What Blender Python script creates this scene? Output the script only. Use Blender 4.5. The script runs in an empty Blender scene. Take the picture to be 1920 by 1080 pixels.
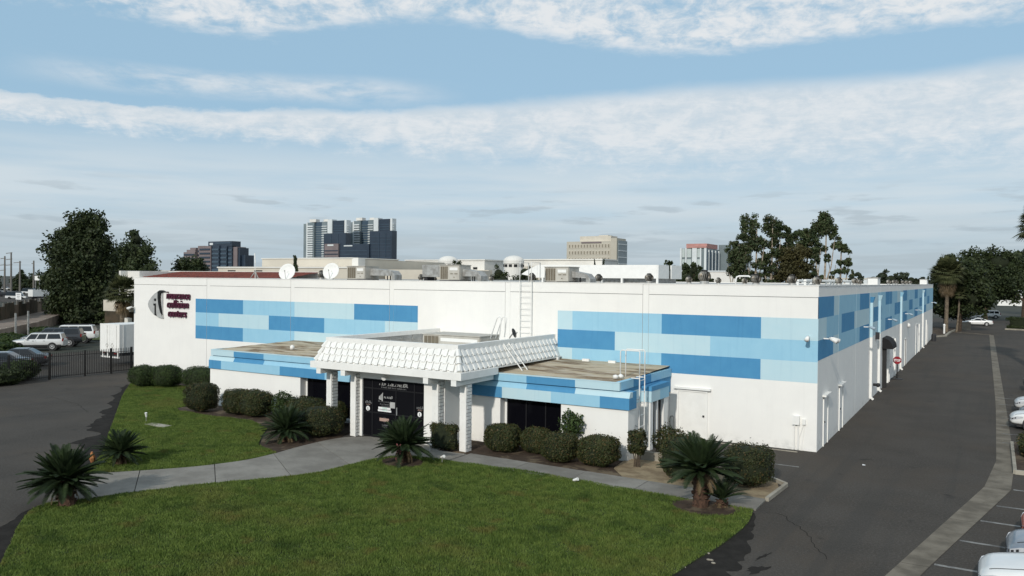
import bpy, bmesh, math, random
import numpy as np
from mathutils import Vector, Matrix, noise as mnoise

random.seed(7)
rng = np.random.default_rng(7)
SC = bpy.context.scene
COL = SC.collection
R = math.radians

# ------------------------------------------------------------------ camera
cam_d = bpy.data.cameras.new("camera")
cam = bpy.data.objects.new("camera", cam_d)
COL.objects.link(cam)
SC.camera = cam
cam_d.sensor_width = 36.0
cam_d.lens = 27.71
cam_d.clip_start = 0.1
cam_d.clip_end = 6000.0
rt = Vector((0.85645, 0.51614, 0.00987)).normalized()
fw = Vector((-0.51603, 0.85649, -0.01136)).normalized()
up = rt.cross(fw).normalized()
m3 = Matrix((rt, up, -fw)).transposed()
cam.matrix_world = Matrix.Translation((6.050, -35.036, 7.171)) @ m3.to_4x4()

# ------------------------------------------------------------------ sun, sky, exposure
SUN_EL, SUN_AZ = R(27.0), R(174.0)          # azimuth clockwise from +Y (back of the building)
to_sun = Vector((math.sin(SUN_AZ) * math.cos(SUN_EL), math.cos(SUN_AZ) * math.cos(SUN_EL), math.sin(SUN_EL)))
sun_d = bpy.data.lights.new("sun", 'SUN')
sun_d.energy = 2.7
sun_d.angle = R(2.0)
sun_d.color = (1.0, 0.95, 0.87)
sun = bpy.data.objects.new("sun", sun_d)
sun.rotation_euler = to_sun.to_track_quat('Z', 'Y').to_euler()
sun.location = (0, -40, 60)
COL.objects.link(sun)
SC.view_settings.view_transform = 'Standard'
SC.view_settings.look = 'None'
SC.view_settings.exposure = 0.0
SC.view_settings.gamma = 1.0
SC.view_settings.use_curve_mapping = False
SC.render.engine = 'CYCLES'
SC.cycles.max_bounces = 6
SC.cycles.transparent_max_bounces = 12
SC.cycles.use_denoising = True

world = bpy.data.worlds.new("World")
SC.world = world
world.use_nodes = True


class NT:
    """small node-tree writer"""
    def __init__(s, tree):
        s.t = tree
        s.n = tree.nodes
        s.n.clear()

    def node(s, typ, **kw):
        nd = s.n.new(typ)
        for k, v in kw.items():
            setattr(nd, k, v)
        return nd

    def link(s, a, b):
        s.t.links.new(a, b)

    def put(s, sock, v):
        if isinstance(v, bpy.types.NodeSocket):
            s.link(v, sock)
        elif v is not None:
            if isinstance(v, (tuple, list)) and len(v) == 3 and sock.type == 'RGBA':
                v = (*v, 1.0)
            sock.default_value = v

    def m(s, op, a, b=None, c=None, clamp=False):
        nd = s.node('ShaderNodeMath', operation=op, use_clamp=clamp)
        s.put(nd.inputs[0], a)
        if b is not None:
            s.put(nd.inputs[1], b)
        if c is not None:
            s.put(nd.inputs[2], c)
        return nd.outputs[0]

    def step(s, x, lo, hi):                     # smoothstep, also falling when lo > hi
        nd = s.node('ShaderNodeMapRange', interpolation_type='SMOOTHSTEP')
        if lo <= hi:
            s.put(nd.inputs[0], x); nd.inputs[1].default_value = lo; nd.inputs[2].default_value = hi
            return nd.outputs[0]
        s.put(nd.inputs[0], x); nd.inputs[1].default_value = hi; nd.inputs[2].default_value = lo
        nd.inputs[3].default_value = 1.0; nd.inputs[4].default_value = 0.0
        return nd.outputs[0]

    def noise(s, vec, scale, detail=4, rough=0.55, dist=0.0, out=0):
        nd = s.node('ShaderNodeTexNoise')
        if vec is not None:
            s.put(nd.inputs['Vector'], vec)
        nd.inputs['Scale'].default_value = scale
        nd.inputs['Detail'].default_value = detail
        nd.inputs['Roughness'].default_value = rough
        nd.inputs['Distortion'].default_value = dist
        return nd.outputs[out]

    def mix(s, f, a, b, mode='MIX'):
        nd = s.node('ShaderNodeMix', data_type='RGBA', blend_type=mode)
        s.put(nd.inputs[0], f)
        s.put(nd.inputs[6], a)
        s.put(nd.inputs[7], b)
        return nd.outputs[2]

    def xyz(s, x, y, z):
        nd = s.node('ShaderNodeCombineXYZ')
        for i, v in enumerate((x, y, z)):
            s.put(nd.inputs[i], v)
        return nd.outputs[0]

    def sep(s, v):
        nd = s.node('ShaderNodeSeparateXYZ')
        s.put(nd.inputs[0], v)
        return nd.outputs

    def scalev(s, v, sc):
        nd = s.node('ShaderNodeVectorMath', operation='MULTIPLY')
        s.put(nd.inputs[0], v)
        nd.inputs[1].default_value = sc
        return nd.outputs[0]


# ---- the sky: Nishita blue, bands of altocumulus, grey marine haze above the horizon
SKY_K = 0.10
w = NT(world.node_tree)
sky = w.node('ShaderNodeTexSky', sky_type='NISHITA', sun_disc=False, sun_elevation=SUN_EL, sun_rotation=SUN_AZ,
             altitude=20.0, air_density=1.0, dust_density=1.0, ozone_density=1.6)
geo = w.node('ShaderNodeTexCoord')
rot = w.node('ShaderNodeVectorRotate', rotation_type='Z_AXIS')
w.link(geo.outputs['Generated'], rot.inputs['Vector'])
rot.inputs['Angle'].default_value = R(-31.07)
dx, dy, dz = w.sep(rot.outputs[0])
az = w.m('ARCTAN2', dx, dy)
zp = w.m('MAXIMUM', dz, 0.0)
den = w.m('ADD', zp, 0.07)
pv = w.xyz(w.m('DIVIDE', dx, den), w.m('DIVIDE', dy, den), 0.0)
n_big = w.m('SUBTRACT', w.noise(pv, 1.1, 3, 0.5), 0.5)
n_mid = w.noise(pv, 3.2, 6, 0.62, 0.25)
n_puff = w.noise(w.scalev(pv, (1.0, 1.1, 1.0)), 15.0, 6, 0.62, 0.2)
pa = w.xyz(az, w.m('MULTIPLY', zp, 1.7), 1.3)
n_ang = w.noise(pa, 25.0, 6, 0.64, 0.35)                 # rounded puffs
tex = w.m('ADD', w.m('MULTIPLY', n_ang, 0.62), w.m('ADD', w.m('MULTIPLY', n_mid, 0.18), w.m('MULTIPLY', n_puff, 0.20)))
# upper field of puffs: lower edge varies along the horizon
a_edge = w.m('MULTIPLY_ADD', w.step(w.m('ABSOLUTE', w.m('ADD', az, 0.10)), 0.26, 0.0), 0.036, 0.263)
a_edge = w.m('ADD', a_edge, w.m('MULTIPLY_ADD', w.m('SUBTRACT', n_ang, 0.5), 0.05, w.m('MULTIPLY', n_big, 0.045)))
a_in = w.m('SUBTRACT', zp, a_edge)
a_cov = w.step(a_in, -0.030, 0.022)
a_left = w.step(az, -0.66, -0.30)
a_cov = w.m('MULTIPLY', a_cov, w.m('MULTIPLY_ADD', a_left, 0.14, 0.86))
a_d = w.step(w.m('ADD', tex, w.m('MULTIPLY_ADD', a_cov, 0.62, -0.56)), 0.41, 0.66)
# long middle band: thin at the left, thick at the right
b_mid = w.m('MULTIPLY_ADD', w.m('SINE', w.m('MULTIPLY_ADD', az, 3.2, 0.4)), 0.007, 0.186)
b_half = w.m('MULTIPLY_ADD', w.step(az, -0.60, 0.40), 0.040, 0.013)
b_off = w.m('SUBTRACT', w.m('ADD', zp, w.m('MULTIPLY_ADD', w.m('SUBTRACT', tex, 0.5), 0.045, w.m('MULTIPLY', n_big, 0.03))), b_mid)
b_rel = w.m('DIVIDE', b_off, b_half)
b_cov = w.m('MULTIPLY', w.step(b_rel, 1.30, 0.40), w.step(b_rel, -2.3, 0.0))
b_d = w.step(w.m('ADD', w.m('MULTIPLY', tex, 0.62), w.m('MULTIPLY_ADD', b_cov, 0.62, -0.34)), 0.16, 0.68)
# wisp above the band at the left
c_off = w.m('SUBTRACT', zp, w.m('MULTIPLY_ADD', az, 0.012, 0.227))
c_cov = w.m('MULTIPLY', w.step(w.m('ABSOLUTE', w.m('ADD', c_off, w.m('MULTIPLY', n_big, 0.02))), 0.020, 0.002),
            w.m('MULTIPLY', w.step(az, -0.60, -0.42), w.step(az, -0.04, -0.22)))
c_d = w.m('MULTIPLY', c_cov, w.step(n_mid, 0.30, 0.62))
# soft veil under the band, streaked
streak = w.noise(w.xyz(w.m('MULTIPLY', az, 2.4), w.m('MULTIPLY', zp, 26.0), 3.7), 2.0, 4, 0.5)
v_cov = w.m('MULTIPLY', w.step(zp, 0.20, 0.105), w.m('MULTIPLY_ADD', w.step(streak, 0.30, 0.68), 0.42, 0.55))
# grey haze and low stratus along the horizon
streak2 = w.noise(w.xyz(w.m('MULTIPLY', az, 4.0), w.m('MULTIPLY', zp, 60.0), 9.1), 1.6, 4, 0.55)
h_lin = w.step(zp, 0.100, 0.018)
h_lin = w.m('MULTIPLY', h_lin, w.m('MULTIPLY_ADD', w.step(streak2, 0.42, 0.58), 0.40, 0.60))

base = w.mix(0.84, sky.outputs[0], tuple(c / SKY_K for c in (0.355, 0.555, 0.725)))
c1 = w.mix(w.m('MULTIPLY', v_cov, 0.85), base, tuple(c / SKY_K for c in (0.665, 0.735, 0.775)))
dens = w.m('MAXIMUM', w.m('MAXIMUM', a_d, w.m('MULTIPLY', b_d, 0.94)), w.m('MULTIPLY', c_d, 0.75))
shade = w.step(tex, 0.40, 0.60)
cloud_c = w.mix(shade, tuple(c / SKY_K for c in (0.69, 0.74, 0.775)), tuple(c / SKY_K for c in (0.80, 0.82, 0.835)))
c2 = w.mix(w.m('MULTIPLY', dens, 0.93), c1, cloud_c)
c3 = w.mix(w.m('MULTIPLY', h_lin, 0.92), c2, tuple(c / SKY_K for c in (0.43, 0.51, 0.56)))
# small dark stratus scraps low over the horizon
n_low = w.noise(w.xyz(w.m('MULTIPLY', az, 5.0), w.m('MULTIPLY', zp, 34.0), 5.5), 2.2, 5, 0.55)
low = w.m('MULTIPLY', w.step(n_low, 0.54, 0.66), w.m('MULTIPLY', w.step(zp, 0.03, 0.055), w.step(zp, 0.125, 0.085)))
c3 = w.mix(w.m('MULTIPLY', low, 0.55), c3, tuple(c / SKY_K for c in (0.40, 0.475, 0.53)))
bg = w.node('ShaderNodeBackground')
w.link(c3, bg.inputs[0])
bg.inputs[1].default_value = SKY_K
out = w.node('ShaderNodeOutputWorld')
w.link(bg.outputs[0], out.inputs[0])

# ------------------------------------------------------------------ materials
def srgb(r, g, b):
    f = lambda c: (c / 255 / 12.92) if c / 255 <= 0.04045 else ((c / 255 + 0.055) / 1.055) ** 2.4
    return (f(r), f(g), f(b))


def material(name, col, rough=0.75, col2=None, scale=3.0, amt=1.0, detail=5, lo=0.35, hi=0.65, spec=0.3, metal=0.0,
             bump=0.0, bscale=40.0, stretch=(1, 1, 1), rand=0.0, extra=None):
    """procedural surface: two colours blended by noise, optional bump; rand varies value per object"""
    mt = bpy.data.materials.new(name)
    mt.use_nodes = True
    t = NT(mt.node_tree)
    o = t.node('ShaderNodeOutputMaterial')
    p = t.node('ShaderNodeBsdfPrincipled')
    t.link(p.outputs[0], o.inputs[0])
    g = t.node('ShaderNodeNewGeometry')
    pos = t.scalev(g.outputs['Position'], stretch)
    c = col
    if col2 is None:
        col2 = tuple(v * 0.86 for v in col)
    nz = t.noise(pos, scale, detail, 0.6)
    c = t.mix(t.m('MULTIPLY', t.step(nz, lo, hi), amt), col, col2)
    if rand:
        oi = t.node('ShaderNodeObjectInfo')
        hs = t.node('ShaderNodeHueSaturation')
        t.put(hs.inputs['Value'], t.m('MULTIPLY_ADD', oi.outputs['Random'], rand, 1.0 - rand / 2))
        t.put(hs.inputs['Color'], c)
        c = hs.outputs[0]
    if extra:
        c = extra(t, pos, c)
    t.put(p.inputs['Base Color'], c)
    p.inputs['Roughness'].default_value = rough
    p.inputs['Specular IOR Level'].default_value = spec
    p.inputs['Metallic'].default_value = metal
    if bump:
        b = t.node('ShaderNodeBump')
        b.inputs['Strength'].default_value = bump
        b.inputs['Distance'].default_value = 0.02
        t.link(t.noise(pos, bscale, 4, 0.6), b.inputs['Height'])
        t.link(b.outputs[0], p.inputs['Normal'])
    return mt


def foliage(name, c1, c2, c3=None, scale=1.2, trans=0.25, rough=0.6):
    """leaves: tint varies per leaf, by clump and by plant, some light comes through"""
    mt = bpy.data.materials.new(name)
    mt.use_nodes = True
    t = NT(mt.node_tree)
    o = t.node('ShaderNodeOutputMaterial')
    g = t.node('ShaderNodeNewGeometry')
    oi = t.node('ShaderNodeObjectInfo')
    nz = t.noise(g.outputs['Position'], scale, 3, 0.6)
    f = t.m('ADD', t.m('MULTIPLY', t.step(nz, 0.35, 0.65), 0.55), t.m('MULTIPLY', g.outputs['Random Per Island'], 0.45))
    c = t.mix(f, c1, c2)
    if c3:
        c = t.mix(t.m('MULTIPLY', t.step(t.m('FRACT', t.m('MULTIPLY', g.outputs['Random Per Island'], 7.31)), 0.80, 0.86), 0.8), c, c3)
    hs = t.node('ShaderNodeHueSaturation')
    t.put(hs.inputs['Value'], t.m('MULTIPLY_ADD', oi.outputs['Random'], 0.3, 0.85))
    t.put(hs.inputs['Color'], c)
    p = t.node('ShaderNodeBsdfPrincipled')
    t.put(p.inputs['Base Color'], hs.outputs[0])
    p.inputs['Roughness'].default_value = rough
    p.inputs['Specular IOR Level'].default_value = 0.25
    tr = t.node('ShaderNodeBsdfTranslucent')
    t.put(tr.inputs[0], hs.outputs[0])
    ms = t.node('ShaderNodeMixShader')
    ms.inputs[0].default_value = trans
    t.link(p.outputs[0], ms.inputs[1])
    t.link(tr.outputs[0], ms.inputs[2])
    t.link(ms.outputs[0], o.inputs[0])
    return mt


def streaked(dark, amt):
    """rain streaks running down a wall"""
    def ex(t, pos, c):
        n = t.noise(t.scalev(pos, (1.0, 1.0, 0.06)), 5.0, 4, 0.6)
        c = t.mix(t.m('MULTIPLY', t.step(n, 0.52, 0.75), amt), c, dark)
        z = t.sep(t.n.new('ShaderNodeNewGeometry').outputs['Position'])[2]        # splash dirt near the ground, in blotches
        d = t.m('MULTIPLY', t.step(t.noise(pos, 2.2, 5, 0.7), 0.42, 0.70), t.step(z, 0.55, 0.02))
        return t.mix(t.m('MULTIPLY', d, 0.45), c, tuple(v * 0.62 for v in dark))
    return ex


M = {}
M['stucco'] = material('white_stucco', (0.81, 0.795, 0.755), 0.85, (0.78, 0.765, 0.73), 0.9, 0.8, bump=0.25, bscale=60,
                       extra=streaked((0.62, 0.605, 0.57), 0.12), spec=0.2)
M['joint'] = material('joint_sealant', (0.60, 0.595, 0.57), 0.8, scale=6)
M['dark_core'] = material('joint_shadow_gap', (0.35, 0.35, 0.34), 0.9)
M['trim'] = material('white_trim_paint', (0.80, 0.79, 0.755), 0.6, (0.74, 0.73, 0.695), 2.5, 0.7, spec=0.35)
M['blue_dark'] = material('deep_blue_paint', (0.070, 0.250, 0.450), 0.75, (0.078, 0.268, 0.468), 1.5, bump=0.2, bscale=60,
                          extra=streaked((0.05, 0.19, 0.37), 0.35), spec=0.2)
M['blue_mid'] = material('sky_blue_paint', (0.285, 0.520, 0.665), 0.75, (0.305, 0.540, 0.68), 1.5, bump=0.2, bscale=60,
                         extra=streaked((0.225, 0.44, 0.60), 0.35), spec=0.2)
M['blue_light'] = material('pale_blue_paint', (0.460, 0.630, 0.690), 0.75, (0.48, 0.64, 0.695), 1.5, bump=0.2, bscale=60,
                           extra=streaked((0.38, 0.54, 0.62), 0.35), spec=0.2)
M['roof_grey'] = material('pale_roof_membrane', (0.46, 0.455, 0.44), 0.9, (0.34, 0.335, 0.32), 0.8, 1.0)
M['roof_tan'] = material('weathered_tan_roofing', (0.47, 0.385, 0.265), 0.9, (0.20, 0.135, 0.075), 0.9, 1.0, lo=0.46, hi=0.58,
                         stretch=(0.45, 1.6, 1), bump=0.9, bscale=7,
                         extra=lambda t, pos, c: t.mix(t.m('MULTIPLY', t.step(t.noise(t.scalev(pos, (1, 2.5, 1)), 2.3, 5), 0.50, 0.62), 0.75), c, (0.55, 0.50, 0.41)))
M['galv'] = material('dull_galvanised_metal', (0.42, 0.42, 0.40), 0.5, (0.28, 0.27, 0.25), 4, metal=0.3)
M['vent'] = material('weathered_vent_metal', (0.36, 0.345, 0.31), 0.45, (0.16, 0.135, 0.10), 8, metal=0.45, rand=0.5)
M['hvac'] = material('beige_unit_paint', (0.50, 0.475, 0.42), 0.6, (0.42, 0.395, 0.345), 2.0)
M['grille'] = material('dark_coil_grille', (0.17, 0.145, 0.105), 0.7)
M['black'] = material('black_gap', (0.02, 0.02, 0.02), 0.6)
M['iron'] = material('black_fence_iron', (0.018, 0.017, 0.016), 0.5)
M['canvas'] = material('black_awning_canvas', (0.014, 0.014, 0.015), 0.85)
M['dark_glass'] = material('dark_window_glass', (0.004, 0.004, 0.006), 0.08, scale=1.0, spec=0.10)
M['film'] = material('black_door_film', (0.007, 0.007, 0.009), 0.4, scale=1.0, spec=0.06)
M['alu'] = material('dark_door_frame', (0.016, 0.016, 0.018), 0.5, spec=0.15)
M['decal'] = material('pale_door_lettering', (0.42, 0.42, 0.41), 0.6)
M['decal_dim'] = material('dim_door_lettering', (0.20, 0.20, 0.20), 0.6)
M['decal_tan'] = material('rose_tan_emblem', (0.42, 0.29, 0.24), 0.6)
M['decal_white'] = material('white_paper', (0.80, 0.80, 0.79), 0.7)
M['decal_green'] = material('pale_green_print', (0.45, 0.66, 0.58), 0.7)
M['silver'] = material('brushed_silver_sign', (0.42, 0.42, 0.41), 0.4, (0.52, 0.52, 0.50), 3, metal=0.25)
M['sign_black'] = material('black_sign_face', (0.012, 0.012, 0.012), 0.4)
M['maroon'] = material('maroon_letter', (0.085, 0.012, 0.035), 0.45)

def worn_lot(t, pos, c):
    """oil drips, wheel-polished lanes, faded patches"""
    c = t.mix(t.m('MULTIPLY', t.step(t.noise(pos, 14, 5, 0.8), 0.42, 0.70), 0.8), c, (0.100, 0.090, 0.078))
    c = t.mix(t.m('MULTIPLY', t.step(t.noise(pos, 0.16, 4, 0.6), 0.46, 0.64), 0.55), c, (0.074, 0.060, 0.047))
    c = t.mix(t.m('MULTIPLY', t.step(t.noise(t.scalev(pos, (1.1, 0.04, 1.0)), 1.0, 3, 0.6), 0.52, 0.66), 0.40), c, (0.046, 0.043, 0.039))
    c = t.mix(t.m('MULTIPLY', t.step(t.noise(pos, 0.75, 3, 0.5), 0.66, 0.74), 0.65), c, (0.026, 0.023, 0.021))
    return c


M['asphalt'] = material('worn_asphalt', (0.061, 0.053, 0.045), 0.92, (0.045, 0.039, 0.033), 0.35, 1.0, bump=0.5, bscale=30, spec=0.2, extra=worn_lot)
M['seal'] = material('black_sealcoat', (0.024, 0.022, 0.020), 0.95, (0.034, 0.031, 0.028), 2.0, bump=0.4, bscale=30, spec=0.04)
M['concrete'] = material('grey_concrete', (0.240, 0.224, 0.196), 0.9, (0.175, 0.162, 0.140), 0.7, 1.0, bump=0.3, bscale=30, rand=0.15,
                         extra=lambda t, pos, c: t.mix(t.m('MULTIPLY', t.step(t.noise(pos, 9, 4, 0.7), 0.5, 0.72), 0.45), c, (0.13, 0.122, 0.108)))
M['swale'] = material('stained_gutter_concrete', (0.190, 0.165, 0.128), 0.9, (0.110, 0.094, 0.072), 1.1, 1.0, bump=0.3, bscale=30)
M['kerb'] = material('pale_kerb_concrete', (0.36, 0.33, 0.27), 0.9, (0.26, 0.235, 0.19), 1.5)
M['paint_line'] = material('worn_white_line', (0.24, 0.235, 0.22), 0.8, (0.10, 0.097, 0.092), 3.0, 1.0, lo=0.42, hi=0.66)
M['soil'] = material('dark_bed_soil', (0.065, 0.043, 0.028), 0.95, (0.040, 0.026, 0.017), 2.5, bump=0.8, bscale=14,
                     extra=lambda t, pos, c: t.mix(t.m('MULTIPLY', t.step(t.noise(pos, 0.8, 4, 0.65), 0.52, 0.64), 0.8), c, (0.16, 0.122, 0.078)))
M['sand'] = material('dry_tan_dirt', (0.30, 0.235, 0.145), 0.95, (0.19, 0.14, 0.085), 1.6, bump=0.6, bscale=14)
M['land'] = material('far_ground', (0.060, 0.060, 0.050), 0.95, (0.036, 0.040, 0.028), 0.03, 1.0)
M['turf'] = material('lawn_soil', (0.030, 0.042, 0.014), 0.95, (0.040, 0.050, 0.018), 0.6)
M['rubber'] = material('tyre_rubber', (0.018, 0.018, 0.018), 0.8)
M['rim'] = material('alloy_wheel', (0.55, 0.55, 0.55), 0.35, metal=0.6)
M['car_glass'] = material('tinted_car_glass', (0.012, 0.014, 0.016), 0.06, scale=0.5, spec=0.6)
M['lamp_glass'] = material('clear_lamp_lens', (0.55, 0.56, 0.58), 0.15, spec=0.6)
M['lamp_red'] = material('red_lamp_lens', (0.20, 0.012, 0.010), 0.2, spec=0.5)
M['plastic'] = material('dark_trim_plastic', (0.030, 0.030, 0.032), 0.6)


def car_paint(name, col, rough=0.28, metal=0.0):
    mt = material(name, col, rough, tuple(c * 0.93 for c in col), 1.2, spec=0.5, metal=metal)
    bs = [n for n in mt.node_tree.nodes if n.type == 'BSDF_PRINCIPLED'][0]
    bs.inputs['Coat Weight'].default_value = 0.5
    bs.inputs['Coat Roughness'].default_value = 0.08
    return mt


M['car_white'] = car_paint('white_car_paint', (0.74, 0.74, 0.72))
M['car_silver'] = car_paint('silver_car_paint', (0.60, 0.60, 0.59), 0.3, 0.1)
M['car_grey'] = car_paint('blue_grey_car_paint', (0.22, 0.25, 0.29), 0.3, 0.3)
M['car_dark'] = car_paint('charcoal_car_paint', (0.028, 0.030, 0.034), 0.25, 0.2)
M['car_red'] = car_paint('red_orange_car_paint', (0.42, 0.055, 0.018))
M['bark'] = material('brown_bark', (0.085, 0.062, 0.043), 0.95, (0.045, 0.033, 0.024), 5, bump=0.8, bscale=12)
M['pale_bark'] = material('pale_smooth_bark', (0.42, 0.37, 0.30), 0.9, (0.22, 0.17, 0.12), 3.5, bump=0.4, bscale=8)
M['cycad_trunk'] = material('scaly_cycad_trunk', (0.10, 0.055, 0.036), 0.95, (0.045, 0.027, 0.018), 9, bump=1.0, bscale=18)
M['leaf_shrub'] = foliage('boxed_shrub_leaf', (0.020, 0.030, 0.009), (0.060, 0.068, 0.022), (0.115, 0.075, 0.030), 2.5, 0.15)
M['leaf_green'] = foliage('green_shrub_leaf', (0.020, 0.038, 0.010), (0.060, 0.090, 0.024), None, 2.5, 0.15)
M['leaf_core'] = material('dark_foliage_core', (0.020, 0.026, 0.011), 0.95, (0.012, 0.016, 0.007), 6)  # dark opaque solid inside shrubs and crowns, closes gaps between the leaves
M['leaf_cycad'] = foliage('cycad_frond', (0.012, 0.024, 0.009), (0.030, 0.048, 0.016), None, 2.0, 0.10, 0.6)
M['leaf_dry'] = foliage('dry_palm_skirt', (0.12, 0.085, 0.045), (0.20, 0.145, 0.08), None, 2.0, 0.15)
M['leaf_dark'] = foliage('dark_tree_leaf', (0.017, 0.028, 0.011), (0.055, 0.072, 0.026), None, 0.5, 0.2)
M['leaf_euc'] = foliage('eucalyptus_leaf', (0.030, 0.048, 0.020), (0.085, 0.110, 0.045), (0.085, 0.075, 0.042), 0.4, 0.25)
M['leaf_euc_brown'] = foliage('olive_brown_leaf', (0.040, 0.040, 0.016), (0.085, 0.075, 0.030), None, 0.4, 0.25)
M['leaf_far'] = foliage('far_tree_leaf', (0.030, 0.042, 0.026), (0.060, 0.075, 0.045), None, 0.2, 0.2)
M['grass'] = None


def grass_mat():
    mt = bpy.data.materials.new('mown_grass_blade')
    mt.use_nodes = True
    t = NT(mt.node_tree)
    o = t.node('ShaderNodeOutputMaterial')
    g = t.node('ShaderNodeNewGeometry')
    pos = g.outputs['Position']
    n1 = t.noise(pos, 0.35, 4, 0.6)
    n2 = t.noise(pos, 2.4, 4, 0.6)
    f = t.m('ADD', t.m('MULTIPLY', t.step(n2, 0.3, 0.7), 0.45), t.m('MULTIPLY', g.outputs['Random Per Island'], 0.55))
    c = t.mix(f, (0.050, 0.094, 0.017), (0.185, 0.245, 0.055))
    c = t.mix(t.m('MULTIPLY', t.step(n1, 0.50, 0.70), 0.40), c, (0.19, 0.18, 0.052))
    c = t.mix(t.m('MULTIPLY', t.step(t.noise(pos, 0.9, 3, 0.5), 0.58, 0.72), 0.5), c, (0.17, 0.125, 0.04))
    c = t.mix(t.m('MULTIPLY', t.step(t.noise(pos, 0.55, 3, 0.6), 0.46, 0.30), 0.55), c, (0.030, 0.062, 0.014))
    p = t.node('ShaderNodeBsdfPrincipled')
    t.put(p.inputs['Base Color'], c)
    p.inputs['Roughness'].default_value = 0.6
    p.inputs['Specular IOR Level'].default_value = 0.2
    tr = t.node('ShaderNodeBsdfTranslucent')
    t.put(tr.inputs[0], c)
    ms = t.node('ShaderNodeMixShader')
    ms.inputs[0].default_value = 0.25
    t.link(p.outputs[0], ms.inputs[1])
    t.link(tr.outputs[0], ms.inputs[2])
    t.link(ms.outputs[0], o.inputs[0])
    return mt


M['grass'] = grass_mat()


# ------------------------------------------------------------------ mesh helpers
class MB:
    def __init__(s):
        s.v, s.f, s.mi = [], [], []

    def add(s, verts, faces, mi=0):
        b = len(s.v)
        s.v.extend([tuple(x) for x in verts])
        for f in faces:
            s.f.append(tuple(i + b for i in f))
            s.mi.append(mi)

    def box(s, x0, x1, y0, y1, z0, z1, mi=0):
        v = [(x0, y0, z0), (x1, y0, z0), (x1, y1, z0), (x0, y1, z0), (x0, y0, z1), (x1, y0, z1), (x1, y1, z1), (x0, y1, z1)]
        s.add(v, [(0, 3, 2, 1), (4, 5, 6, 7), (0, 1, 5, 4), (1, 2, 6, 5), (2, 3, 7, 6), (3, 0, 4, 7)], mi)

    def bar(s, a, b, w, h=None, mi=0):
        """square bar from a to b"""
        a, b = Vector(a), Vector(b)
        h = h or w
        d = (b - a).normalized()
        u = d.cross(Vector((0, 0, 1)))
        if u.length < 1e-3:
            u = Vector((1, 0, 0))
        u.normalize()
        q = u.cross(d).normalized()
        v = []
        for p in (a, b):
            for su, sq in ((-1, -1), (1, -1), (1, 1), (-1, 1)):
                v.append(p + u * su * w / 2 + q * sq * h / 2)
        s.add(v, [(3, 2, 1, 0), (4, 5, 6, 7), (0, 1, 5, 4), (1, 2, 6, 5), (2, 3, 7, 6), (3, 0, 4, 7)], mi)

    def tube(s, pts, rad, n=8, mi=0, caps=True):
        pts = [Vector(p) for p in pts]
        if not isinstance(rad, (list, tuple)):
            rad = [rad] * len(pts)
        rings = []
        ref = Vector((0.13, 0.99, 0.05))
        for i, p in enumerate(pts):
            d = (pts[min(i + 1, len(pts) - 1)] - pts[max(i - 1, 0)]).normalized()
            u = d.cross(ref)
            if u.length < 0.1:
                u = d.cross(Vector((1, 0, 0.1)))
            u.normalize()
            q = u.cross(d)
            rings.append([p + (u * math.cos(2 * math.pi * k / n) + q * math.sin(2 * math.pi * k / n)) * rad[i] for k in range(n)])
        v = [x for r_ in rings for x in r_]
        f = []
        for i in range(len(pts) - 1):
            for k in range(n):
                f.append((i * n + k, i * n + (k + 1) % n, (i + 1) * n + (k + 1) % n, (i + 1) * n + k))
        if caps:
            f.append(tuple(range(n))[::-1])
            f.append(tuple((len(pts) - 1) * n + k for k in range(n)))
        s.add(v, f, mi)

    def lathe(s, prof, n=16, c=(0, 0, 0), mi=0, axis='z'):
        v, f = [], []
        for r_, z in prof:
            for k in range(n):
                a = 2 * math.pi * k / n
                p = (r_ * math.cos(a), r_ * math.sin(a), z)
                if axis == 'y':
                    p = (p[0], p[2], p[1])
                if axis == 'x':
                    p = (p[2], p[0], p[1])
                v.append((p[0] + c[0], p[1] + c[1], p[2] + c[2]))
        for i in range(len(prof) - 1):
            for k in range(n):
                f.append((i * n + k, i * n + (k + 1) % n, (i + 1) * n + (k + 1) % n, (i + 1) * n + k))
        f.append(tuple(range(n))[::-1])
        f.append(tuple((len(prof) - 1) * n + k for k in range(n)))
        s.add(v, f, mi)

    def prism(s, poly, z0, z1, mi=0):
        n = len(poly)
        a = sum(poly[i][0] * poly[(i + 1) % n][1] - poly[(i + 1) % n][0] * poly[i][1] for i in range(n))
        if a < 0:
            poly = poly[::-1]
        v = [(x, y, z0) for x, y in poly] + [(x, y, z1) for x, y in poly]
        f = [tuple(range(n))[::-1], tuple(range(n, 2 * n))]
        f += [(i, (i + 1) % n, n + (i + 1) % n, n + i) for i in range(n)]
        s.add(v, f, mi)

    def mesh(s, name, mats, smooth=False):
        me = bpy.data.meshes.new(name)
        me.from_pydata([tuple(v) for v in s.v], [], s.f)
        for mt in (mats if isinstance(mats, (list, tuple)) else [mats]):
            me.materials.append(mt)
        me.polygons.foreach_set('material_index', s.mi)
        if smooth:
            me.polygons.foreach_set('use_smooth', [True] * len(me.polygons))
        me.update()
        return me

    def build(s, name, mats, parent=None, smooth=False, bevel=0.0, kind=None, label=None):
        if parent is not None:                       # vertices are given in world coordinates
            l = WORLD[parent.name] if parent.name in WORLD else (0, 0, 0)
            s.v = [(x - l[0], y - l[1], z - l[2]) for x, y, z in s.v]
        return link(name, s.mesh(name, mats, smooth), parent, bevel, kind, label)


WORLD = {}


def link(name, me, parent=None, bevel=0.0, kind=None, label=None):
    o = bpy.data.objects.new(name, me)
    COL.objects.link(o)
    if parent is not None:
        o.parent = parent
        if parent.name in WORLD:
            WORLD[o.name] = WORLD[parent.name]
    if bevel:
        b = o.modifiers.new('bevel', 'BEVEL')
        b.width = bevel
        b.segments = 2
        b.limit_method = 'ANGLE'
    if kind:
        o['kind'] = kind
    if label:
        o['label'] = label
    return o


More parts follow.
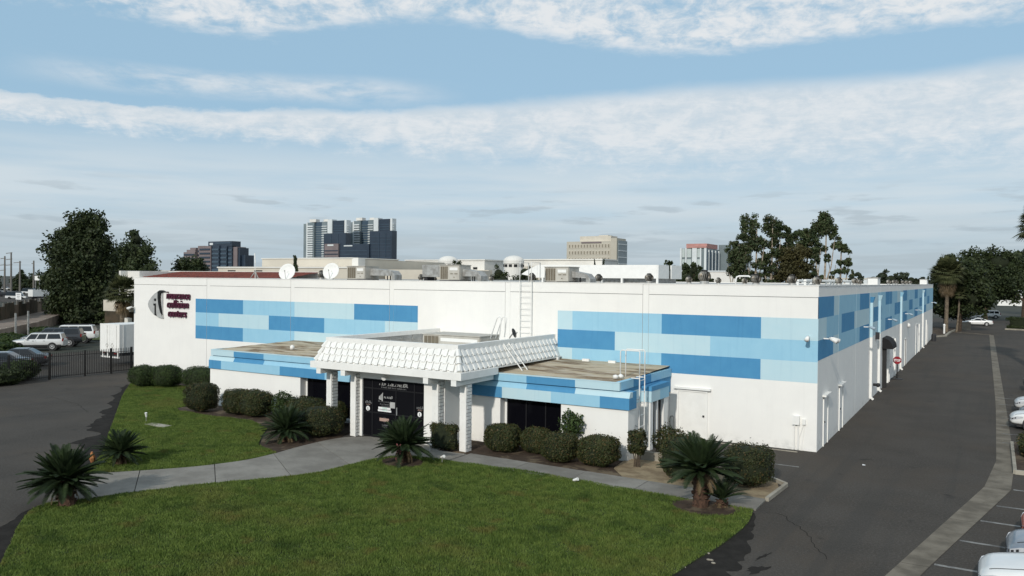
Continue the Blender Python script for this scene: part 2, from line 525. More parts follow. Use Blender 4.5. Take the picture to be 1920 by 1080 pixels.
def tag(o, label, cat, group=None):
    o['label'] = label
    o['category'] = cat
    if group:
        o['group'] = group
    return o


def thing(name, label, cat, loc=(0, 0, 0), rz=0.0, group=None):
    o = bpy.data.objects.new(name, None)
    o.empty_display_size = 0.3
    COL.objects.link(o)
    o.location = loc
    o.rotation_euler = (0, 0, rz)
    if rz == 0.0:
        WORLD[o.name] = tuple(loc)
    return tag(o, label, cat, group)


def local(o):
    """parts of this thing are written in its own coordinates"""
    WORLD.pop(o.name, None)
    return o


def copy_tree(src, loc=None, rz=None, sc=None, label=None, parent=None):
    c = src.copy()
    COL.objects.link(c)
    if parent is not None:
        c.parent = parent
    if loc is not None:
        c.location = loc
    if rz is not None:
        c.rotation_euler = (0, 0, rz)
    if sc is not None:
        c.scale = sc if isinstance(sc, (tuple, list)) else (sc, sc, sc)
    if label:
        c['label'] = label
    for ch in list(src.children):
        copy_tree(ch, parent=c)
    return c


def structure(name, mb, mats, parent=None):
    return mb.build(name, mats, parent, kind='structure')


def text_mesh(body, size, depth, shear=0.0, spacing=1.0, offset=0.0):
    cu = bpy.data.curves.new('lettering', 'FONT')
    cu.body = body
    cu.size = size
    cu.extrude = depth
    cu.shear = shear
    cu.space_character = spacing
    cu.offset = offset
    cu.align_x = 'LEFT'
    cu.resolution_u = 3
    tmp = bpy.data.objects.new('lettering', cu)
    COL.objects.link(tmp)
    dg = bpy.context.evaluated_depsgraph_get()
    me = bpy.data.meshes.new_from_object(tmp.evaluated_get(dg))
    bpy.data.objects.remove(tmp)
    bpy.data.curves.remove(cu)
    return me

# ------------------------------------------------------------------ ground
mb = MB(); mb.add([(-3000, -400, -0.06), (2200, -400, -0.06), (2200, 3000, -0.06), (-3000, 3000, -0.06)], [(0, 1, 2, 3)])
structure('ground', mb, M['land'])
mb = MB(); mb.add([(-66, -60, 0), (34, -60, 0), (34, 150, 0), (-66, 150, 0)], [(0, 1, 2, 3)])
structure('asphalt_yard', mb, M['asphalt'])


def sheet(name, poly, z, mt, skirt=None, parent=None):
    mb = MB()
    if skirt is None:
        mb.add([(x, y, z) for x, y in poly], [tuple(range(len(poly)))])
    else:
        mb.prism(poly, skirt, z)
    return structure(name, mb, mt, parent)


def smooth_line(pts, n=6):
    """Catmull-Rom through the points"""
    out_ = []
    P = [pts[0]] + list(pts) + [pts[-1]]
    for i in range(1, len(P) - 2):
        p0, p1, p2, p3 = (Vector(p) for p in P[i - 1:i + 3])
        for k in range(n):
            t = k / n
            q = 0.5 * ((2 * p1) + (p2 - p0) * t + (2 * p0 - 5 * p1 + 4 * p2 - p3) * t * t + (3 * p1 - p0 - 3 * p2 + p3) * t ** 3)
            out_.append((q.x, q.y))
    out_.append(tuple(pts[-1]))
    return out_


# walk: curved branch from the entrance to the left drive, straight branch along the right wing
near_edge = smooth_line([(-11.9, -9.97), (-12.7, -9.95), (-13.7, -10.2), (-14.4, -10.9), (-14.62, -12.4), (-14.78, -14.04), (-15.46, -15.4),
                         (-16.7, -17.15), (-17.9, -19.3), (-18.4, -20.5), (-19.0, -21.55)])
far_edge = smooth_line([(-17.6, -8.1), (-18.45, -9.0), (-18.62, -10.95), (-18.45, -13.0), (-18.55, -14.4), (-19.4, -16.2), (-21.25, -18.53), (-22.0, -19.4)])
lawn_front = near_edge[:] + smooth_line([(-19.0, -21.55), (-18.55, -22.2), (-17.3, -23.2), (-16.2, -23.9), (-14.1, -25.3), (-11, -27.2), (-7, -28.8), (-3.6, -28.4), (-1.6, -25.5),
                                         (-0.75, -20.5), (-0.36, -16.6), (-0.25, -15.5), (-0.02, -13.9), (0.1, -11.7), (-0.1, -10.08)])[1:] + [(-2.0, -10.07), (-4.0, -9.93), (-6.0, -9.84), (-8.3, -9.66), (-11.0, -9.82)]
lawn_back = smooth_line([(-21.95, -19.2), (-22.6, -17.9), (-24.4, -16.35), (-27.5, -14.2), (-30.6, -12.0), (-37.4, -7.2), (-40.5, -4.85), (-42.3, -3.5)]) + \
    [(-41.2, -2.7), (-37.6, -2.3), (-31.4, -2.5), (-31.3, -8.0), (-30.4, -8.45), (-28.1, -8.55), (-25.0, -8.3), (-22.8, -9.3), (-21.5, -10.8), (-20.3, -12.0), (-18.55, -12.6)] + \
    [p for p in far_edge if p[1] < -12.8]
sheet('lawn_ground', lawn_front, 0.035, M['turf'], -0.05)
sheet('lawn_ground', lawn_back, 0.035, M['turf'], -0.05)


def poly_at(line, t):
    seg = [math.dist(line[i], line[i + 1]) for i in range(len(line) - 1)]
    d = t * sum(seg)
    for i, s_ in enumerate(seg):
        if d <= s_:
            return Vector(line[i]).lerp(Vector(line[i + 1]), d / s_)
        d -= s_
    return Vector(line[-1])


walk = bpy.data.objects.new('walkway', None); COL.objects.link(walk); walk['kind'] = 'structure'
nb = [p for p in near_edge if p[1] <= -10.2]
nslab = 5
for i in range(nslab):
    a, b = i / nslab, (i + 1) / nslab - 0.0022
    sub = 8
    poly = [tuple(poly_at(nb, a + (b - a) * k / sub)) for k in range(sub + 1)] + [tuple(poly_at(far_edge, a + (b - a) * k / sub)) for k in range(sub, -1, -1)]
    mb = MB(); mb.prism(poly, -0.05, 0.05 + random.uniform(-.004, .004)); mb.build('slab', M['concrete'], walk)
ent = [(-17.58, -8.1), (-13.42, -8.1), (-13.42, -8.72), (-12.0, -8.72), (-12.0, -9.96)] + [p for p in near_edge if p[1] > -10.2][::-1][::-1]
ent = [(-17.55, -8.06), (-17.55, -8.1)] and [(-17.57, -8.09), (-13.45, -8.09), (-13.45, -8.70), (-11.95, -8.62), (-11.92, -9.95), (-12.7, -9.93), (-13.68, -10.17)]
mb = MB(); mb.prism(ent, -0.05, 0.052); mb.build('slab', M['concrete'], walk)
xs = [-11.88, -9.1, -6.6, -4.15, -1.95, -0.02]
for a, b in zip(xs[:-1], xs[1:]):
    yf = lambda x: -8.42 - 0.02 * (x + 11)
    yn = lambda x: -9.93 + 0.02 * math.sin(x * 1.3) - (0.10 if x > -5 else 0)
    mb = MB(); mb.prism([(a, yf(a)), (b - 0.02, yf(b)), (b - 0.02, yn(b)), (a, yn(a))], -0.05, 0.05 + random.uniform(-.004, .004)); mb.build('slab', M['concrete'], walk)

# planting beds
bed_l = [(-31.3, -6.2), (-18.9, -6.2), (-18.9, -8.2), (-18.52, -9.0), (-18.7, -10.95), (-18.58, -12.55), (-20.28, -11.95), (-21.45, -10.75), (-22.75, -9.25), (-25.0, -8.25), (-28.1, -8.5), (-30.4, -8.4), (-31.28, -7.95)]
sheet('planting_bed', bed_l, 0.028, M['soil'], -0.05)
sheet('planting_bed', [(-47.2, -0.02), (-31.35, -0.02), (-31.35, -2.46), (-37.6, -2.26), (-41.2, -2.66), (-43.6, -2.2)], 0.026, M['soil'], -0.05)
bed_r = [(-13.4, -6.2), (-6.2, -6.2), (-6.05, -7.4), (-5.2, -8.5), (-8.9, -8.46), (-13.4, -8.44)]
sheet('planting_bed', bed_r, 0.028, M['soil'], -0.05)
sheet('dirt_bed', [(-6.18, -5.6), (-4.55, -5.35), (-0.95, -5.55), (-0.2, -6.3), (0.0, -7.0), (-0.1, -8.56), (-5.15, -8.5), (-6.0, -7.4), (-6.15, -6.25)], 0.024, M['sand'], -0.05)
kb = bpy.data.objects.new('kerb', None); COL.objects.link(kb); kb['kind'] = 'structure'
for a, b in (((-4.5, -5.25), (-0.95, -5.45)), ((-0.93, -5.47), (0.12, -6.42)), ((0.13, -6.46), (0.0, -8.75))):
    m_ = MB(); m_.bar((*a, 0.06), (*b, 0.06), 0.12, 0.13); m_.build('kerb_stone', M['kerb'], kb)
mb = MB(); mb.box(-6.0, -4.42, -5.42, -5.2, 0, 0.34); structure('low_kerb_wall', mb, M['kerb'])
for c_, r_ in (((-1.45, -10.75), 1.05), ((-13.2, -11.15), 0.95)):
    sheet('tree_well', [(c_[0] + r_ * (1 + .07 * math.sin(3 * a)) * math.cos(a), c_[1] + 0.8 * r_ * math.sin(a)) for a in [k * math.pi / 14 for k in range(28)]], 0.062, M['soil'])

# black sealcoat smears with ragged rims
def ragged(pts, amp, n=5, seed=0):
    rr = random.Random(seed)
    o_ = []
    for i in range(len(pts)):
        a, b = Vector(pts[i]), Vector(pts[(i + 1) % len(pts)])
        for k in range(n):
            p = a.lerp(b, k / n)
            o_.append((p.x + rr.uniform(-amp, amp), p.y + rr.uniform(-amp, amp)))
    return o_


def smear(edge, widths, z=0.004, seed=1):
    """patch hugging a lawn edge: widths are pushes to the outside (left of travel)"""
    rr = random.Random(seed)
    outer = []
    n = len(edge)
    for i in range(n):
        a, b = Vector(edge[max(0, i - 1)]), Vector(edge[min(n - 1, i + 1)])
        d = (b - a).normalized()
        nn = Vector((-d.y, d.x))
        t = i / (n - 1) * (len(widths) - 1)
        k = min(int(t), len(widths) - 2)
        ww = widths[k] + (widths[k + 1] - widths[k]) * (t - k)
        ww *= 1 + .45 * mnoise.noise(Vector((i * .33, seed * 3.1, 0))) + .35 * mnoise.noise(Vector((i * .9, seed * 1.7, 4)))
        p = Vector(edge[i]) + nn * max(0.02, ww)
        outer.append((p.x, p.y))
    inner = []
    for i in range(n):
        a, b = Vector(edge[max(0, i - 1)]), Vector(edge[min(n - 1, i + 1)])
        d = (b - a).normalized(); nn = Vector((-d.y, d.x))
        p = Vector(edge[i]) - nn * 0.15
        inner.append((p.x, p.y))
    return sheet('sealcoat_patch', inner + outer[::-1], z, M['seal'])


def resample(line, n):
    return [tuple(poly_at(line, i / (n - 1))) for i in range(n)]


e1 = resample([(-42.0, -3.75), (-40.5, -4.85), (-37.4, -7.2), (-30.6, -12.0), (-27.5, -14.2), (-24.4, -16.35), (-22.6, -17.9), (-21.9, -19.2)], 90)
smear(e1[::-1], [0.1, 0.9, 1.5, 0.5, 1.4, 0.35, 0.9, 1.1, 0.5, 0.9, 0.3, 0.7, 0.35, 0.6, 0.25, 0.4, 0.2], seed=3)
e2 = resample([(-19.0, -21.6), (-18.55, -22.25), (-17.3, -23.25), (-16.2, -23.95), (-14.1, -25.35), (-11, -27.25)], 50)
smear(e2[::-1], [1.3, 1.4, 1.5, 1.2, 1.0, 0.55, 0.25, 0.1], seed=5)
e3 = resample([(-3.6, -28.4), (-1.6, -25.5), (-0.75, -20.5), (-0.36, -16.6), (-0.25, -15.5), (-0.02, -13.9), (0.1, -11.7), (-0.08, -10.3)], 90)
smear(e3[::-1], [0.06, 0.35, 0.8, 1.15, 1.4, 1.5, 1.5, 1.6, 1.7, 1.5], seed=8)
rr = random.Random(4)
for cx, cy, ra, rb, an in ((1.25, -15.1, .42, .16, 1.2), (1.45, -16.0, .35, .22, .9), (1.7, -16.6, .4, .12, .7), (1.15, -14.1, .4, .05, 1.3)):
    pts = []
    for k in range(26):
        a = 2 * math.pi * k / 26
        q = 1 + rr.uniform(-.45, .35)
        x, y = ra * q * math.cos(a), rb * q * math.sin(a)
        pts.append((cx + x * math.cos(an) - y * math.sin(an), cy + x * math.sin(an) + y * math.cos(an)))
    sheet('sealcoat_patch', pts, 0.004, M['seal'])
for pts in ([(0.3, -10.0), (0.75, -9.9), (1.15, -10.6), (1.6, -11.2), (2.6, -13.4)], [(-22.6, -14.0), (-24.5, -13.2), (-27.5, -12.4)], [(-34, -11.3), (-37, -10.1), (-41, -9.4)]):
    l_, r2 = [], []
    ln = resample(pts, 24)
    for i, p in enumerate(ln):
        j = rr.uniform(-.05, .05); l_.append((p[0] + j - .009, p[1] + j - .009)); r2.append((p[0] + j + .009, p[1] + j + .009))
    sheet('asphalt_crack', l_ + r2[::-1], 0.004, M['seal'])

# gutter swale, far kerb line, parking lines
gut = bpy.data.objects.new('gutter', None); COL.objects.link(gut); gut['kind'] = 'structure'
gl = [(6.43, 93.8), (6.50, 60.0), (6.60, 19.6), (6.47, 1.75), (6.42, -0.75), (4.05, -13.7), (1.5, -27.6)]
gr_ = [(6.95, 93.8), (7.02, 60.0), (7.10, 19.6), (7.10, 1.75), (7.08, -1.6), (4.72, -13.5), (2.2, -27.6)]
G_L, G_R = resample(gl, 25), resample(gr_, 25)
for i in range(24):
    a0, a1, b0, b1 = (Vector(v) for v in (G_L[i], G_L[i + 1], G_R[i], G_R[i + 1]))
    a1, b1 = a0.lerp(a1, 0.996), b0.lerp(b1, 0.996)
    mb = MB()
    ma, mbb = a0.lerp(b0, .5), a1.lerp(b1, .5)
    mb.add([(*a0, .012), (*a1, .012), (*mbb, .004), (*b1, .012), (*b0, .012), (*ma, .004)], [(0, 5, 2, 1), (5, 4, 3, 2)])
    mb.build('gutter_slab', M['swale'], gut)
mb = MB(); mb.bar((1.5, 98.5, .02), (6.5, 94.0, .02), 0.45, 0.05); structure('kerb_strip', mb, M['swale'])
mb = MB(); mb.bar((-5.9, -0.49, .012), (-0.68, -0.47, .012), 0.07, 0.03); structure('kerb_strip', mb, M['kerb'])
for y in (-15.0, -12.3, -9.8, -7.35, -5.2, -2.55):
    xg = 7.08 + (y + 1.6) * 0.199 if y < -1.6 else 7.1
    mb = MB(); mb.add([(xg + .05, y - .07, .006), (xg + 4.7, y - .10, .006), (xg + 4.7, y + .05, .006), (xg + .05, y + .07, .006)], [(0, 1, 2, 3)])
    structure('parking_line', mb, M['paint_line'])
for y in (6.8, 9.3, 11.9, 14.4, 17.0, 20, 23):
    mb = MB(); mb.add([(6.75, y - .05, .016), (9.6, y - .05, .016), (9.6, y + .05, .016), (6.75, y + .05, .016)], [(0, 1, 2, 3)])
    structure('parking_line', mb, M['paint_line'])
mb = MB(); mb.add([(-4.6, -3.24, .006), (-0.08, -3.26, .006), (-0.08, -3.14, .006), (-4.6, -3.12, .006)], [(0, 1, 2, 3)])
structure('parking_line', mb, M['paint_line'])

# ------------------------------------------------------------------ grass (mown, uncountable)
def in_poly(px, py, poly):
    inside = np.zeros(len(px), bool)
    n = len(poly)
    j = n - 1
    for i in range(n):
        xi, yi = poly[i]; xj, yj = poly[j]
        with np.errstate(divide='ignore', invalid='ignore'):
            c = ((yi > py) != (yj > py)) & (px < (xj - xi) * (py - yi) / (yj - yi + 1e-12) + xi)
        inside ^= c
        j = i
    return inside


def grass_field(name, poly, dens, label, holes=()):
    P = np.array(poly)
    lo, hi = P.min(0), P.max(0)
    n = int(dens * (hi - lo).prod())
    xy = rng.uniform(lo, hi, (n, 2))
    k = in_poly(xy[:, 0], xy[:, 1], poly)
    for cx, cy, r_ in holes:
        k &= ((xy[:, 0] - cx) ** 2 + ((xy[:, 1] - cy) / 0.8) ** 2) > r_ ** 2
    xy = xy[k]
    n = len(xy)
    a = rng.uniform(0, 2 * np.pi, n)
    # height follows mowing and tufts
    tuft = np.sin(xy[:, 0] * 3.1 + 1.7 * np.sin(xy[:, 1] * 2.3)) * np.sin(xy[:, 1] * 3.7 + xy[:, 0])
    h = rng.uniform(0.03, 0.085, n) * (1 + 0.35 * tuft)
    wd = rng.uniform(0.008, 0.018, n)
    lean = rng.uniform(0.0, 0.05, n); la = rng.uniform(0, 2 * np.pi, n)
    v = np.zeros((n, 3, 3), np.float32)
    v[:, 0, 0] = xy[:, 0] - np.cos(a) * wd; v[:, 0, 1] = xy[:, 1] - np.sin(a) * wd
    v[:, 1, 0] = xy[:, 0] + np.cos(a) * wd; v[:, 1, 1] = xy[:, 1] + np.sin(a) * wd
    v[:, :2, 2] = 0.034
    v[:, 2, 0] = xy[:, 0] + np.cos(la) * lean; v[:, 2, 1] = xy[:, 1] + np.sin(la) * lean; v[:, 2, 2] = 0.034 + h
    me = bpy.data.meshes.new(name)
    me.vertices.add(3 * n); me.loops.add(3 * n); me.polygons.add(n)
    me.vertices.foreach_set('co', v.ravel())
    me.loops.foreach_set('vertex_index', np.arange(3 * n, dtype=np.int32))
    me.polygons.foreach_set('loop_start', np.arange(0, 3 * n, 3, dtype=np.int32))
    me.update(calc_edges=True)
    me.materials.append(M['grass'])
    o = link(name, me, kind='stuff')
    return tag(o, label, 'lawn')


grass_field('lawn_grass', lawn_front, 2000, 'mown green lawn in front of the entrance walk, filling the foreground', ((-1.45, -10.75, 0.95), (-13.2, -11.15, 0.85)))
grass_field('lawn_grass', lawn_back, 1600, 'sloping mown lawn between the left drive and the left office wing')

# ------------------------------------------------------------------ the warehouse
LX, DY, HT = -47.25, 82.0, 7.0
wh = thing('warehouse', 'long white tilt-up warehouse with rows of blue painted blocks along its walls', 'building', (0, 0, 0))
mb = MB(); mb.box(LX + .05, -.05, .05, DY - .05, -0.05, 6.86); mb.build('wall_core', M['dark_core'], wh)
mb = MB(); mb.box(LX + .2, -.2, .2, DY - .2, 6.861, 6.90); mb.build('roof_deck', M['roof_grey'], wh)
JX = [-39.03, -31.04, -23.09, -15.32, -7.70]                    # strips between the front panels
edges = [LX] + [v for j in JX for v in (j - .15, j + .15)] + [0.0]
for i in range(0, len(edges), 2):
    a, b = edges[i], edges[i + 1]
    mb = MB(); mb.box(a + .006, b - (.006 if b < -.1 else 0), 0, .16, -.02, 6.50); mb.box(a + .006, b - (.006 if b < -.1 else 0), 0, .16, 6.525, HT)
    mb.build('wall_panel', M['stucco'], wh)
for j in JX:
    mb = MB(); mb.box(j - .143, j + .143, .010, .16, -.02, HT); mb.build('joint_strip', M['stucco'], wh)
SY = [0.16, 5.3, 11.2, 16.8, 22.4, 28.2, 33.9, 39.6, 45.2, 50.9, 56.5, 62.2, 67.9, 73.5, 79.2, DY]
for a, b in zip(SY[:-1], SY[1:]):
    mb = MB(); mb.box(-.16, 0, a + .015, b - .015, -.02, HT); mb.build('wall_panel', M['stucco'], wh)
mb = MB(); mb.box(LX, LX + .16, .16, DY - .16, -.02, HT); mb.build('wall_panel', M['stucco'], wh)
mb = MB(); mb.box(LX, -.16, DY - .16, DY, -.02, HT); mb.build('wall_panel', M['stucco'], wh)
mb = MB()
mb.box(LX - .02, .02, -.02, .20, HT + .002, HT + .035); mb.box(-.20, .02, .20, DY + .02, HT + .002, HT + .035); mb.box(LX - .02, LX + .2, .2, DY + .02, HT + .002, HT + .035)
mb.build('parapet_cap', M['trim'], wh)


def front_block(x0, x1, z0, z1, shade):
    """one painted block, stepping back with the joint strips"""
    cuts = sorted([x0, x1] + [v for v in edges[1:-1] if x0 < v < x1])
    mb = MB()
    for a, b in zip(cuts[:-1], cuts[1:]):
        mid = (a + b) / 2
        strip = any(abs(mid - j) < .15 for j in JX)
        y = .006 if strip else -.004
        g = .008
        mb.box(a + (g if a != x0 else 0), b - (g if b != x1 else 0), y, y + .02, z0, z1)
    mb.build('mural_block', M[{'d': 'blue_dark', 'm': 'blue_mid', 'l': 'blue_light'}[shade]], wh)


ZR = [5.62, 4.69, 3.79, 2.90]
left_rows = [[(-40.33, -35.56, 'd'), (-35.56, -30.85, 'm'), (-30.85, -25.92, 'l'), (-25.92, -21.19, 'd')],
             [(-40.33, -37.95, 'm'), (-37.95, -33.14, 'l'), (-33.14, -28.32, 'd'), (-28.32, -23.56, 'm'), (-23.56, -21.19, 'l')],
             [(-40.33, -35.56, 'd'), (-35.56, -30.85, 'm'), (-30.85, -25.92, 'l'), (-25.92, -21.19, 'm')]]
right_rows = [[(-12.36, -11.54, 'l'), (-11.54, -6.90, 'm'), (-6.90, -2.36, 'd'), (-2.36, -.002, 'l')],
              [(-12.36, -9.25, 'd'), (-9.25, -4.60, 'l'), (-4.60, -.002, 'm')],
              [(-12.36, -11.54, 'l'), (-11.54, -6.90, 'm'), (-6.90, -2.36, 'd'), (-2.36, -.002, 'l')]]
for rows in (left_rows, right_rows):
    for k, row in enumerate(rows):
        for x0, x1, s_ in row:
            front_block(x0, x1, ZR[k + 1], ZR[k], s_)
ZS = [6.54, 5.63, 4.70, 3.85]
side_rows = [[(0, 3.9, 'd'), (3.9, 5.4, 'l'), (5.4, 12.6, 'm'), (12.6, 16.8, 'd'), (16.8, 21, 'l'), (21, 25.6, 'm'), (25.6, 29.9, 'd'), (29.9, 34, 'm'), (34, 38.9, 'l'), (38.9, 42.8, 'd'), (42.8, 51.4, 'm'), (51.4, 55.4, 'd'), (55.4, 64.5, 'm'), (64.5, 68.5, 'd'), (68.5, 82, 'm')],
             [(0, 2, 'l'), (2, 6.2, 'm'), (6.2, 10.5, 'd'), (10.5, 16.8, 'l'), (16.8, 18.9, 'm'), (18.9, 23.2, 'd'), (23.2, 32, 'm'), (32, 36.5, 'd'), (36.5, 45.1, 'm'), (45.1, 49, 'd'), (49, 57.9, 'm'), (57.9, 61.6, 'd'), (61.6, 70.6, 'm'), (70.6, 74.3, 'd'), (74.3, 82, 'm')],
             [(0, 3.8, 'd'), (3.8, 5.4, 'l'), (5.4, 12.6, 'm'), (12.6, 16.8, 'd'), (16.8, 21, 'l'), (21, 25.6, 'm'), (25.6, 30.1, 'd'), (30.1, 38.9, 'm'), (38.9, 42.8, 'd'), (42.8, 51.4, 'm'), (51.4, 55.4, 'd'), (55.4, 64.5, 'm'), (64.5, 68.5, 'd'), (68.5, 82, 'l')]]
for k, row in enumerate(side_rows):
    for y0, y1, s_ in row:
        mb = MB()
        cuts = sorted([y0, y1] + [v for v in SY if y0 + .1 < v < y1 - .1])
        for a, b in zip(cuts[:-1], cuts[1:]):
            mb.box(-.02, .004, a + (.03 if a in SY[1:-1] else 0), b - (.03 if b in SY[1:-1] else 0), ZS[k + 1], ZS[k])
        mb.build('mural_block', M[{'d': 'blue_dark', 'm': 'blue_mid', 'l': 'blue_light'}[s_]], wh)


M['lamp_grey'] = material('blue_grey_lamp_paint', (0.36, 0.45, 0.52), 0.6)
# door on the front, meter boxes, small lights
def wall_door(parent, xa, xb, z1, plane='front', mt='trim', cap=True):
    def bx(a, b, d0, d1, z0, z1_):
        m_ = MB()
        if plane == 'front':
            m_.box(a, b, -d1, -d0, z0, z1_)
        else:
            m_.box(d0, d1, a, b, z0, z1_)
        return m_
    d = bx(xa, xb, -.03, .012, .02, z1 - .05).build('door', M[mt], parent)
    f = bx(xa - .07, xa - .002, -.02, .05, .0, z1)
    for q in (bx(xb + .002, xb + .07, -.02, .05, 0, z1), bx(xa - .07, xb + .07, -.02, .052, z1 - .048, z1 + .03)):
        f.add(q.v, q.f)
    f.build('frame', M['trim'], d)
    kx = xb - .12 if plane == 'front' else xa + .12
    bx(kx - .04, kx + .04, .012, .07, 1.0, 1.08).build('handle', M['plastic'], d)
    if cap:
        bx(xa - .22, xb + .22, 0, .16, z1 + .06, z1 + .14).build('drip_cap', M['trim'], d)
    return d


wall_door(wh, -6.02, -4.74, 2.16)
for y0, y1 in ((1.45, 2.45), (5.75, 6.75)):
    wall_door(wh, y0, y1, 2.12, 'side')
mb = MB(); mb.box(-.97, -.68, -.16, .01, 1.10, 1.46); mb.tube([(-.90, -.06, 1.12), (-.90, -.06, .05)], .025); mb.tube([(-.74, -.06, 1.12), (-.74, -.06, .05)], .03)
mb.build('electric_box', M['trim'], wh)
mb = MB(); mb.box(-.58, -.44, -.10, .01, 1.12, 1.34); mb.tube([(-.52, -.04, 1.13), (-.70, -.04, .55), (-.72, -.04, .1)], .014); mb.tube([(-.48, -.03, 1.13), (-.60, -.03, .05)], .008)
mb.build('electric_box', M['trim'], wh)
mb = MB(); mb.tube([(-6.36, -.22, 0), (-6.36, -.22, .82), (-6.33, -.22, .92), (-6.25, -.22, .95), (-6.18, -.22, .90), (-6.17, -.22, 0)], .035); mb.build('pipe_guard', M['galv'], wh)


def wall_lamp(x, y, z, dirx, diry, two=False):
    """small flood lamp on a bracket"""
    m_ = MB()
    p = Vector((x, y, z))
    out_ = Vector((dirx, diry, 0))
    sd = Vector((-diry, dirx, 0))
    m_.bar(p - out_ * .02, p + out_ * .28, .05)
    b_ = m_.build('wall_lamp', M['trim'], wh)
    for s_ in ((-1, 1) if two else (0,)):
        h = MB()
        c = p + out_ * .26 + sd * .16 * s_ + Vector((0, 0, .03))
        h.tube([c, c + out_ * .14 + Vector((0, 0, -.05)) + sd * .08 * s_, c + out_ * .34 + Vector((0, 0, -.13)) + sd * .16 * s_], [.05, .075, .095], 10)
        h.build('lamp_head', M['trim' if (two or diry) else 'lamp_grey'], b_, True)


for y, z, tw in ((1.3, 4.72, True), (14.3, 4.62, False), (27.3, 4.55, False), (41.2, 4.5, False), (52.5, 4.5, False), (78.6, 4.72, False)):
    wall_lamp(.0, y, z, 1, 0, tw)
wall_lamp(-.35, 0, 4.85, 0, -1)
wall_lamp(LX + .12, 0, 4.85, 0, -1)
mb = MB(); mb.lathe([(.0, 0), (.22, .02), (.22, .1), (.12, .2), (.02, .24)], 12, (.0, 44.0, 3.35), axis='x'); mb.build('dome_lamp', M['trim'], wh, True)
mb = MB(); mb.box(0, .22, 20.0, 20.3, 3.55, 4.0); mb.build('junction_box', M['plastic'], wh)
mb = MB(); mb.tube([(0, 19.2, .75), (.3, 19.2, .75)], .09); mb.tube([(.3, 19.2, .75), (.3, 19.0, .75)], .13); mb.build('fire_hose_outlet', M['plastic'], wh, True)
for y, top, mc in ((17.2, 6.3, 'blue_dark'), (21.4, 6.35, 'blue_light'), (36.6, 6.4, 'blue_mid'), (62.4, 6.4, 'blue_light')):
    mb = MB(); mb.box(.004, .15, y, y + .15, .12, 3.848); mb.bar((.08, y + .07, .2), (.24, y + .07, .06), .12)
    p_ = mb.build('downspout', M['trim'], wh)
    mb = MB(); mb.box(.005, .15, y, y + .15, 3.85, top - .3); mb.build('upper_pipe', M['blue_light'], p_)
    mb = MB(); mb.add([(.005, y - .12, top), (.26, y - .12, top), (.26, y + .27, top), (.005, y + .27, top), (.005, y, top - .35), (.15, y, top - .35), (.15, y + .15, top - .35), (.005, y + .15, top - .35)],
                      [(0, 1, 2, 3), (7, 6, 5, 4), (4, 5, 1, 0), (5, 6, 2, 1), (6, 7, 3, 2), (7, 4, 0, 3)])
    mb.build('rain_head', M[mc], p_)
# doorway with round black awning, roll door, narrow doors further on
mb = MB(); mb.box(-.1, .008, 24.3, 26.0, .02, 3.0); mb.build('doorway', M['black'], wh)
mb = MB(); mb.box(.009, .26, 24.1, 24.28, .02, 3.05); mb.build('open_door', M['black'], wh)
aw = MB()
n = 10
pts = [(.01 + .66 * math.sin(math.pi / 2 * k / n), 3.42 - .75 * (1 - math.cos(math.pi / 2 * k / n))) for k in range(n + 1)] + [(.01, 2.67)]
va = [(x, 23.9, z) for x, z in pts] + [(x, 26.5, z) for x, z in pts]
q = len(pts)
aw.add(va, [tuple(range(q)), tuple(range(q, 2 * q))[::-1]] + [(i, q + i, q + (i + 1) % q, (i + 1) % q) for i in range(q)])
aw.build('awning', M['canvas'], wh)
for y0, y1, z1, mt in ((28.6, 31.4, 3.0, 'trim'), (41.2, 42.3, 2.3, 'plastic'), (53.4, 56.0, 3.0, 'trim'), (70.0, 71.2, 2.4, 'galv')):
    wall_door(wh, y0, y1, z1, 'side', mt, False)
for y in (27.2, 28.0, 32.2, 57.6, 68.6):
    mb = MB(); mb.box(.0, .10, y, y + .12, 0, 2.9); mb.build('conduit', M['trim'], wh)
mb = MB(); mb.lathe([(.28, 0), (.28, .75), (.2, .9)], 10, (.5, 75.5, 0)); tag(mb.build('waste_barrel', M['plastic']), 'dark barrel standing against the far end of the blue side wall', 'barrel')

# ------------------------------------------------------------------ wall sign
sg = thing('wall_sign', 'insurance collision centers sign with silver half-oval logo and maroon letters', 'sign', (-45.6, -.02, 4.1))


def flat_poly(name, pts, y0, y1, mt, parent):
    v = [(x, y0, z) for x, z in pts] + [(x, y1, z) for x, z in pts]
    n_ = len(pts)
    m_ = MB()
    m_.add(v, [tuple(range(n_)), tuple(range(n_, 2 * n_))[::-1]] + [(i, n_ + i, n_ + (i + 1) % n_, (i + 1) % n_) for i in range(n_)])
    return m_.build(name, M[mt], parent)


arc = [(-43.78, 4.14), (-44.3, 4.20), (-44.75, 4.36), (-45.15, 4.62), (-45.40, 4.9), (-45.47, 5.12), (-45.38, 5.34), (-45.1, 5.62), (-44.72, 5.88), (-44.36, 6.03)]
lg = flat_poly('logo_plate', arc + [(-44.33, 5.6), (-44.27, 5.2), (-44.16, 4.85), (-44.02, 4.55), (-43.9, 4.3)], -.10, .0, 'silver', sg)
flat_poly('logo_crescent', [(-44.35, 6.03), (-44.1, 6.13), (-43.85, 6.14), (-43.6, 6.08), (-43.48, 6.03), (-43.8, 6.02), (-44.02, 5.94), (-44.10, 5.85), (-44.12, 5.5), (-44.08, 5.1), (-43.98, 4.75), (-43.84, 4.4),
                              (-44.02, 4.54), (-44.16, 4.86), (-44.27, 5.2), (-44.335, 5.6)], -.13, .0, 'sign_black', sg)
flat_poly('logo_tail', [(-44.0, 5.9), (-43.84, 5.93), (-43.84, 4.55), (-43.72, 4.16), (-43.82, 4.38), (-43.92, 4.75), (-43.99, 5.1)], -.06, .0, 'silver', sg)
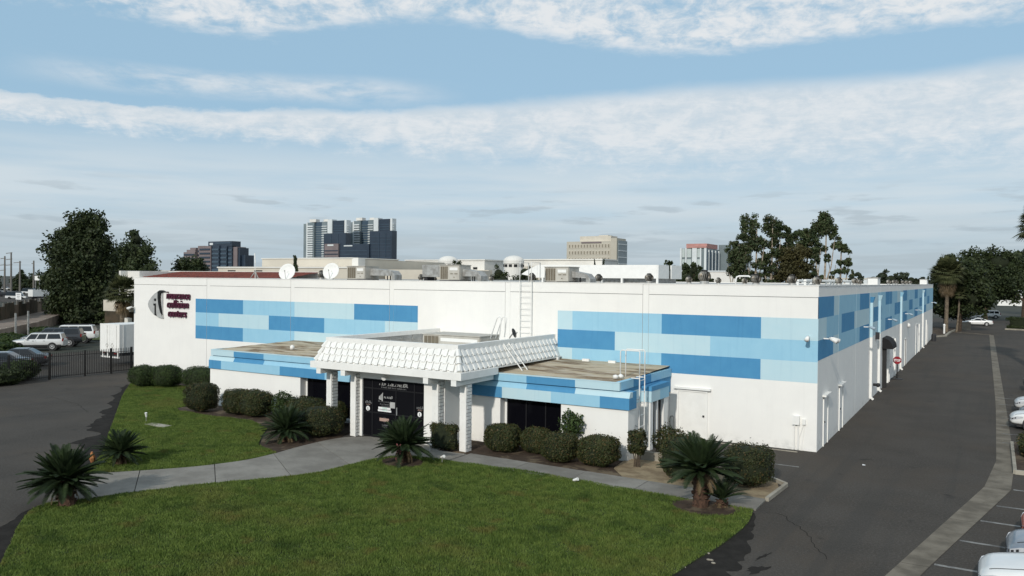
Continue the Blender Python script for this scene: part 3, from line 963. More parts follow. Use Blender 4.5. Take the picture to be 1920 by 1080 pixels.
flat_poly('logo_stem', [(-44.80, 5.17), (-44.55, 5.19), (-44.53, 4.50), (-44.44, 4.32), (-44.66, 4.36), (-44.66, 5.02), (-44.78, 5.05)], -.14, -.101, 'sign_black', sg)
mb = MB(); mb.lathe([(.10, 0), (.10, .04)], 12, (-44.62, -.14, 5.45), axis='y'); mb.build('logo_dot', M['sign_black'], sg)
for body, x, z, wid, h in (('insurance', -43.36, 5.55, 2.50, .78), ('collision', -43.30, 4.93, 2.28, .78), ('centers', -43.18, 4.30, 1.95, .78)):
    for dp, mt, off, nm in ((.06, 'maroon', .0, 'letters'),):
        me = text_mesh(body, h, dp, 0.12, 1.0, .006 + off)
        v = np.zeros(len(me.vertices) * 3, np.float32); me.vertices.foreach_get('co', v); v = v.reshape(-1, 3)
        sx = wid / (v[:, 0].max() - v[:, 0].min())
        nv = np.stack([v[:, 0] * sx + x, -v[:, 2] - (.10 if nm == 'letters' else .045), v[:, 1] + z], 1) - np.array(WORLD[sg.name])
        me.vertices.foreach_set('co', nv.astype(np.float32).ravel()); me.update()
        me.materials.clear(); me.materials.append(M[mt])
        link(nm, me, sg)

# ------------------------------------------------------------------ low office wings
BL = {'d': 'blue_dark', 'm': 'blue_mid', 'l': 'blue_light'}


def pane_set(parent, x0, x1, y, z0, z1, cols, frame='alu'):
    """dark window: frame with separate panes"""
    w_ = MB()
    t = .05
    w_.box(x0, x0 + t, y - .04, y + .04, z0, z1); w_.box(x1 - t, x1, y - .04, y + .04, z0, z1)
    w_.box(x0 + t, x1 - t, y - .04, y + .04, z0, z0 + t); w_.box(x0 + t, x1 - t, y - .04, y + .04, z1 - t, z1)
    for i in range(1, cols):
        c = x0 + (x1 - x0) * i / cols
        w_.box(c - t / 2, c + t / 2, y - .038, y + .038, z0 + t, z1 - t)
    win = w_.build('window', M[frame], parent)
    for i in range(cols):
        a, b = x0 + (x1 - x0) * i / cols + t * .6, x0 + (x1 - x0) * (i + 1) / cols - t * .6
        p = MB(); p.box(a, b, y - .008, y + .008, z0 + t * .6, z1 - t * .6); p.build('pane', M['dark_glass'], win)
    return win


def wing(name, label, x0, x1, wx0, wx1, lower, upper, loc):
    o = thing(name, label, 'office wing', loc)
    yF = -6.0
    for a, b in ((x0, wx0), (wx1, x1)):
        m_ = MB(); m_.box(a, b, yF, yF + .25, -.03, 2.03); m_.build('front_wall', M['stucco'], o)
    m_ = MB(); m_.box(wx0 + .002, wx1 - .002, yF + .02, yF + .45, -.03, .12); m_.build('sill_wall', M['stucco'], o)
    m_ = MB(); m_.box(wx0 + .002, wx0 + .10, yF + .40, yF + .52, .12, 2.03); m_.build('window_jamb', M['trim'], o)
    for q0, q1 in ((wx0 - .25, wx0), (wx1, wx1 + .25)):
        m_ = MB(); m_.box(q0, q1, yF + .252, yF + .55, -.03, 2.03); m_.build('reveal', M['stucco'], o)
    pane_set(o, wx0 + .102, wx1 - .004, yF + .46, .14, 2.03, 3)
    m_ = MB(); m_.box(wx0, wx1, yF + .30, yF + .60, 2.032, 2.06); m_.build('soffit', M['trim'], o)
    m_ = MB(); m_.box(x0 + .3, x1 - .8, yF + .62, -.3, -.03, 2.6); m_.build('inner_core', M['black'], o)
    # lower painted row, thin ledge row, recess line, upper fascia
    for a, b, s_ in lower:
        m_ = MB(); m_.box(a, b, yF - .085, yF + .28, 2.035, 2.50); m_.build('band_block', M[BL[s_]], o)
    for a, b, s_ in upper:
        aa, bb = a, b
        m_ = MB(); m_.add([(aa, yF - .085, 2.502), (bb, yF - .085, 2.502), (bb, yF + .02, 2.72), (aa, yF + .02, 2.72), (aa, yF + .28, 2.502), (bb, yF + .28, 2.502), (bb, yF + .28, 2.72), (aa, yF + .28, 2.72)],
                          [(0, 1, 2, 3), (1, 5, 6, 2), (5, 4, 7, 6), (4, 0, 3, 7), (3, 2, 6, 7), (0, 4, 5, 1)])
        m_.build('band_block', M[BL[s_]], o)
    fx0, fx1 = x0 + (.12 if x0 < -25 else 0), x1 - (.36 if x1 > -10 else 0)
    for a, b, s_ in upper:
        a2, b2 = max(a, fx0), min(b, fx1)
        m_ = MB(); m_.box(a2, b2, yF - .055, yF + .1, 2.765, 3.06); m_.build('fascia_block', M[BL[s_]], o)
    m_ = MB(); m_.box(fx0 + .05, fx1 - .05, yF + .06, -.02, 2.60, 2.764); m_.build('recess_strip', M['blue_dark'], o)
    m_ = MB(); m_.box(fx0 - .005, fx1 + .005, yF - .065, yF + .06, 3.062, 3.10); m_.build('roof_edge', M['blue_light'], o)
    # gravel roof, slightly rumpled, rising to the main wall
    r_ = MB()
    nx, ny = 26, 16
    for j in range(ny + 1):
        for i in range(nx + 1):
            x = fx0 + .1 + (fx1 - fx0 - .2) * i / nx
            y = yF + .062 + (5.93) * j / ny
            z = 3.066 + .16 * j / ny + (.030 * mnoise.noise(Vector((x * .6, y * 1.6, 2.0))) + .012 * mnoise.noise(Vector((x * 1.7, y * 4.0, 5.0))) if 0 < j < ny else 0)
            r_.v.append((x, y, z))
    for j in range(ny):
        for i in range(nx):
            k = j * (nx + 1) + i
            r_.f.append((k, k + 1, k + nx + 2, k + nx + 1)); r_.mi.append(0)
    r_.build('roof', M['roof_tan'], o, True)
    return o, fx0, fx1


wl, f0, f1 = wing('office_wing', 'left low office wing with tan roof, blue bands and dark window, behind the rounded shrubs', -31.1, -18.62, -24.08, -18.95,
                  [(-31.12, -30.1, 'd'), (-30.1, -25.5, 'm'), (-25.5, -22.3, 'd'), (-22.3, -20.6, 'm'), (-20.6, -18.64, 'd')],
                  [(-31.12, -29.1, 'l'), (-29.1, -26.75, 'd'), (-26.75, -18.64, 'm')], (-31.1, -6.0, 0))
m_ = MB(); m_.box(-31.1, -30.86, -5.745, -.02, -.03, 2.03); m_.build('side_wall', M['stucco'], wl)
m_ = MB(); m_.box(-31.18, -30.9, -5.71, -.02, 2.035, 2.72); m_.build('band_block', M['blue_mid'], wl)
m_ = MB(); m_.box(-30.99, -30.86, -5.89, -.02, 2.766, 3.10); m_.build('fascia_block', M['blue_light'], wl)
wr, g0, g1 = wing('office_wing', 'right low office wing with stained flat roof and a white ladder at its corner', -13.58, -6.02, -11.98, -9.01,
                  [(-13.58, -11.85, 'd'), (-11.85, -9.45, 'l'), (-9.45, -7.22, 'm'), (-7.22, -5.95, 'd')],
                  [(-13.58, -10.65, 'm'), (-10.65, -8.35, 'd'), (-8.35, -5.95, 'l')], (-13.58, -6.0, 0))
# side of the right wing: recess with ladder, then a bay with two dark slots
m_ = MB(); m_.box(-6.6, -6.02, -5.745, -5.35, -.03, 2.03); m_.build('corner_pier', M['stucco'], wr)
m_ = MB(); m_.box(-6.3, -5.95, -5.715, -5.33, 2.036, 2.72); m_.build('band_block', M['blue_dark'], wr)
m_ = MB(); m_.box(-6.75, -6.48, -5.345, -.02, -.03, 2.03); m_.build('side_wall', M['stucco'], wr)
for a, b, s_ in ((-5.325, -4.4, 'm'), (-4.4, -3.62, 'l')):
    m_ = MB(); m_.box(-6.75, -6.42, a, b, 2.036, 2.60); m_.build('band_block', M[BL[s_]], wr)
m_ = MB(); m_.box(-6.75, -6.42, -1.46, -.03, 2.036, 2.72); m_.build('band_block', M['blue_dark'], wr)
for a, b, s_ in ((-5.94, -4.6, 'm'), (-4.6, -2.6, 'd'), (-2.6, -.03, 'm')):
    m_ = MB(); m_.box(-6.6, -6.385, a, b, 2.766, 3.10); m_.build('fascia_block', M[BL[s_]], wr)
m_ = MB(); m_.box(-6.46, -6.43, -4.95, -4.62, .25, 1.02); m_.box(-6.46, -6.43, -4.95, -4.62, 1.10, 2.0); m_.build('side_window', M['dark_glass'], wr)
m_ = MB(); m_.box(-6.47, -6.02, -3.6, -3.28, 0, 2.03); m_.box(-6.47, -6.02, -2.0, -1.5, 0, 2.03); m_.box(-6.47, -6.05, -2.78, -2.62, .1, 2.03); m_.build('bay_pier', M['stucco'], wr)
m_ = MB(); m_.box(-6.40, -6.16, -3.27, -2.79, .1, 2.03); m_.box(-6.40, -6.16, -2.61, -2.01, .1, 2.03); m_.build('bay_window', M['dark_glass'], wr)
for a, b, s_ in ((-3.63, -2.6, 'l'), (-2.6, -1.47, 'm')):
    m_ = MB(); m_.box(-6.47, -5.97, a, b, 2.036, 2.50); m_.build('band_block', M[BL[s_]], wr)
m_ = MB(); m_.box(-6.47, -5.96, -3.64, -1.46, 2.502, 2.70); m_.build('band_block', M['blue_dark'], wr)
m_ = MB(); m_.lathe([(.10, 0), (.12, .08), (.07, .13), (.02, .16)], 10, (-6.85, -4.85, 3.14)); m_.lathe([(.10, 0), (.12, .12), (.02, .16)], 10, (-6.95, -5.15, 3.13)); m_.build('roof_vent_cap', M['trim'], wr, True)
for c in ((-10.6, -.35, 3.22), (-9.2, -.4, 3.22), (-12.2, -.5, 3.22)):
    m_ = MB(); m_.bar((c[0] - .18, c[1], c[2] + .05), (c[0] + .18, c[1], c[2] + .05), .16, .12); m_.build('roof_block', M['trim'], wr)
m_ = MB(); m_.lathe([(.12, 0), (.12, .18), (.03, .26)], 10, (-26.9, -3.9, 3.14)); m_.build('roof_vent_cap', M['trim'], wl, True)

# ------------------------------------------------------------------ entrance porch with mansard roof
po = thing('entrance_porch', 'white entrance porch with a tiled mansard roof on brick columns round black doors', 'porch', (-16.2, -8.0, 0))
X0, X1, YF = -20.40, -12.02, -8.95
m_ = MB(); m_.box(X0, X1, YF, YF + .14, 3.05, 3.345); m_.build('fascia', M['trim'], po)
for xa, xb in ((X0, X0 + .14), (X1 - .14, X1)):
    m_ = MB(); m_.box(xa, xb, YF + .142, -6.12, 3.05, 3.345); m_.build('fascia', M['trim'], po)
m_ = MB(); m_.box(X0 + .142, X1 - .142, YF + .142, -6.12, 3.10, 3.30); m_.build('soffit', M['trim'], po)
CX = (-19.90, -18.42, -13.82, -12.40)
for c in CX:
    m_ = MB(); m_.box(c - .13, c + .13, YF + .02, -6.11, 2.80, 3.049); m_.build('beam', M['trim'], po)
M['mortar'] = material('grey_mortar', (0.17, 0.165, 0.155), 0.95)
for k, c in enumerate(CX):
    m_ = MB(); m_.box(c - .165, c + .165, -8.24, -7.86, -.02, 2.798)
    cl = m_.build('column', M['mortar'], po)
    m_ = MB()
    rr = random.Random(k)
    rows = 19
    hh = 2.79 / rows
    for j in range(rows):
        z0 = .01 + j * hh
        off = .0 if j % 2 else .15
        # right face and front face, bricks stand slightly uneven
        y = -8.225 + (off - .15)
        while y < -7.87:
            a, b = max(y + .010, -8.225), min(y + .290, -7.875)
            if b - a > .03:
                m_.box(c + .16, c + .182 + rr.uniform(0, .016), a, b, z0 + .012, z0 + hh - .012)
                m_.box(c - .176 - rr.uniform(0, .012), c - .16, a, b, z0 + .012, z0 + hh - .012)
            y += .3
        x = c - .16 + (off - .15)
        while x < c + .13:
            a, b = max(x + .010, c - .16), min(x + .290, c + .10)
            if b - a > .03:
                m_.box(a, b, -8.249 - rr.uniform(0, .005), -8.238, z0 + .006, z0 + hh - .006)
            x += .3
    m_.build('brickwork', M['trim'], cl, kind='stuff')
    m_ = MB(); m_.box(c - .164, c + .114, -8.2445, -8.2405, 0, 2.79); m_.build('face_plate', M['trim'], cl)
    m_ = MB(); m_.box(c + .115, c + .178, -8.275, -8.236, .0, 2.79); m_.build('corner_strip', M['trim'], cl)
# vestibule
m_ = MB(); m_.box(-18.60, -18.10, -8.0, -7.7, -.02, 3.099); m_.box(-14.60, -13.99, -8.0, -7.7, -.02, 3.099); m_.box(-18.098, -14.602, -8.0, -7.7, 2.64, 3.099); m_.build('vestibule_front', M['stucco'], po)
m_ = MB(); m_.box(-13.98, -13.60, -7.858, -6.09, -.02, 3.099); m_.build('vestibule_side', M['stucco'], po)
m_ = MB(); m_.box(-18.60, -18.3, -7.698, -6.09, -.02, 3.099); m_.build('vestibule_side', M['stucco'], po)
# storefront: fixed panels, double doors, frames, lettering
YD = -7.90
sf = MB()
for x in (-18.08, -17.56, -16.20, -15.18, -14.66):
    sf.box(x - .025, x + .025, YD - .03, YD + .04, .05, 2.63)
for z in (.05, 1.12, 2.20, 2.60):
    sf.box(-18.055, -14.685, YD - .025, YD + .035, z - .025, z + .025)
st = sf.build('storefront', M['alu'], po)
for xa, xb, nm in ((-18.06, -17.58, 'fixed_panel'), (-17.54, -16.22, 'door_leaf'), (-16.18, -15.20, 'door_leaf'), (-15.16, -14.68, 'fixed_panel')):
    m_ = MB(); m_.box(xa, xb, YD - .006, YD + .01, .06, 2.19); m_.build(nm, M['film'], st)
m_ = MB(); m_.box(-18.06, -14.68, YD - .006, YD + .01, 2.21, 2.60); m_.build('transom', M['film'], st)
m_ = MB(); m_.box(-16.13, -16.09, YD - .09, YD - .05, 1.12, 1.46); m_.box(-16.12, -16.10, YD - .05, YD - .02, 1.16, 1.2); m_.box(-16.12, -16.10, YD - .05, YD - .02, 1.38, 1.42); m_.build('door_pull', M['rim'], st)


def glyphs(x0, x1, z, h, mt, seed, wk=.5, sx=None):
    """row of small letter-like strokes: too small in the place to read"""
    r_ = random.Random(seed)
    g = MB()
    x = x0
    y0, y1 = YD - .012, YD - .0065
    while x < x1 - h * .3:
        wd = h * r_.uniform(.45, .75)
        if r_.random() < .12:
            x += wd * .7
            continue
        s_ = h * .13
        up_ = h if r_.random() < .3 else h * .68
        k = r_.randrange(4)
        if k != 3:
            g.box(x, x + s_, y0, y1, z, z + up_)
        if k in (0, 2):
            g.box(x + s_, x + wd * .8, y0, y1, z + up_ * .85, z + up_)
        if k in (1, 2, 3):
            g.box(x + s_, x + wd * .8, y0, y1, z, z + s_)
        if k in (0, 3):
            g.box(x + wd * .8 - s_, x + wd * .8, y0, y1, z + s_, z + up_ * .84)
        if r_.random() < .5:
            g.box(x + s_, x + wd * .7, y0, y1, z + h * .32, z + h * .43)
        x += wd
    g.build('lettering', M[mt], st)


glyphs(-17.20, -15.50, 2.37, .145, 'decal', 3)
glyphs(-17.10, -15.62, 2.26, .07, 'decal_dim', 4)
m_ = MB()
for a, b, h0, h1 in ((-17.20, -17.12, 1.74, 1.92), (-17.11, -17.04, 1.72, 1.99), (-17.03, -16.97, 1.68, 2.06)):
    m_.add([(a, YD - .012, h0), (b, YD - .012, h0 - .02), (b + .01, YD - .012, h1), (a + .02, YD - .012, h1 - .06)], [(0, 1, 2, 3)])
m_.build('door_emblem', M['decal'], st)
glyphs(-16.90, -16.42, 1.80, .12, 'decal', 7)
glyphs(-17.22, -16.50, 1.62, .06, 'decal_dim', 8)
glyphs(-17.12, -16.62, 1.50, .06, 'decal_dim', 9)
glyphs(-17.05, -16.62, 1.42, .05, 'decal_dim', 10)
m_ = MB(); m_.box(-16.56, -16.27, YD - .012, YD - .0065, 1.40, 1.66); m_.build('paper_notice', M['decal'], st)
m_ = MB(); m_.box(-17.24, -16.48, YD - .012, YD - .0065, 1.20, 1.285); m_.box(-17.22, -16.52, YD - .012, YD - .0065, 1.305, 1.40); m_.build('paper_notice', M['decal_white'], st)
m_ = MB(); m_.box(-17.0, -16.72, YD - .014, YD - .0125, 1.34, 1.38); m_.box(-16.98, -16.7, YD - .014, YD - .0125, 1.235, 1.265); m_.build('notice_print', M['decal_green'], st)
m_ = MB(); m_.lathe([(.13, 0), (.13, .005)], 14, (-16.86, YD - .012, .84), axis='y'); m_.build('door_emblem', M['plastic'], st)
m_ = MB(); m_.box(-17.14, -16.60, YD - .018, YD - .0125, .77, .91); m_.build('door_emblem', M['decal_tan'], st)
glyphs(-17.0, -16.68, .58, .07, 'decal_dim', 12); glyphs(-16.98, -16.70, .50, .06, 'decal_dim', 13)
for x in (-17.83, -14.90):
    m_ = MB(); m_.lathe([(.11, 0), (.11, .006)], 18, (x, YD - .013, 1.27), axis='y'); m_.build('round_sticker', M['decal_white'], st)
    m_ = MB(); m_.box(x - .02, x + .02, YD - .018, YD - .014, 1.20, 1.33); m_.box(x + .02, x + .05, YD - .018, YD - .014, 1.18, 1.21); m_.build('sticker_print', M['decal_dim'], st)
    glyphs(x - .16, x + .2, 1.50, .12, 'decal_dim', int(-x)); glyphs(x - .1, x + .14, 1.43, .05, 'decal_tan', int(-x) + 5)
m_ = MB(); m_.bar((-16.62, -8.05, 2.80), (-16.62, -8.25, 2.82), .08); m_.tube([(-16.58, -8.22, 2.84), (-16.50, -8.42, 2.76)], [.06, .10], 10); m_.build('porch_lamp', M['trim'], po)

# mansard
BX0, BX1, BY, BZ = -20.16, -12.20, -8.80, 3.36
TX0, TX1, TY, TZ = -19.80, -12.55, -8.45, 4.22
mr = MB()
mr.add([(BX0, BY, BZ), (BX1, BY, BZ), (TX1, TY, TZ), (TX0, TY, TZ)], [(0, 1, 2, 3)])
mr.add([(BX1, BY, BZ), (BX1, -.02, BZ), (TX1, -.02, TZ), (TX1, TY, TZ)], [(0, 1, 2, 3)])
mr.add([(BX0, -.02, BZ), (BX0, BY, BZ), (TX0, TY, TZ), (TX0, -.02, TZ)], [(0, 1, 2, 3)])
mans = mr.build('mansard_roof', M['trim'], po)
m_ = MB(); m_.box(BX0 - .1, BX1 + .1, BY - .1, -.03, 3.302, 3.358); m_.build('eave_board', M['trim'], mans)
tile = MB()
tile.add([(0, 0, .02), (.165, 0, .02), (.165, .37, .0), (0, .37, .0), (0, 0, .062), (.165, 0, .062), (.165, .37, .02), (0, .37, .02)],
         [(0, 3, 2, 1), (4, 5, 6, 7), (0, 1, 5, 4), (1, 2, 6, 5), (2, 3, 7, 6), (3, 0, 4, 7)])
tile.add([(.167, -.055, .035), (.345, -.055, .035), (.345, .33, .01), (.167, .33, .01), (.167, -.055, .098), (.345, -.055, .092), (.345, .33, .045), (.167, .33, .045)],
         [(0, 3, 2, 1), (4, 5, 6, 7), (0, 1, 5, 4), (1, 2, 6, 5), (2, 3, 7, 6), (3, 0, 4, 7)])
tile_me = tile.mesh('roof_tile', M['trim'])
mo = Vector(WORLD[mans.name])


def lay_tile(origin, ux, uy):
    un = ux.cross(uy)
    a = random.uniform(-.03, .03)
    ux2 = (ux * math.cos(a) + uy * math.sin(a)); uy2 = un.cross(ux2)
    o = bpy.data.objects.new('roof_tile', tile_me)
    COL.objects.link(o)
    o.parent = mans
    o.matrix_local = Matrix.Translation(origin - mo + un * random.uniform(.0, .012)) @ Matrix((ux2, uy2, un)).transposed().to_4x4()


slope_f = (Vector((0, TY, TZ)) - Vector((0, BY, BZ)))
slope_r = (Vector((TX1, 0, TZ)) - Vector((BX1, 0, BZ)))
PT = .365
for row in range(3):
    f = row * .335 + .05
    o_f = slope_f * f
    xa, xb = BX0 + (TX0 - BX0) * f + .02, BX1 + (TX1 - BX1) * f - .30
    x = xa + (PT / 2 if row == 1 else 0)
    while x < xb:
        lay_tile(Vector((x, BY, BZ)) + o_f, Vector((1, 0, 0)), slope_f.normalized())
        x += PT
    o_r = slope_r * f
    y = BY + (TY - BY) * f + .10 + (PT / 2 if row == 1 else 0)
    while y < -.4:
        lay_tile(Vector((BX1, y, BZ)) + o_r, Vector((0, 1, 0)), slope_r.normalized())
        y += PT
    y = -.42
    while y > BY + .5:
        lay_tile(Vector((BX0, y, BZ)) + (Vector((TX0, 0, TZ)) - Vector((BX0, 0, BZ))) * f, Vector((0, -1, 0)), (Vector((TX0, 0, TZ)) - Vector((BX0, 0, BZ))).normalized())
        y -= PT
for sx, bx, tx in ((1, BX1, TX1), (-1, BX0, TX0)):
    for row in range(3):
        a = Vector((bx, BY, BZ)).lerp(Vector((tx, TY, TZ)), row * .333 + .0)
        b = Vector((bx, BY, BZ)).lerp(Vector((tx, TY, TZ)), row * .333 + .40)
        m_ = MB(); m_.tube([a + Vector((sx * .02, -.03, .03)), b + Vector((sx * .0, -.0, .0))], [.12, .085], 7); m_.build('hip_tile', M['trim'], mans)
cp = MB(); cp.box(TX0 - .06, TX1 + .06, TY - .06, TY + .16, TZ + .002, 4.43); cp.build('parapet_cap', M['trim'], po)
for xa, xb in ((TX0 - .06, TX0 + .16), (TX1 - .16, TX1 + .06)):
    cp = MB(); cp.box(xa, xb, TY + .162, -.02, TZ + .002, 4.43); cp.build('parapet_cap', M['trim'], po)
for xa, xb in ((TX0 + .02, TX0 + .12), (TX1 - .12, TX1 - .02)):
    m_ = MB(); m_.box(xa, xb, TY + .13, -.02, 3.30, TZ); m_.build('inner_curb', M['roof_grey'], po)
m_ = MB(); m_.box(TX0 + .02, TX1 - .02, TY + .02, TY + .12, 3.30, TZ); m_.build('inner_curb', M['roof_grey'], po)
m_ = MB(); m_.box(TX0 + .122, TX1 - .122, TY + .122, -.02, 3.24, 3.32); m_.build('roof_deck', M['roof_grey'], po)
m_ = MB()
for i in range(9):
    y = -.6 - i * .9
    m_.box(TX0 + .12, TX0 + .15, y, y + .04, 3.32, TZ - .02)
m_.tube([(TX0 + .2, -.3, 4.2), (TX0 + .2, -2.0, 3.95), (TX0 + .2, -4.2, 4.15), (TX0 + .2, -6.5, 4.18)], .02, 6)
m_.build('curb_batten', M['galv'], po)
m_ = MB(); m_.bar((-13.6, -6.12, 3.19), (-13.6, -.1, 3.30), .02, .2); m_.build('flashing', M['kerb'], po)

# ------------------------------------------------------------------ ladders
def ladder(name, label, a_bot, a_top, b_bot, b_top, n_r, extra, mt='trim', r_=.024):
    o = thing(name, label, 'ladder', tuple(Vector(a_bot).lerp(Vector(b_bot), .5)))
    for p, q_ in ((a_bot, a_top), (b_bot, b_top)):
        m_ = MB(); m_.tube([p, q_], r_, 8); m_.build('rail', M[mt], o)
    for i in range(n_r):
        t = (i + .5) / n_r
        m_ = MB(); m_.tube([Vector(a_bot).lerp(Vector(a_top), t), Vector(b_bot).lerp(Vector(b_top), t)], r_ * .55, 6); m_.build('rung', M[mt], o)
    for pts in extra:
        m_ = MB(); m_.tube(pts, r_, 8); m_.build('grab_rail', M[mt], o, True)
    return o


ladder('wall_ladder', 'white fixed ladder on the main front wall, rising through the parapet behind the porch', (-14.5, -.16, 3.4), (-14.5, -.16, 7.05), (-13.82, -.16, 3.4), (-13.82, -.16, 7.05), 12,
       [[(-14.5, -.16, 7.05), (-14.5, -.16, 8.02), (-14.5, .75, 8.02), (-14.5, .75, 6.95)], [(-13.82, -.16, 7.05), (-13.82, -.16, 8.02), (-13.82, .75, 8.02), (-13.82, .75, 6.95)]])
ladder('roof_ladder', 'white ladder leaning from the right wing roof up over the tiled mansard', (-11.5, -4.95, 3.12), (-12.72, -4.95, 4.52), (-11.5, -4.50, 3.12), (-12.72, -4.50, 4.52), 6,
       [[(-12.72, -4.95, 4.52), (-12.62, -4.95, 5.38), (-12.72, -4.95, 5.46), (-12.85, -4.95, 5.40), (-13.2, -4.95, 4.45)], [(-12.72, -4.50, 4.52), (-12.62, -4.50, 5.38), (-12.72, -4.50, 5.46), (-12.85, -4.50, 5.40), (-13.2, -4.50, 4.45)]])
ladder('roof_ladder', 'white upright ladder on the right wing side with looped grab rails above the roof', (-6.05, -4.78, .45), (-6.05, -4.78, 3.3), (-6.05, -4.22, .45), (-6.05, -4.22, 3.3), 6,
       [[(-6.05, -4.78, 3.28), (-6.05, -4.78, 4.22), (-6.08, -4.78, 4.28), (-6.85, -4.78, 4.28), (-6.9, -4.78, 4.22), (-6.9, -4.78, 3.12)],
        [(-6.05, -4.22, 3.28), (-6.05, -4.22, 4.22), (-6.08, -4.22, 4.28), (-6.85, -4.22, 4.28), (-6.9, -4.22, 4.22), (-6.9, -4.22, 3.12)],
        [(-6.05, -4.78, 3.15), (-6.42, -4.78, 3.15)], [(-6.05, -4.22, 3.15), (-6.42, -4.22, 3.15)], [(-6.05, -4.78, 2.3), (-6.42, -4.78, 2.3)], [(-6.05, -4.22, 1.1), (-6.46, -4.22, 1.1)]])

# ------------------------------------------------------------------ things on the roofs
def hvac(x0, x1, y0, y1, z0, z1, label, duct, split=.5):
    o = thing('rooftop_unit', label, 'air conditioner', (x0, y0, z0), 0, 'air conditioning units on the roofs')
    xm = x0 + (x1 - x0) * split
    m_ = MB(); m_.box(x0, x1, y0 + .03, y1, z0 + .08, z1 - .04); m_.build('cabinet', M['hvac'], o)
    m_ = MB(); m_.box(x0 - .03, x1 + .03, y0 - .02, y1 + .03, z1 - .038, z1); m_.build('lid', M['hvac'], o)
    m_ = MB(); m_.box(x0 - .02, x1 + .02, y0 + .05, y1, z0 - .1, z0 + .078); m_.build('base_rail', M['plastic'], o)
    n_ = 4
    wd = (xm - x0 - .12) / n_
    for i in range(n_):
        m_ = MB(); m_.box(x0 + .06 + i * wd + .02, x0 + .06 + (i + 1) * wd - .02, y0 + .005, y0 + .028, z0 + .14, z1 - .1); m_.build('coil_grille', M['grille'], o)
    m_ = MB(); m_.box(xm + .02, x1 - .01, y0 - .005, y0 + .028, z0 + .10, z1 - .06)
    pn = m_.build('service_panel', M['hvac'], o)
    m_ = MB(); m_.box(xm + .08, x1 - .12, y0 - .02, y0 - .006, z1 - .32, z1 - .16); m_.build('nameplate', M['trim'], pn)
    for a, b in ((.12, .30), (.38, .58)):
        m_ = MB(); m_.box(xm + a * (x1 - xm) / .7, xm + b * (x1 - xm) / .7, y0 - .018, y0 - .006, z0 + .42, z0 + .46); m_.build('slot', M['grille'], pn)
    m_ = MB(); m_.box(x1 - .4, x1 - .34, y0 - .018, y0 - .006, z0 + .22, z0 + .27); m_.build('latch', M['grille'], pn)
    for i in range(2):
        m_ = MB(); m_.box(x1 + .001, x1 + .012, y0 + .08 + i * (y1 - y0) * .5, y0 - .04 + (i + 1) * (y1 - y0) * .5, z0 + .12, z1 - .08); m_.build('side_panel', M['hvac'], o)
    if duct:
        a, b, c, top = duct
        m_ = MB(); m_.add([(x1 + .02, a, z0 + .30), (x1 + .02, b, z0 + .30), (x1 + .02, b, top), (x1 + .02, a, top), (c - .25, a, z0 + .30), (c - .25, b, z0 + .30), (c - .25, b, top - .14), (c - .25, a, top - .14)],
                          [(0, 3, 2, 1), (4, 5, 6, 7), (0, 1, 5, 4), (3, 7, 6, 2), (0, 4, 7, 3), (1, 2, 6, 5)])
        m_.add([(c - .24, a, z0 + .30), (c - .24, b, z0 + .30), (c - .24, b, top - .14), (c - .24, a, top - .14), (c, a, z0 - .1), (c, b, z0 - .1), (c, b, top - .4), (c, a, top - .4), (c - .24, a, z0 - .1), (c - .24, b, z0 - .1)],
               [(3, 7, 6, 2), (4, 5, 6, 7), (8, 4, 7, 3), (9, 2, 6, 5), (8, 9, 5, 4)])
        m_.build('duct', M['galv'], o)
        m_ = MB(); m_.bar((c - .6, a + .05, z0 + .3), (c - .6, a + .05, z0 - .08), .05); m_.bar((c - .9, b, z0 + .3), (c - .9, b, z0 - .08), .05); m_.build('duct_leg', M['plastic'], o)
    return o


RZ = 6.90
hvac(-28.40, -26.90, 2.0, 3.3, 7.0, 7.90, 'beige rooftop unit nearest the white dishes, sloping duct at its right', (2.5, 3.2, -24.95, 7.75), .53)
h2 = hvac(-21.20, -19.78, 2.0, 3.15, 7.0, 7.96, 'middle beige rooftop unit with a tall grey box joined at its left', (2.3, 3.0, -18.5, 7.72), .46)
m_ = MB(); m_.box(-22.9, -21.26, 2.6, 3.6, 7.25, 7.97); m_.build('return_box', M['galv'], h2)
m_ = MB(); m_.box(-22.85, -22.6, 2.7, 3.4, 6.9, 7.249); m_.box(-21.6, -21.35, 2.7, 3.4, 6.9, 7.249); m_.build('box_leg', M['plastic'], h2)
hvac(-13.98, -12.56, 1.5, 2.75, 6.98, 7.85, 'beige rooftop unit just right of the parapet ladder, duct behind', (1.9, 2.6, -11.5, 7.62), .51)
hvac(-17.3, -14.0, -4.6, -2.9, 3.40, 4.50, 'wide low unit sunk in the roof well behind the porch mansard', None, .3)


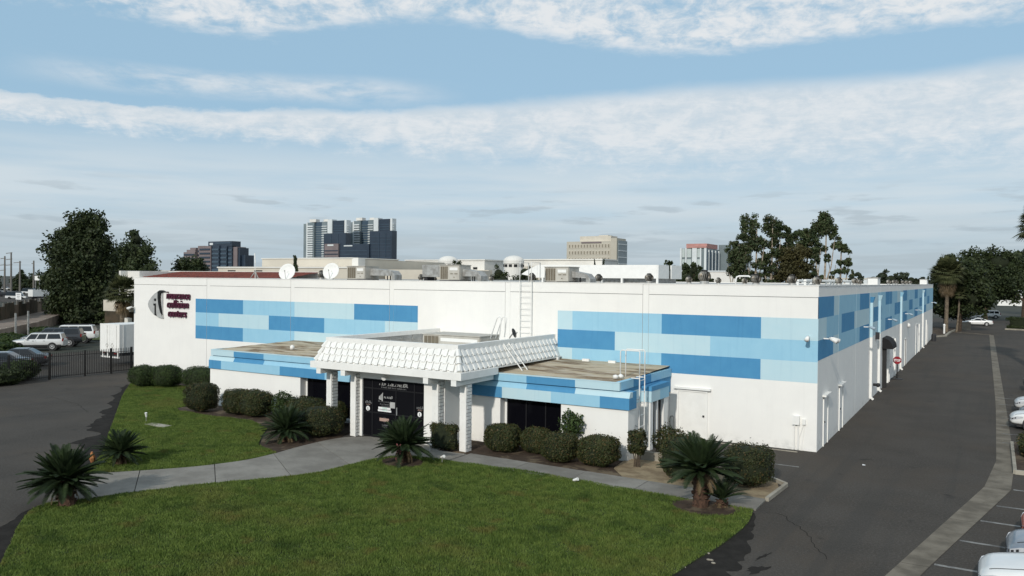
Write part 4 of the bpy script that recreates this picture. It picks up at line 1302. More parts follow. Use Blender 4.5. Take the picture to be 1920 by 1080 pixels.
def dish(x, y, z, r_, label, az_, dark=False, name='satellite_dish'):
    o = thing(name, label, 'satellite dish', (x, y, RZ if not dark else 3.32), 0, None)
    d = Vector((math.sin(az_), -math.cos(az_), .35)).normalized()
    u = d.cross(Vector((0, 0, 1))).normalized(); q_ = u.cross(d)
    c = Vector((x, y, z))
    m_ = MB()
    N, K = 20, 5
    rings = []
    for k in range(K + 1):
        rr_ = r_ * k / K
        for i in range(N):
            a = 2 * math.pi * i / N
            m_.v.append(c + u * math.cos(a) * rr_ + q_ * math.sin(a) * rr_ + d * (.22 * r_ * (k / K) ** 2))
    for k in range(K):
        for i in range(N):
            m_.f.append((k * N + i, k * N + (i + 1) % N, (k + 1) * N + (i + 1) % N, (k + 1) * N + i)); m_.mi.append(0)
    b_ = m_.build('reflector', M['plastic' if dark else 'trim'], o, True)
    sol = b_.modifiers.new('thickness', 'SOLIDIFY'); sol.thickness = .015
    m_ = MB(); m_.tube([c - d * .03, c - d * .2 - Vector((0, 0, .15)), (x - d.x * .2, y - d.y * .2, WORLD[o.name][2])], .035, 8); m_.build('mast', M['galv'], o)
    m_ = MB(); m_.tube([c - q_ * r_ * .95 + d * .18 * r_, c + d * r_ * .75 - q_ * r_ * .1], .015, 6); m_.tube([c + d * r_ * .72 - q_ * r_ * .1, c + d * r_ * .85 - q_ * r_ * .08], .035, 8); m_.build('feed_arm', M['galv'], o)
    return o


dish(-32.75, 1.2, 7.46, .56, 'white dish beside the red tiled roof, left of the pair on the parapet', .35)
dish(-28.95, 1.25, 7.52, .54, 'white dish touching the left rooftop unit, right of the pair on the parapet', .30)
dish(-13.15, -3.0, 4.60, .23, 'small dark dish behind the porch mansard by the leaning ladder', 1.75, True)

# turbine vents: one with its blades, then copies
def turbine_mesh():
    ms = {}
    m_ = MB()
    n_ = 18
    zs = [0, .08, .18, .28, .36, .40]
    rs = [.15, .215, .25, .225, .15, .05]
    for k in range(n_):
        a0 = 2 * math.pi * k / n_
        for s_ in (0, 1):
            pass
        va = []
        for z, r_ in zip(zs, rs):
            for da, dr in ((0, 1.0), (2 * math.pi / n_ * .62, .86)):
                va.append((r_ * dr * math.cos(a0 + da + z), r_ * dr * math.sin(a0 + da + z), .22 + z))
        m_.add(va, [(2 * i, 2 * i + 1, 2 * i + 3, 2 * i + 2) for i in range(len(zs) - 1)])
    return m_


tv = local(thing('turbine_vent', 'x', 'roof vent', (0, 0, 0), 0, 'turbine vents on the warehouse roof'))
turbine_mesh().build('turbine_head', M['vent'], tv, True)
m_ = MB(); m_.lathe([(.12, .20), (.12, .64), (.02, .65)], 12); m_.build('shaft_core', M['black'], tv)
m_ = MB(); m_.lathe([(.06, .60), (.10, .625), (.02, .66)], 10); m_.build('crown_cap', M['vent'], tv)
m_ = MB(); m_.lathe([(.30, 0), (.19, .05), (.17, .22)], 14); m_.build('vent_collar', M['galv'], tv)
spots = [(-31.05, 2.5, 1.1, 'dark turbine vent between the two white dishes'), (-24.85, 5, .8, 'small turbine vent left of the middle rooftop unit'), (-23.9, 5.2, .55, 'low round vent hard against the tall grey box'),
         (-21.45, 8, .72, 'pale round vent in front of the dark trees, right of the middle unit'), (-17.3, 6, 1.0, 'turbine vent seen through the parapet ladder rails'), (-12.45, 5, .92, 'dark turbine vent between the right unit and the white screen box'),
         (-10.65, 8, 1.05, 'turbine vent standing in front of the white screen box'), (-8.95, 10, .85, 'pale turbine vent just right of the white screen box'), (-5.15, .8, 1.2, 'largest turbine vent, close to the parapet, ribs showing'),
         (-7.8, 12, .75, 'small pale vent behind the largest turbine vent'), (-5.7, 10, .75, 'small vent beside the white hooped pipe'), (-2.9, 1.2, .95, 'yellowish turbine vent at the parapet below the eucalyptus trunks'),
         (-1.9, 4, .95, 'pale turbine vent between the eucalyptus groups'), (-.6, 3, .85, 'rusty turbine vent at the building corner')]
for i, (x, y, s_, lb) in enumerate(spots):
    if i == 0:
        tv.location = (x, y, RZ); tv.scale = (s_,) * 3; tv['label'] = lb
    else:
        copy_tree(tv, (x, y, RZ), random.uniform(0, 6), s_, lb)
for i, (x, y, s_) in enumerate(((-2, 18.5, .9), (-2, 25.5, .9), (-2.4, 31, .8), (-2, 48, .9), (-2, 53, .9), (-2.2, 58, .9), (-2, 63, .9), (-2, 68, .9), (-2, 73, .9), (-6, 34, .9), (-5, 27, .9))):
    copy_tree(tv, (x, y, RZ), i * 1.3, s_, ('first', 'second', 'third', 'fourth', 'fifth', 'sixth', 'seventh', 'eighth', 'ninth', 'tenth', 'last')[i] + ' small turbine vent counted from the corner in the far row, right roof side')
# white screen box on legs
sb = thing('equipment_screen', 'long white screened equipment box on short legs in the middle of the roof', 'roof equipment', (-16.1, 24.0, RZ))
m_ = MB(); m_.box(-27.0, -16.2, 24.0, 24.1, 7.32, 8.40); m_.build('front_screen', M['trim'], sb)
m_ = MB(); m_.box(-16.19, -16.09, 24.0, 26.4, 7.32, 8.40); m_.box(-16.19, -16.09, 27.0, 29.5, 7.30, 8.42); m_.build('side_screen', M['trim'], sb)
m_ = MB(); m_.add([(-27.01, 24.0, 7.32), (-27.01, 24.1, 7.32), (-28.6, 24.1, 7.6), (-28.6, 24.0, 7.6), (-27.01, 24.0, 8.4), (-27.01, 24.1, 8.4), (-28.1, 24.1, 7.9), (-28.1, 24.0, 7.9)], [(0, 4, 7, 3), (1, 2, 6, 5), (4, 5, 6, 7), (0, 3, 2, 1), (3, 7, 6, 2)]); m_.build('left_gusset', M['trim'], sb)
for x in (-26.5, -23.5, -21.0, -19.2, -16.2):
    m_ = MB(); m_.box(x - .08, x + .08, 24.0, 24.2, RZ, 7.318); m_.build('screen_leg', M['trim'], sb)
m_ = MB(); m_.box(-26.8, -16.4, 24.6, 29.0, 6.95, 7.95); m_.build('inner_unit', M['galv'], sb)
hp = MB(); hp.tube([(-6.75, 12, 6.9), (-6.75, 12, 7.25), (-6.7, 12, 7.42), (-6.55, 12, 7.48), (-6.0, 12, 7.48), (-5.9, 12, 7.42)], .05, 8)
tag(hp.build('hooped_pipe', M['trim'], None, True), 'white hooped pipe on the roof under the leftmost eucalyptus', 'pipe')
an = thing('antenna', 'thin white antenna on a small tripod above the red tiled roof', 'antenna', (-37.9, 3, RZ))
m_ = MB(); m_.tube([(-37.9, 3, 7.0), (-37.9, 3, 8.1)], .02, 6); m_.tube([(-37.9, 3, 8.1), (-37.95, 3, 8.8)], .035, 6); m_.build('mast', M['trim'], an)
for a in (0, 2.1, 4.2):
    m_ = MB(); m_.tube([(-37.9, 3, 7.55), (-37.9 + .42 * math.cos(a), 3 + .42 * math.sin(a), 6.9)], .025, 6); m_.build('tripod_leg', M['galv'], an)
for x0, x1, y0, y1, z1, lb in ((-3.0, -2.2, 41, 43, 7.55, 'pale rooftop box near the right roof edge, halfway back'), (-1.3, -.5, 78, 80.5, 7.6, 'pale rooftop box at the far right roof corner')):
    o = thing('roof_hatch', lb, 'roof box', (x0, y0, RZ))
    m_ = MB(); m_.box(x0, x1, y0, y1, RZ, z1); m_.build('hatch_body', M['trim'], o)
    m_ = MB(); m_.box(x0 - .05, x1 + .05, y0 - .05, y1 + .05, z1 + .002, z1 + .08); m_.build('hatch_lid', M['galv'], o)
for (x, y0, y1) in ((-3.2, 14, 34), (-4.8, 20, 36)):
    m_ = MB(); m_.tube([(x, y0, 7.25), (x, y1, 7.25)], .09, 8)
    for k in range(5):
        m_.box(x - .06, x + .06, y0 + k * (y1 - y0) / 4.4, y0 + .12 + k * (y1 - y0) / 4.4, RZ, 7.2)
    tag(m_.build('roof_pipe', M['trim']), 'long pale pipe along the right roof side, ' + ('nearer the edge' if x > -4 else 'further from the edge'), 'pipe')

# ------------------------------------------------------------------ plants
def leaf_cards(cent, nrm, size, elong=1.6, jitter=.7):
    """one small bent-free quad per leaf clump; returns verts, faces"""
    n = len(cent)
    nn = nrm + rng.normal(0, jitter, (n, 3))
    nn /= np.linalg.norm(nn, axis=1)[:, None] + 1e-9
    t = rng.normal(0, 1, (n, 3))
    u = np.cross(nn, t); u /= np.linalg.norm(u, axis=1)[:, None] + 1e-9
    w_ = np.cross(nn, u)
    s_ = (size * rng.uniform(.6, 1.35, n))[:, None]
    a, b = u * s_ * elong / 2, w_ * s_ / 2
    v = np.stack([cent - a, cent - b * .9, cent + a, cent + b * .9], 1)
    return v.reshape(-1, 3), n


def leaf_object(name, v, n, mats, parent, core=None, kind=None):
    """core: (verts, faces) of an inner solid, second material"""
    nv = len(v)
    me = bpy.data.meshes.new(name)
    cv, cf = core if core else (np.zeros((0, 3)), [])
    nc = len(cf)
    me.vertices.add(nv + len(cv))
    me.vertices.foreach_set('co', np.concatenate([v, np.array(cv).reshape(-1, 3)]).astype(np.float32).ravel())
    cl = [i + nv for f in cf for i in f]
    me.loops.add(4 * n + len(cl)); me.polygons.add(n + nc)
    me.loops.foreach_set('vertex_index', np.concatenate([np.arange(4 * n), np.array(cl, dtype=int)]).astype(np.int32))
    st = list(range(0, 4 * n, 4)); k = 4 * n
    for f in cf:
        st.append(k); k += len(f)
    me.polygons.foreach_set('loop_start', np.array(st, np.int32))
    me.polygons.foreach_set('material_index', np.array([0] * n + [1] * nc, np.int32))
    me.update(calc_edges=True)
    for mt in mats:
        me.materials.append(mt)
    return link(name, me, parent, kind=kind)


def blob_core(rx, ry, rz, c=(0, 0, 0), n=10, m_=7, sq=1.0):
    v, f = [], []
    for j in range(m_ + 1):
        ph = math.pi * j / m_
        for i in range(n):
            th = 2 * math.pi * i / n
            p = Vector((math.sin(ph) * math.cos(th), math.sin(ph) * math.sin(th), math.cos(ph)))
            p = Vector([math.copysign(abs(q) ** sq, q) for q in p])
            v.append((c[0] + rx * p.x, c[1] + ry * p.y, c[2] + rz * p.z))
    for j in range(m_):
        for i in range(n):
            f.append((j * n + i, (j + 1) * n + i, (j + 1) * n + (i + 1) % n, j * n + (i + 1) % n))
    return v, f


def shrub_points(n, rx, ry, h, sq, seed, lump=.10, z0=.06):
    """points on a clipped, lumpy rounded box standing on the ground"""
    r_ = np.random.default_rng(seed)
    d = r_.normal(0, 1, (n, 3)); d /= np.linalg.norm(d, axis=1)[:, None]
    p = np.sign(d) * np.abs(d) ** sq
    ph = r_.uniform(0, 6, 6)
    bump_ = 1 + lump * (np.sin(d[:, 0] * 5 + ph[0]) * np.sin(d[:, 1] * 5 + ph[1]) + .7 * np.sin(d[:, 2] * 7 + ph[2] + d[:, 0] * 4))
    k = bump_ * r_.uniform(.86, 1.04, n)
    c = np.stack([p[:, 0] * rx * k, p[:, 1] * ry * k, z0 + (h - z0) * (.5 + .5 * p[:, 2] * k)], 1)
    return c, d


def shrub(name, label, x, y, wd, dp, h, sq=.6, mt='leaf_shrub', n=9000, leaf=.042, lump=.045, stem=True, cat='shrub', group=None, core=.90, twigs=40, parent_loc=None):
    o = local(thing(name, label, cat, (x, y, .03), random.uniform(-.2, .2), group))
    sd = abs(hash((round(x, 2), round(y, 2)))) % 99991
    c, d = shrub_points(n, wd / 2, dp / 2, h, sq, sd, lump)
    if twigs:
        r_ = np.random.default_rng(sd + 1)
        k = r_.choice(len(c), twigs)
        c2 = c[k] + d[k] * r_.uniform(.02, .12, (twigs, 1)); c2[:, 2] += r_.uniform(0, .1, twigs)
        c = np.concatenate([c, c2]); d = np.concatenate([d, d[k]])
    v, m_ = leaf_cards(c, d, leaf, 1.5, .65)
    co = blob_core(wd / 2 * core, dp / 2 * core, h / 2 * core, (0, 0, h * .5), 14, 9, sq) if core else None
    leaf_object('foliage', v, m_, [M[mt], M['leaf_core']], o, co)
    if stem:
        s_ = MB()
        for k in range(4):
            a = k * 1.7
            s_.tube([(.1 * math.cos(a), .1 * math.sin(a), -.05), (.16 * math.cos(a), .16 * math.sin(a), h * .4)], [.03, .015], 6)
        s_.build('stem', M['bark'], o)
    return o


GB = 'green shrubs along the wall at the back of the lawn'
shrub('green_shrub', 'lumpy green shrub at the left corner of the white wall, leftmost of three', -40.25, -3.9, 1.75, 1.7, 1.38, .8, 'leaf_green', group=GB, twigs=160)
shrub('green_shrub', 'middle lumpy green shrub of three in front of the white wall under the sign', -38.85, -3.2, 2.0, 1.8, 1.42, .8, 'leaf_green', group=GB, twigs=160)
shrub('green_shrub', 'wide green shrub nearest the left wing, rightmost of three under the sign', -36.5, -2.4, 2.9, 1.8, 1.40, .85, 'leaf_green', group=GB, twigs=220)
BOX = 'clipped rounded shrubs in front of the office wings'
shrub('clipped_shrub', 'tall brown-green clipped shrub at the left end corner of the left wing', -29.35, -7.9, 1.7, 1.5, 1.55, .72, group=BOX)
shrub('clipped_shrub', 'left of two touching clipped shrubs in front of the left wing wall', -27.2, -7.35, 1.45, 1.4, 1.28, .68, group=BOX)
shrub('clipped_shrub', 'right of two touching clipped shrubs in front of the left wing wall', -25.95, -7.3, 1.75, 1.5, 1.32, .68, group=BOX)
shrub('loose_shrub', 'small loose upright shrub beside the left wing window', -24.6, -6.75, 1.0, .8, 1.25, .9, 'leaf_green', 2200, .06, .15, core=.6, twigs=200)
shrub('clipped_shrub', 'dark rounded shrub behind the cycad by the left wing window', -22.2, -7.5, 1.9, 1.5, 1.30, .65, group=BOX)
shrub('clipped_shrub', 'low dark shrub under the left wing window, behind the others', -20.9, -6.85, 1.3, .9, 1.15, .65, group=BOX)
shrub('clipped_shrub', 'broad brownish shrub at the entrance walk beside the leftmost porch column', -19.75, -9.0, 2.3, 1.9, 1.32, .7, group=BOX, n=6500)
shrub('clipped_hedge', 'square clipped hedge between the two right porch columns', -13.25, -8.42 + .05, 1.32, .46, 1.10, .35, n=3600)
shrub('clipped_shrub', 'clipped shrub just right of the rightmost porch column', -11.05, -7.25, 1.5, 1.35, 1.12, .68, group=BOX)
shrub('clipped_shrub', 'clipped shrub under the right wing window, set back from its neighbours', -9.75, -6.75, 1.25, 1.1, 1.02, .68, group=BOX)
shrub('clipped_shrub', 'round clipped shrub in front of the right edge of the right wing window', -8.25, -7.55, 1.5, 1.4, 1.12, .72, group=BOX)
shrub('clipped_shrub', 'wide clipped shrub in front of the white corner wall of the right wing', -6.65, -7.35, 1.55, 1.4, 1.15, .72, group=BOX, twigs=60)
shrub('clipped_shrub', 'big rounded shrub left of the tall cycad, overhanging the walk', -3.25, -7.35, 1.6, 1.7, 1.50, .65, group=BOX, n=6500)
shrub('clipped_shrub', 'big reddish topped shrub right of the tall cycad at the kerb corner', -1.05, -7.0, 1.65, 1.7, 1.38, .65, group=BOX, n=6500)
shrub('loose_shrub', 'loose bushy shrub with pale sprigs behind the big rounded shrub, by the bay', -4.75, -4.7, 1.25, 1.1, 1.25, .9, 'leaf_shrub', 2600, .06, .2, core=.6, twigs=420)
shrub('loose_shrub', 'brownish shrub on the kerb island by the parked white sedan', 8.2, 4.0, 1.9, 3.6, .95, .7, 'leaf_shrub', 4200, .06, .1)
# two-stemmed upright shrub at the ladder, lollipop shrub by the window
o = local(thing('upright_shrub', 'narrow two-stemmed upright shrub at the foot of the roof ladder', 'shrub', (-5.33, -6.75, .02)))
c, d = shrub_points(2200, .33, .3, .92, .6, 77, .1, .0)
c[:, 2] += .50
v, n_ = leaf_cards(c, d, .055, 1.5, .7)
leaf_object('foliage', v, n_, [M['leaf_shrub'], M['leaf_core']], o, blob_core(.24, .22, .38, (0, 0, .95), 10, 7, .7))
for k in range(5):
    m_ = MB(); m_.tube([(.06 * (k - 2), .03 * (k % 2), -.05), (.05 * (k - 2), .02, .3), (.09 * (k - 2), .05 * (k % 3 - 1), .7)], [.028, .022, .015], 6); m_.build('stem', M['bark'], o)
o = local(thing('small_tree', 'small open leafy tree with a thin trunk against the right wing wall', 'tree', (-8.35, -6.35, .02)))
c, d = shrub_points(900, .42, .36, .95, .9, 78, .25, .0)
c[:, 2] += .80; c = c * np.array([1, 1, 1]) + rng.normal(0, .05, c.shape)
v, n_ = leaf_cards(c, d, .075, 1.6, 1.0)
leaf_object('crown', v, n_, [M['leaf_green'], M['leaf_core']], o, blob_core(.2, .18, .3, (0, 0, 1.25), 8, 6))
for k in range(4):
    m_ = MB(); m_.tube([(.02 * k, 0, -.05), (.03 * k - .03, .02, .6), (.14 * (k - 1.5), .06 * (k % 2), 1.3)], [.02, .016, .008], 6); m_.build('trunk', M['bark'], o)


# cycads
def frond_mesh(L, droop, seed, nl=44, leaf=.165):
    r_ = random.Random(seed)
    m_ = MB()
    pts = []
    for i in range(9):
        t = i / 8
        pts.append(Vector((L * t * (1 - .10 * droop * t), .02 * math.sin(3 * t + seed), -droop * L * .42 * t ** 2.1)))
    m_.tube(pts, [.012 - .0095 * i / 8 for i in range(9)], 4, 0, False)
    for i in range(nl):
        t = .10 + .89 * i / (nl - 1)
        k = min(int(t * 8), 7)
        p = pts[k].lerp(pts[k + 1], t * 8 - k)
        d = (pts[k + 1] - pts[k]).normalized()
        ll = leaf * (math.sin(math.pi * min(1, .12 + .86 * t)) ** .6) * r_.uniform(.85, 1.1)
        for s_ in (-1, 1):
            out_ = (d * .62 + Vector((0, s_ * .74, .30))).normalized()
            wv = d * .0095
            a, b = p - wv, p + wv
            tip = p + out_ * ll + Vector((0, 0, -.02 * droop))
            mid = p + out_ * ll * .55
            m_.add([a, b, mid + wv * .9, tip, mid - wv * .9], [(0, 1, 2, 3, 4) if s_ > 0 else (4, 3, 2, 1, 0)])
    return m_.mesh('frond', M['leaf_cycad'])


FR = [frond_mesh(1.0, dr, i) for i, dr in enumerate((.15, .3, .5, .7, .85, .25))]


FD = FR[4].copy(); FD.name = 'frond'; FD.materials.clear(); FD.materials.append(M['leaf_dry'])


def cycad(label, x, y, trunk_h, L, nf, el0, el1, lean=(0, 0), tr=.19, wells=True):
    o = local(thing('cycad', label, 'cycad palm', (x, y, .03), 0, 'cycads on the lawns'))
    m_ = MB()
    prof = []
    rr_ = random.Random(int(x * 10))
    top = Vector((lean[0], lean[1], trunk_h))
    pts = [Vector((0, 0, -.08)), Vector((lean[0] * .2, lean[1] * .2, trunk_h * .35)), Vector((lean[0] * .6, lean[1] * .6, trunk_h * .7)), top]
    m_.tube(pts, [tr * 1.15, tr, tr * 1.05, tr * .8], 12)
    for k in range(int(46 * max(.5, trunk_h))):                       # old leaf bases
        t = rr_.uniform(.02, .98); a = rr_.uniform(0, 6.28)
        c = Vector((lean[0] * t, lean[1] * t, trunk_h * t)) + Vector((math.cos(a), math.sin(a), 0)) * tr * .98
        m_.bar(c, c + Vector((math.cos(a) * .07, math.sin(a) * .07, .05)), .05, .035)
    m_.build('trunk', M['cycad_trunk'], o)
    nf = int(nf * 1.3)
    for k in range(nf):
        t = (k + .5) / nf
        a = k * 2.39996 + rr_.uniform(-.15, .15)
        el = el0 + (el1 - el0) * t ** .85 + rr_.uniform(-.08, .08)
        f = bpy.data.objects.new('frond', FR[k % len(FR) if t < .6 else (0, 1, 5)[k % 3]])
        COL.objects.link(f); f.parent = o
        s_ = L * rr_.uniform(.72, 1.04) * (1.0 - .12 * t) * (.62 if k < 7 else 1.0)
        if k < 7:
            f.data = FD; el = -.75 + .3 * rr_.random()
        f.matrix_local = Matrix.Translation(top) @ Matrix.Rotation(a, 4, 'Z') @ Matrix.Rotation(-el, 4, 'Y') @ Matrix.Rotation(rr_.uniform(-.3, .3), 4, 'X') @ Matrix.Scale(s_, 4)
    return o


cycad('cycad at the centre of the entrance walk with a pink flower spike at its foot', -13.2, -11.1, .66, 1.36, 120, -.30, 1.4)
cycad('cycad with spread fronds in front of the dark shrubs left of the entrance walk', -20.0, -10.75, .45, 1.35, 90, -.45, 1.35)
cycad('cycad at the left lawn edge behind the foremost left one, above the walk', -21.9, -17.2, .42, 1.12, 95, -.30, 1.35)
cycad('foremost left cycad leaning over the drive at the mouth of the walk', -18.2, -21.3, .68, 1.40, 130, -.35, 1.35, (-.35, .1), .22)
cycad('tallest cycad with a thick trunk on the right lawn corner', -1.6, -10.65, 1.14, 1.46, 110, -.12, 1.4, (.0, .0), .23)
cycad('small cycad pup growing at the right side of the tallest cycad trunk', -1.02, -10.35, .25, .95, 30, .15, 1.25, (.0, .0), .13)
o = thing('flower_spike', 'pink flower spike at the foot of the cycad on the entrance walk', 'flower', (-13.02, -11.62, .03))
m_ = MB()
for k in range(26):
    a, t = k * 2.4, k / 26
    c = Vector((-13.02 + .10 * math.cos(a) * (1 - .5 * t), -11.62 + .10 * math.sin(a) * (1 - .5 * t), .12 + .72 * t))
    m_.tube([c, c + Vector((.03 * math.cos(a), .03 * math.sin(a), .06))], [.028, .012], 5)
M['pink'] = material('dull_pink_petal', (0.30, 0.10, 0.10), 0.8, (0.18, 0.06, 0.07), 8)
m_.build('bloom', M['pink'], o)
m_ = MB(); m_.tube([(-13.02, -11.62, 0), (-13.02, -11.62, .8)], .03, 6); m_.build('stalk', M['bark'], o)


# fan palms
def fan_leaf(m_, base, d, L, seg=13, spread=2.3, droop=.25, mi=0):
    d = d.normalized()
    sd = d.cross(Vector((0, 0, 1)))
    if sd.length < .05:
        sd = Vector((1, 0, 0))
    sd.normalize()
    c = base + d * L * .5
    m_.tube([base, c], [.03, .018], 4, mi, False)
    for k in range(seg):
        a = (k / (seg - 1) - .5) * spread
        r_ = (d * math.cos(a) + sd * math.sin(a)).normalized()
        tip = c + r_ * L * .62 * (1 - .12 * abs(a)) + Vector((0, 0, -droop * L * (.5 + .3 * abs(a))))
        mid = c + r_ * L * .34 + Vector((0, 0, -droop * L * .1))
        wv = r_.cross(d.cross(sd)).normalized() * L * .04
        m_.add([c, mid - wv, tip, mid + wv], [(0, 1, 2, 3)], mi)


def fan_palm(name, label, x, y, h, tr, L, n_g, n_d, sway=0.0, leafmat='leaf_dark', skirt_len=.35):
    o = local(thing(name, label, 'palm tree', (x, y, 0)))
    m_ = MB()
    pts = [(sway * math.sin(t * 2), 0, h * t - .1 * (t == 0)) for t in (0, .25, .5, .75, 1)]
    m_.tube(pts, [tr * 1.25, tr, tr * .92, tr * .9, tr * .85], 12)
    for k in range(int(h * 7)):
        z = h * (k / (h * 7)); m_.lathe([(tr * 1.02, z), (tr * 1.06, z + .04), (tr * .98, z + .07)], 10, (sway * math.sin(z / h * 2), 0, 0))
    m_.build('trunk', M['palm_bark'], o)
    top = Vector((sway * math.sin(2), 0, h))
    cr = MB()
    for k in range(n_g):
        t = k / n_g; a = k * 2.39996; el = -.5 + 1.9 * t
        d = Vector((math.cos(a) * math.cos(el), math.sin(a) * math.cos(el), math.sin(el)))
        fan_leaf(cr, top + Vector((0, 0, .2 * t)), d, L * random.uniform(.85, 1.1))
    cr.build('crown', M[leafmat], o)
    if n_d:
        sk = MB()
        for k in range(n_d):
            t = k / n_d; a = k * 2.39996; el = -1.25 + .5 * t
            d = Vector((math.cos(a) * math.cos(el), math.sin(a) * math.cos(el), math.sin(el)))
            fan_leaf(sk, top - Vector((0, 0, skirt_len * L * (1 - t))), d, L * .75, 9, 1.6, .4)
        sk.build('skirt', M['leaf_dry'], o)
    return o


M['palm_bark'] = material('fibrous_palm_bark', (0.20, 0.16, 0.115), 0.95, (0.10, 0.078, 0.055), 4.0)
M['leaf_palm'] = foliage('fan_palm_leaf', (0.040, 0.052, 0.020), (0.12, 0.125, 0.055), None, 1.0, 0.2)
fan_palm('fan_palm', 'fan palm behind the white trailer at the left corner of the warehouse', -84.2, 22.6, 5.0, .27, 2.2, 60, 12, .3, 'leaf_palm')
fan_palm('fan_palm', 'tall fan palm with a shaggy brown skirt at the far right corner of the warehouse', 1.0, 96.0, 8.5, .26, 2.5, 84, 22, .1, 'leaf_palm', .5)
fan_palm('fan_palm', 'thin young palm stem beside the shaggy palm on the kerb island', 2.3, 97.5, 5.6, .12, 1.3, 26, 0, .3, 'leaf_palm')
fan_palm('fan_palm', 'very tall palm whose brown skirt hangs in at the upper right edge', 9.75, 43.2, 12.0, .32, 1.9, 60, 60, .0, 'leaf_palm', 1.3)


# trees: trunk, limbs and a crown of leaf clumps round several lobes
def tree(name, label, x, y, trunk, lobes, n, leaf, mt, bark='bark', tr=.3, group=None, core=.0, fill=.55, cat='tree', far=1.0):
    """trunk: list of polylines (local); lobes: (x, y, z, rx, ry, rz) local"""
    lobes = [(a * far, b * far, 7.17 + (c - 7.17) * far, d * far, e * far, f_ * far) for a, b, c, d, e, f_ in lobes]
    o = local(thing(name, label, cat, (x, y, 0), 0, group))
    m_ = MB()
    for i, pl in enumerate(trunk):
        k = len(pl)
        r0 = tr if i == 0 else tr * .55
        m_.tube(pl, [r0 * (1 - .75 * j / max(1, k - 1)) for j in range(k)], 8)
    m_.build('trunk', M[bark], o)
    vol = np.array([l[3] * l[4] * l[5] for l in lobes]) ** .75
    cnt = (n * vol / vol.sum()).astype(int)
    cs, ds = [], []
    cv, cf = [], []
    for l, k in zip(lobes, cnt):
        # each lobe is a cluster of smaller puffs so its outline is broken
        npf = max(5, int(k / 90))
        pd = rng.normal(0, 1, (npf, 3)); pd /= np.linalg.norm(pd, axis=1)[:, None]
        pc = np.array(l[:3]) + pd * np.array(l[3:6]) * rng.uniform(fill, .92, (npf, 1))
        w_ = rng.integers(0, npf, k)
        d = rng.normal(0, 1, (k, 3)); d /= np.linalg.norm(d, axis=1)[:, None]
        pr = np.array(l[3:6]) * .40
        cs.append(pc[w_] + d * pr * rng.uniform(.25, 1.08, (k, 1))); ds.append(d)
        if core:
            a, b = blob_core(l[3] * core, l[4] * core, l[5] * core, l[:3], 9, 6)
            cf += [tuple(i + len(cv) for i in f) for f in b]; cv += a
    c, d = np.concatenate(cs), np.concatenate(ds)
    c[:, 2] = np.maximum(c[:, 2], .3)
    v, q = leaf_cards(c, d, leaf, 1.4, .8)
    leaf_object('crown', v, q, [M[mt], M['leaf_core']], o, (cv, cf) if core else None)
    return o


# the dark trees at the left
tree('dark_tree', 'huge dark tree at the left, tallest on that side, beyond the parked cars', -110.2, 32.8,
     [[(0, 0, 0), (.2, 0, 4), (.4, .3, 9), (.6, 0, 13)], [(.1, 0, 3), (-1.6, .5, 6), (-3.0, 1, 9)], [(.1, 0, 3), (1.8, -.5, 6), (3, 0, 9)]],
     [(-.2, 0, 8, 4.4, 4, 4.6), (2.0, 0, 11.2, 2.4, 2.4, 2.4), (-3.4, 0, 6.8, 2.0, 2, 2.2), (-2.6, -.6, 10, 2.6, 3, 2.6), (1.0, 0, 13.2, 2.4, 2.4, 2.3), (2.6, 0, 9.0, 2.5, 3, 3.4), (-2.0, 0, 5, 3.2, 3, 2.6), (1.6, 0, 4.2, 3.4, 3, 2.8), (-.4, 0, 12.3, 2.4, 2.2, 1.9), (-3.6, 0, 8.2, 1.6, 2, 1.6), (-2.4, 0, 2.4, 3.2, 3, 2.4), (2.4, 0, 2.2, 3.4, 3, 2.4), (0, 0, 6, 4.4, 4, 3)],
     46000, .34, 'leaf_dark', core=.58, far=1.18)
tree('dark_tree', 'dark pointed tree between the huge left tree and the warehouse', -126.5, 52.0, [[(0, 0, 0), (0, 0, 5), (0, 0, 11)]], far=1.35, lobes=
     [(0, 0, 6, 4.2, 3, 4.2), (.3, 0, 10, 2.4, 2, 2.6), (-.8, 0, 4, 4.0, 3, 3.0), (2.4, 0, 7.0, 2.2, 2, 2.6), (-2.4, 0, 8.2, 2.4, 2, 2.6), (.4, 0, 12, 1.2, 1.2, 1.2), (-2.2, 0, 5, 2.6, 2.6, 4), (2.2, 0, 4.6, 2.4, 2.4, 3.4), (0, 0, 2, 3.6, 3, 2.4)], n=30000, leaf=.36, mt='leaf_dark', core=.58)
tree('dark_tree', 'low dark tree just above the left end of the red tiled roof', -124.5, 62.0, [[(0, 0, 0), (0, 0, 5), (.5, 0, 9)]], far=1.25, lobes=
     [(0, 0, 7, 2.6, 2.5, 3.0), (-1.5, 0, 6, 2.4, 2, 3.2), (1.4, 0, 8.0, 1.6, 1.5, 1.9), (0, 0, 3, 3, 2.5, 2.8)], n=14000, leaf=.36, mt='leaf_dark', core=.5)
# eucalyptus behind the warehouse
EU = 'eucalyptus trees behind the warehouse'


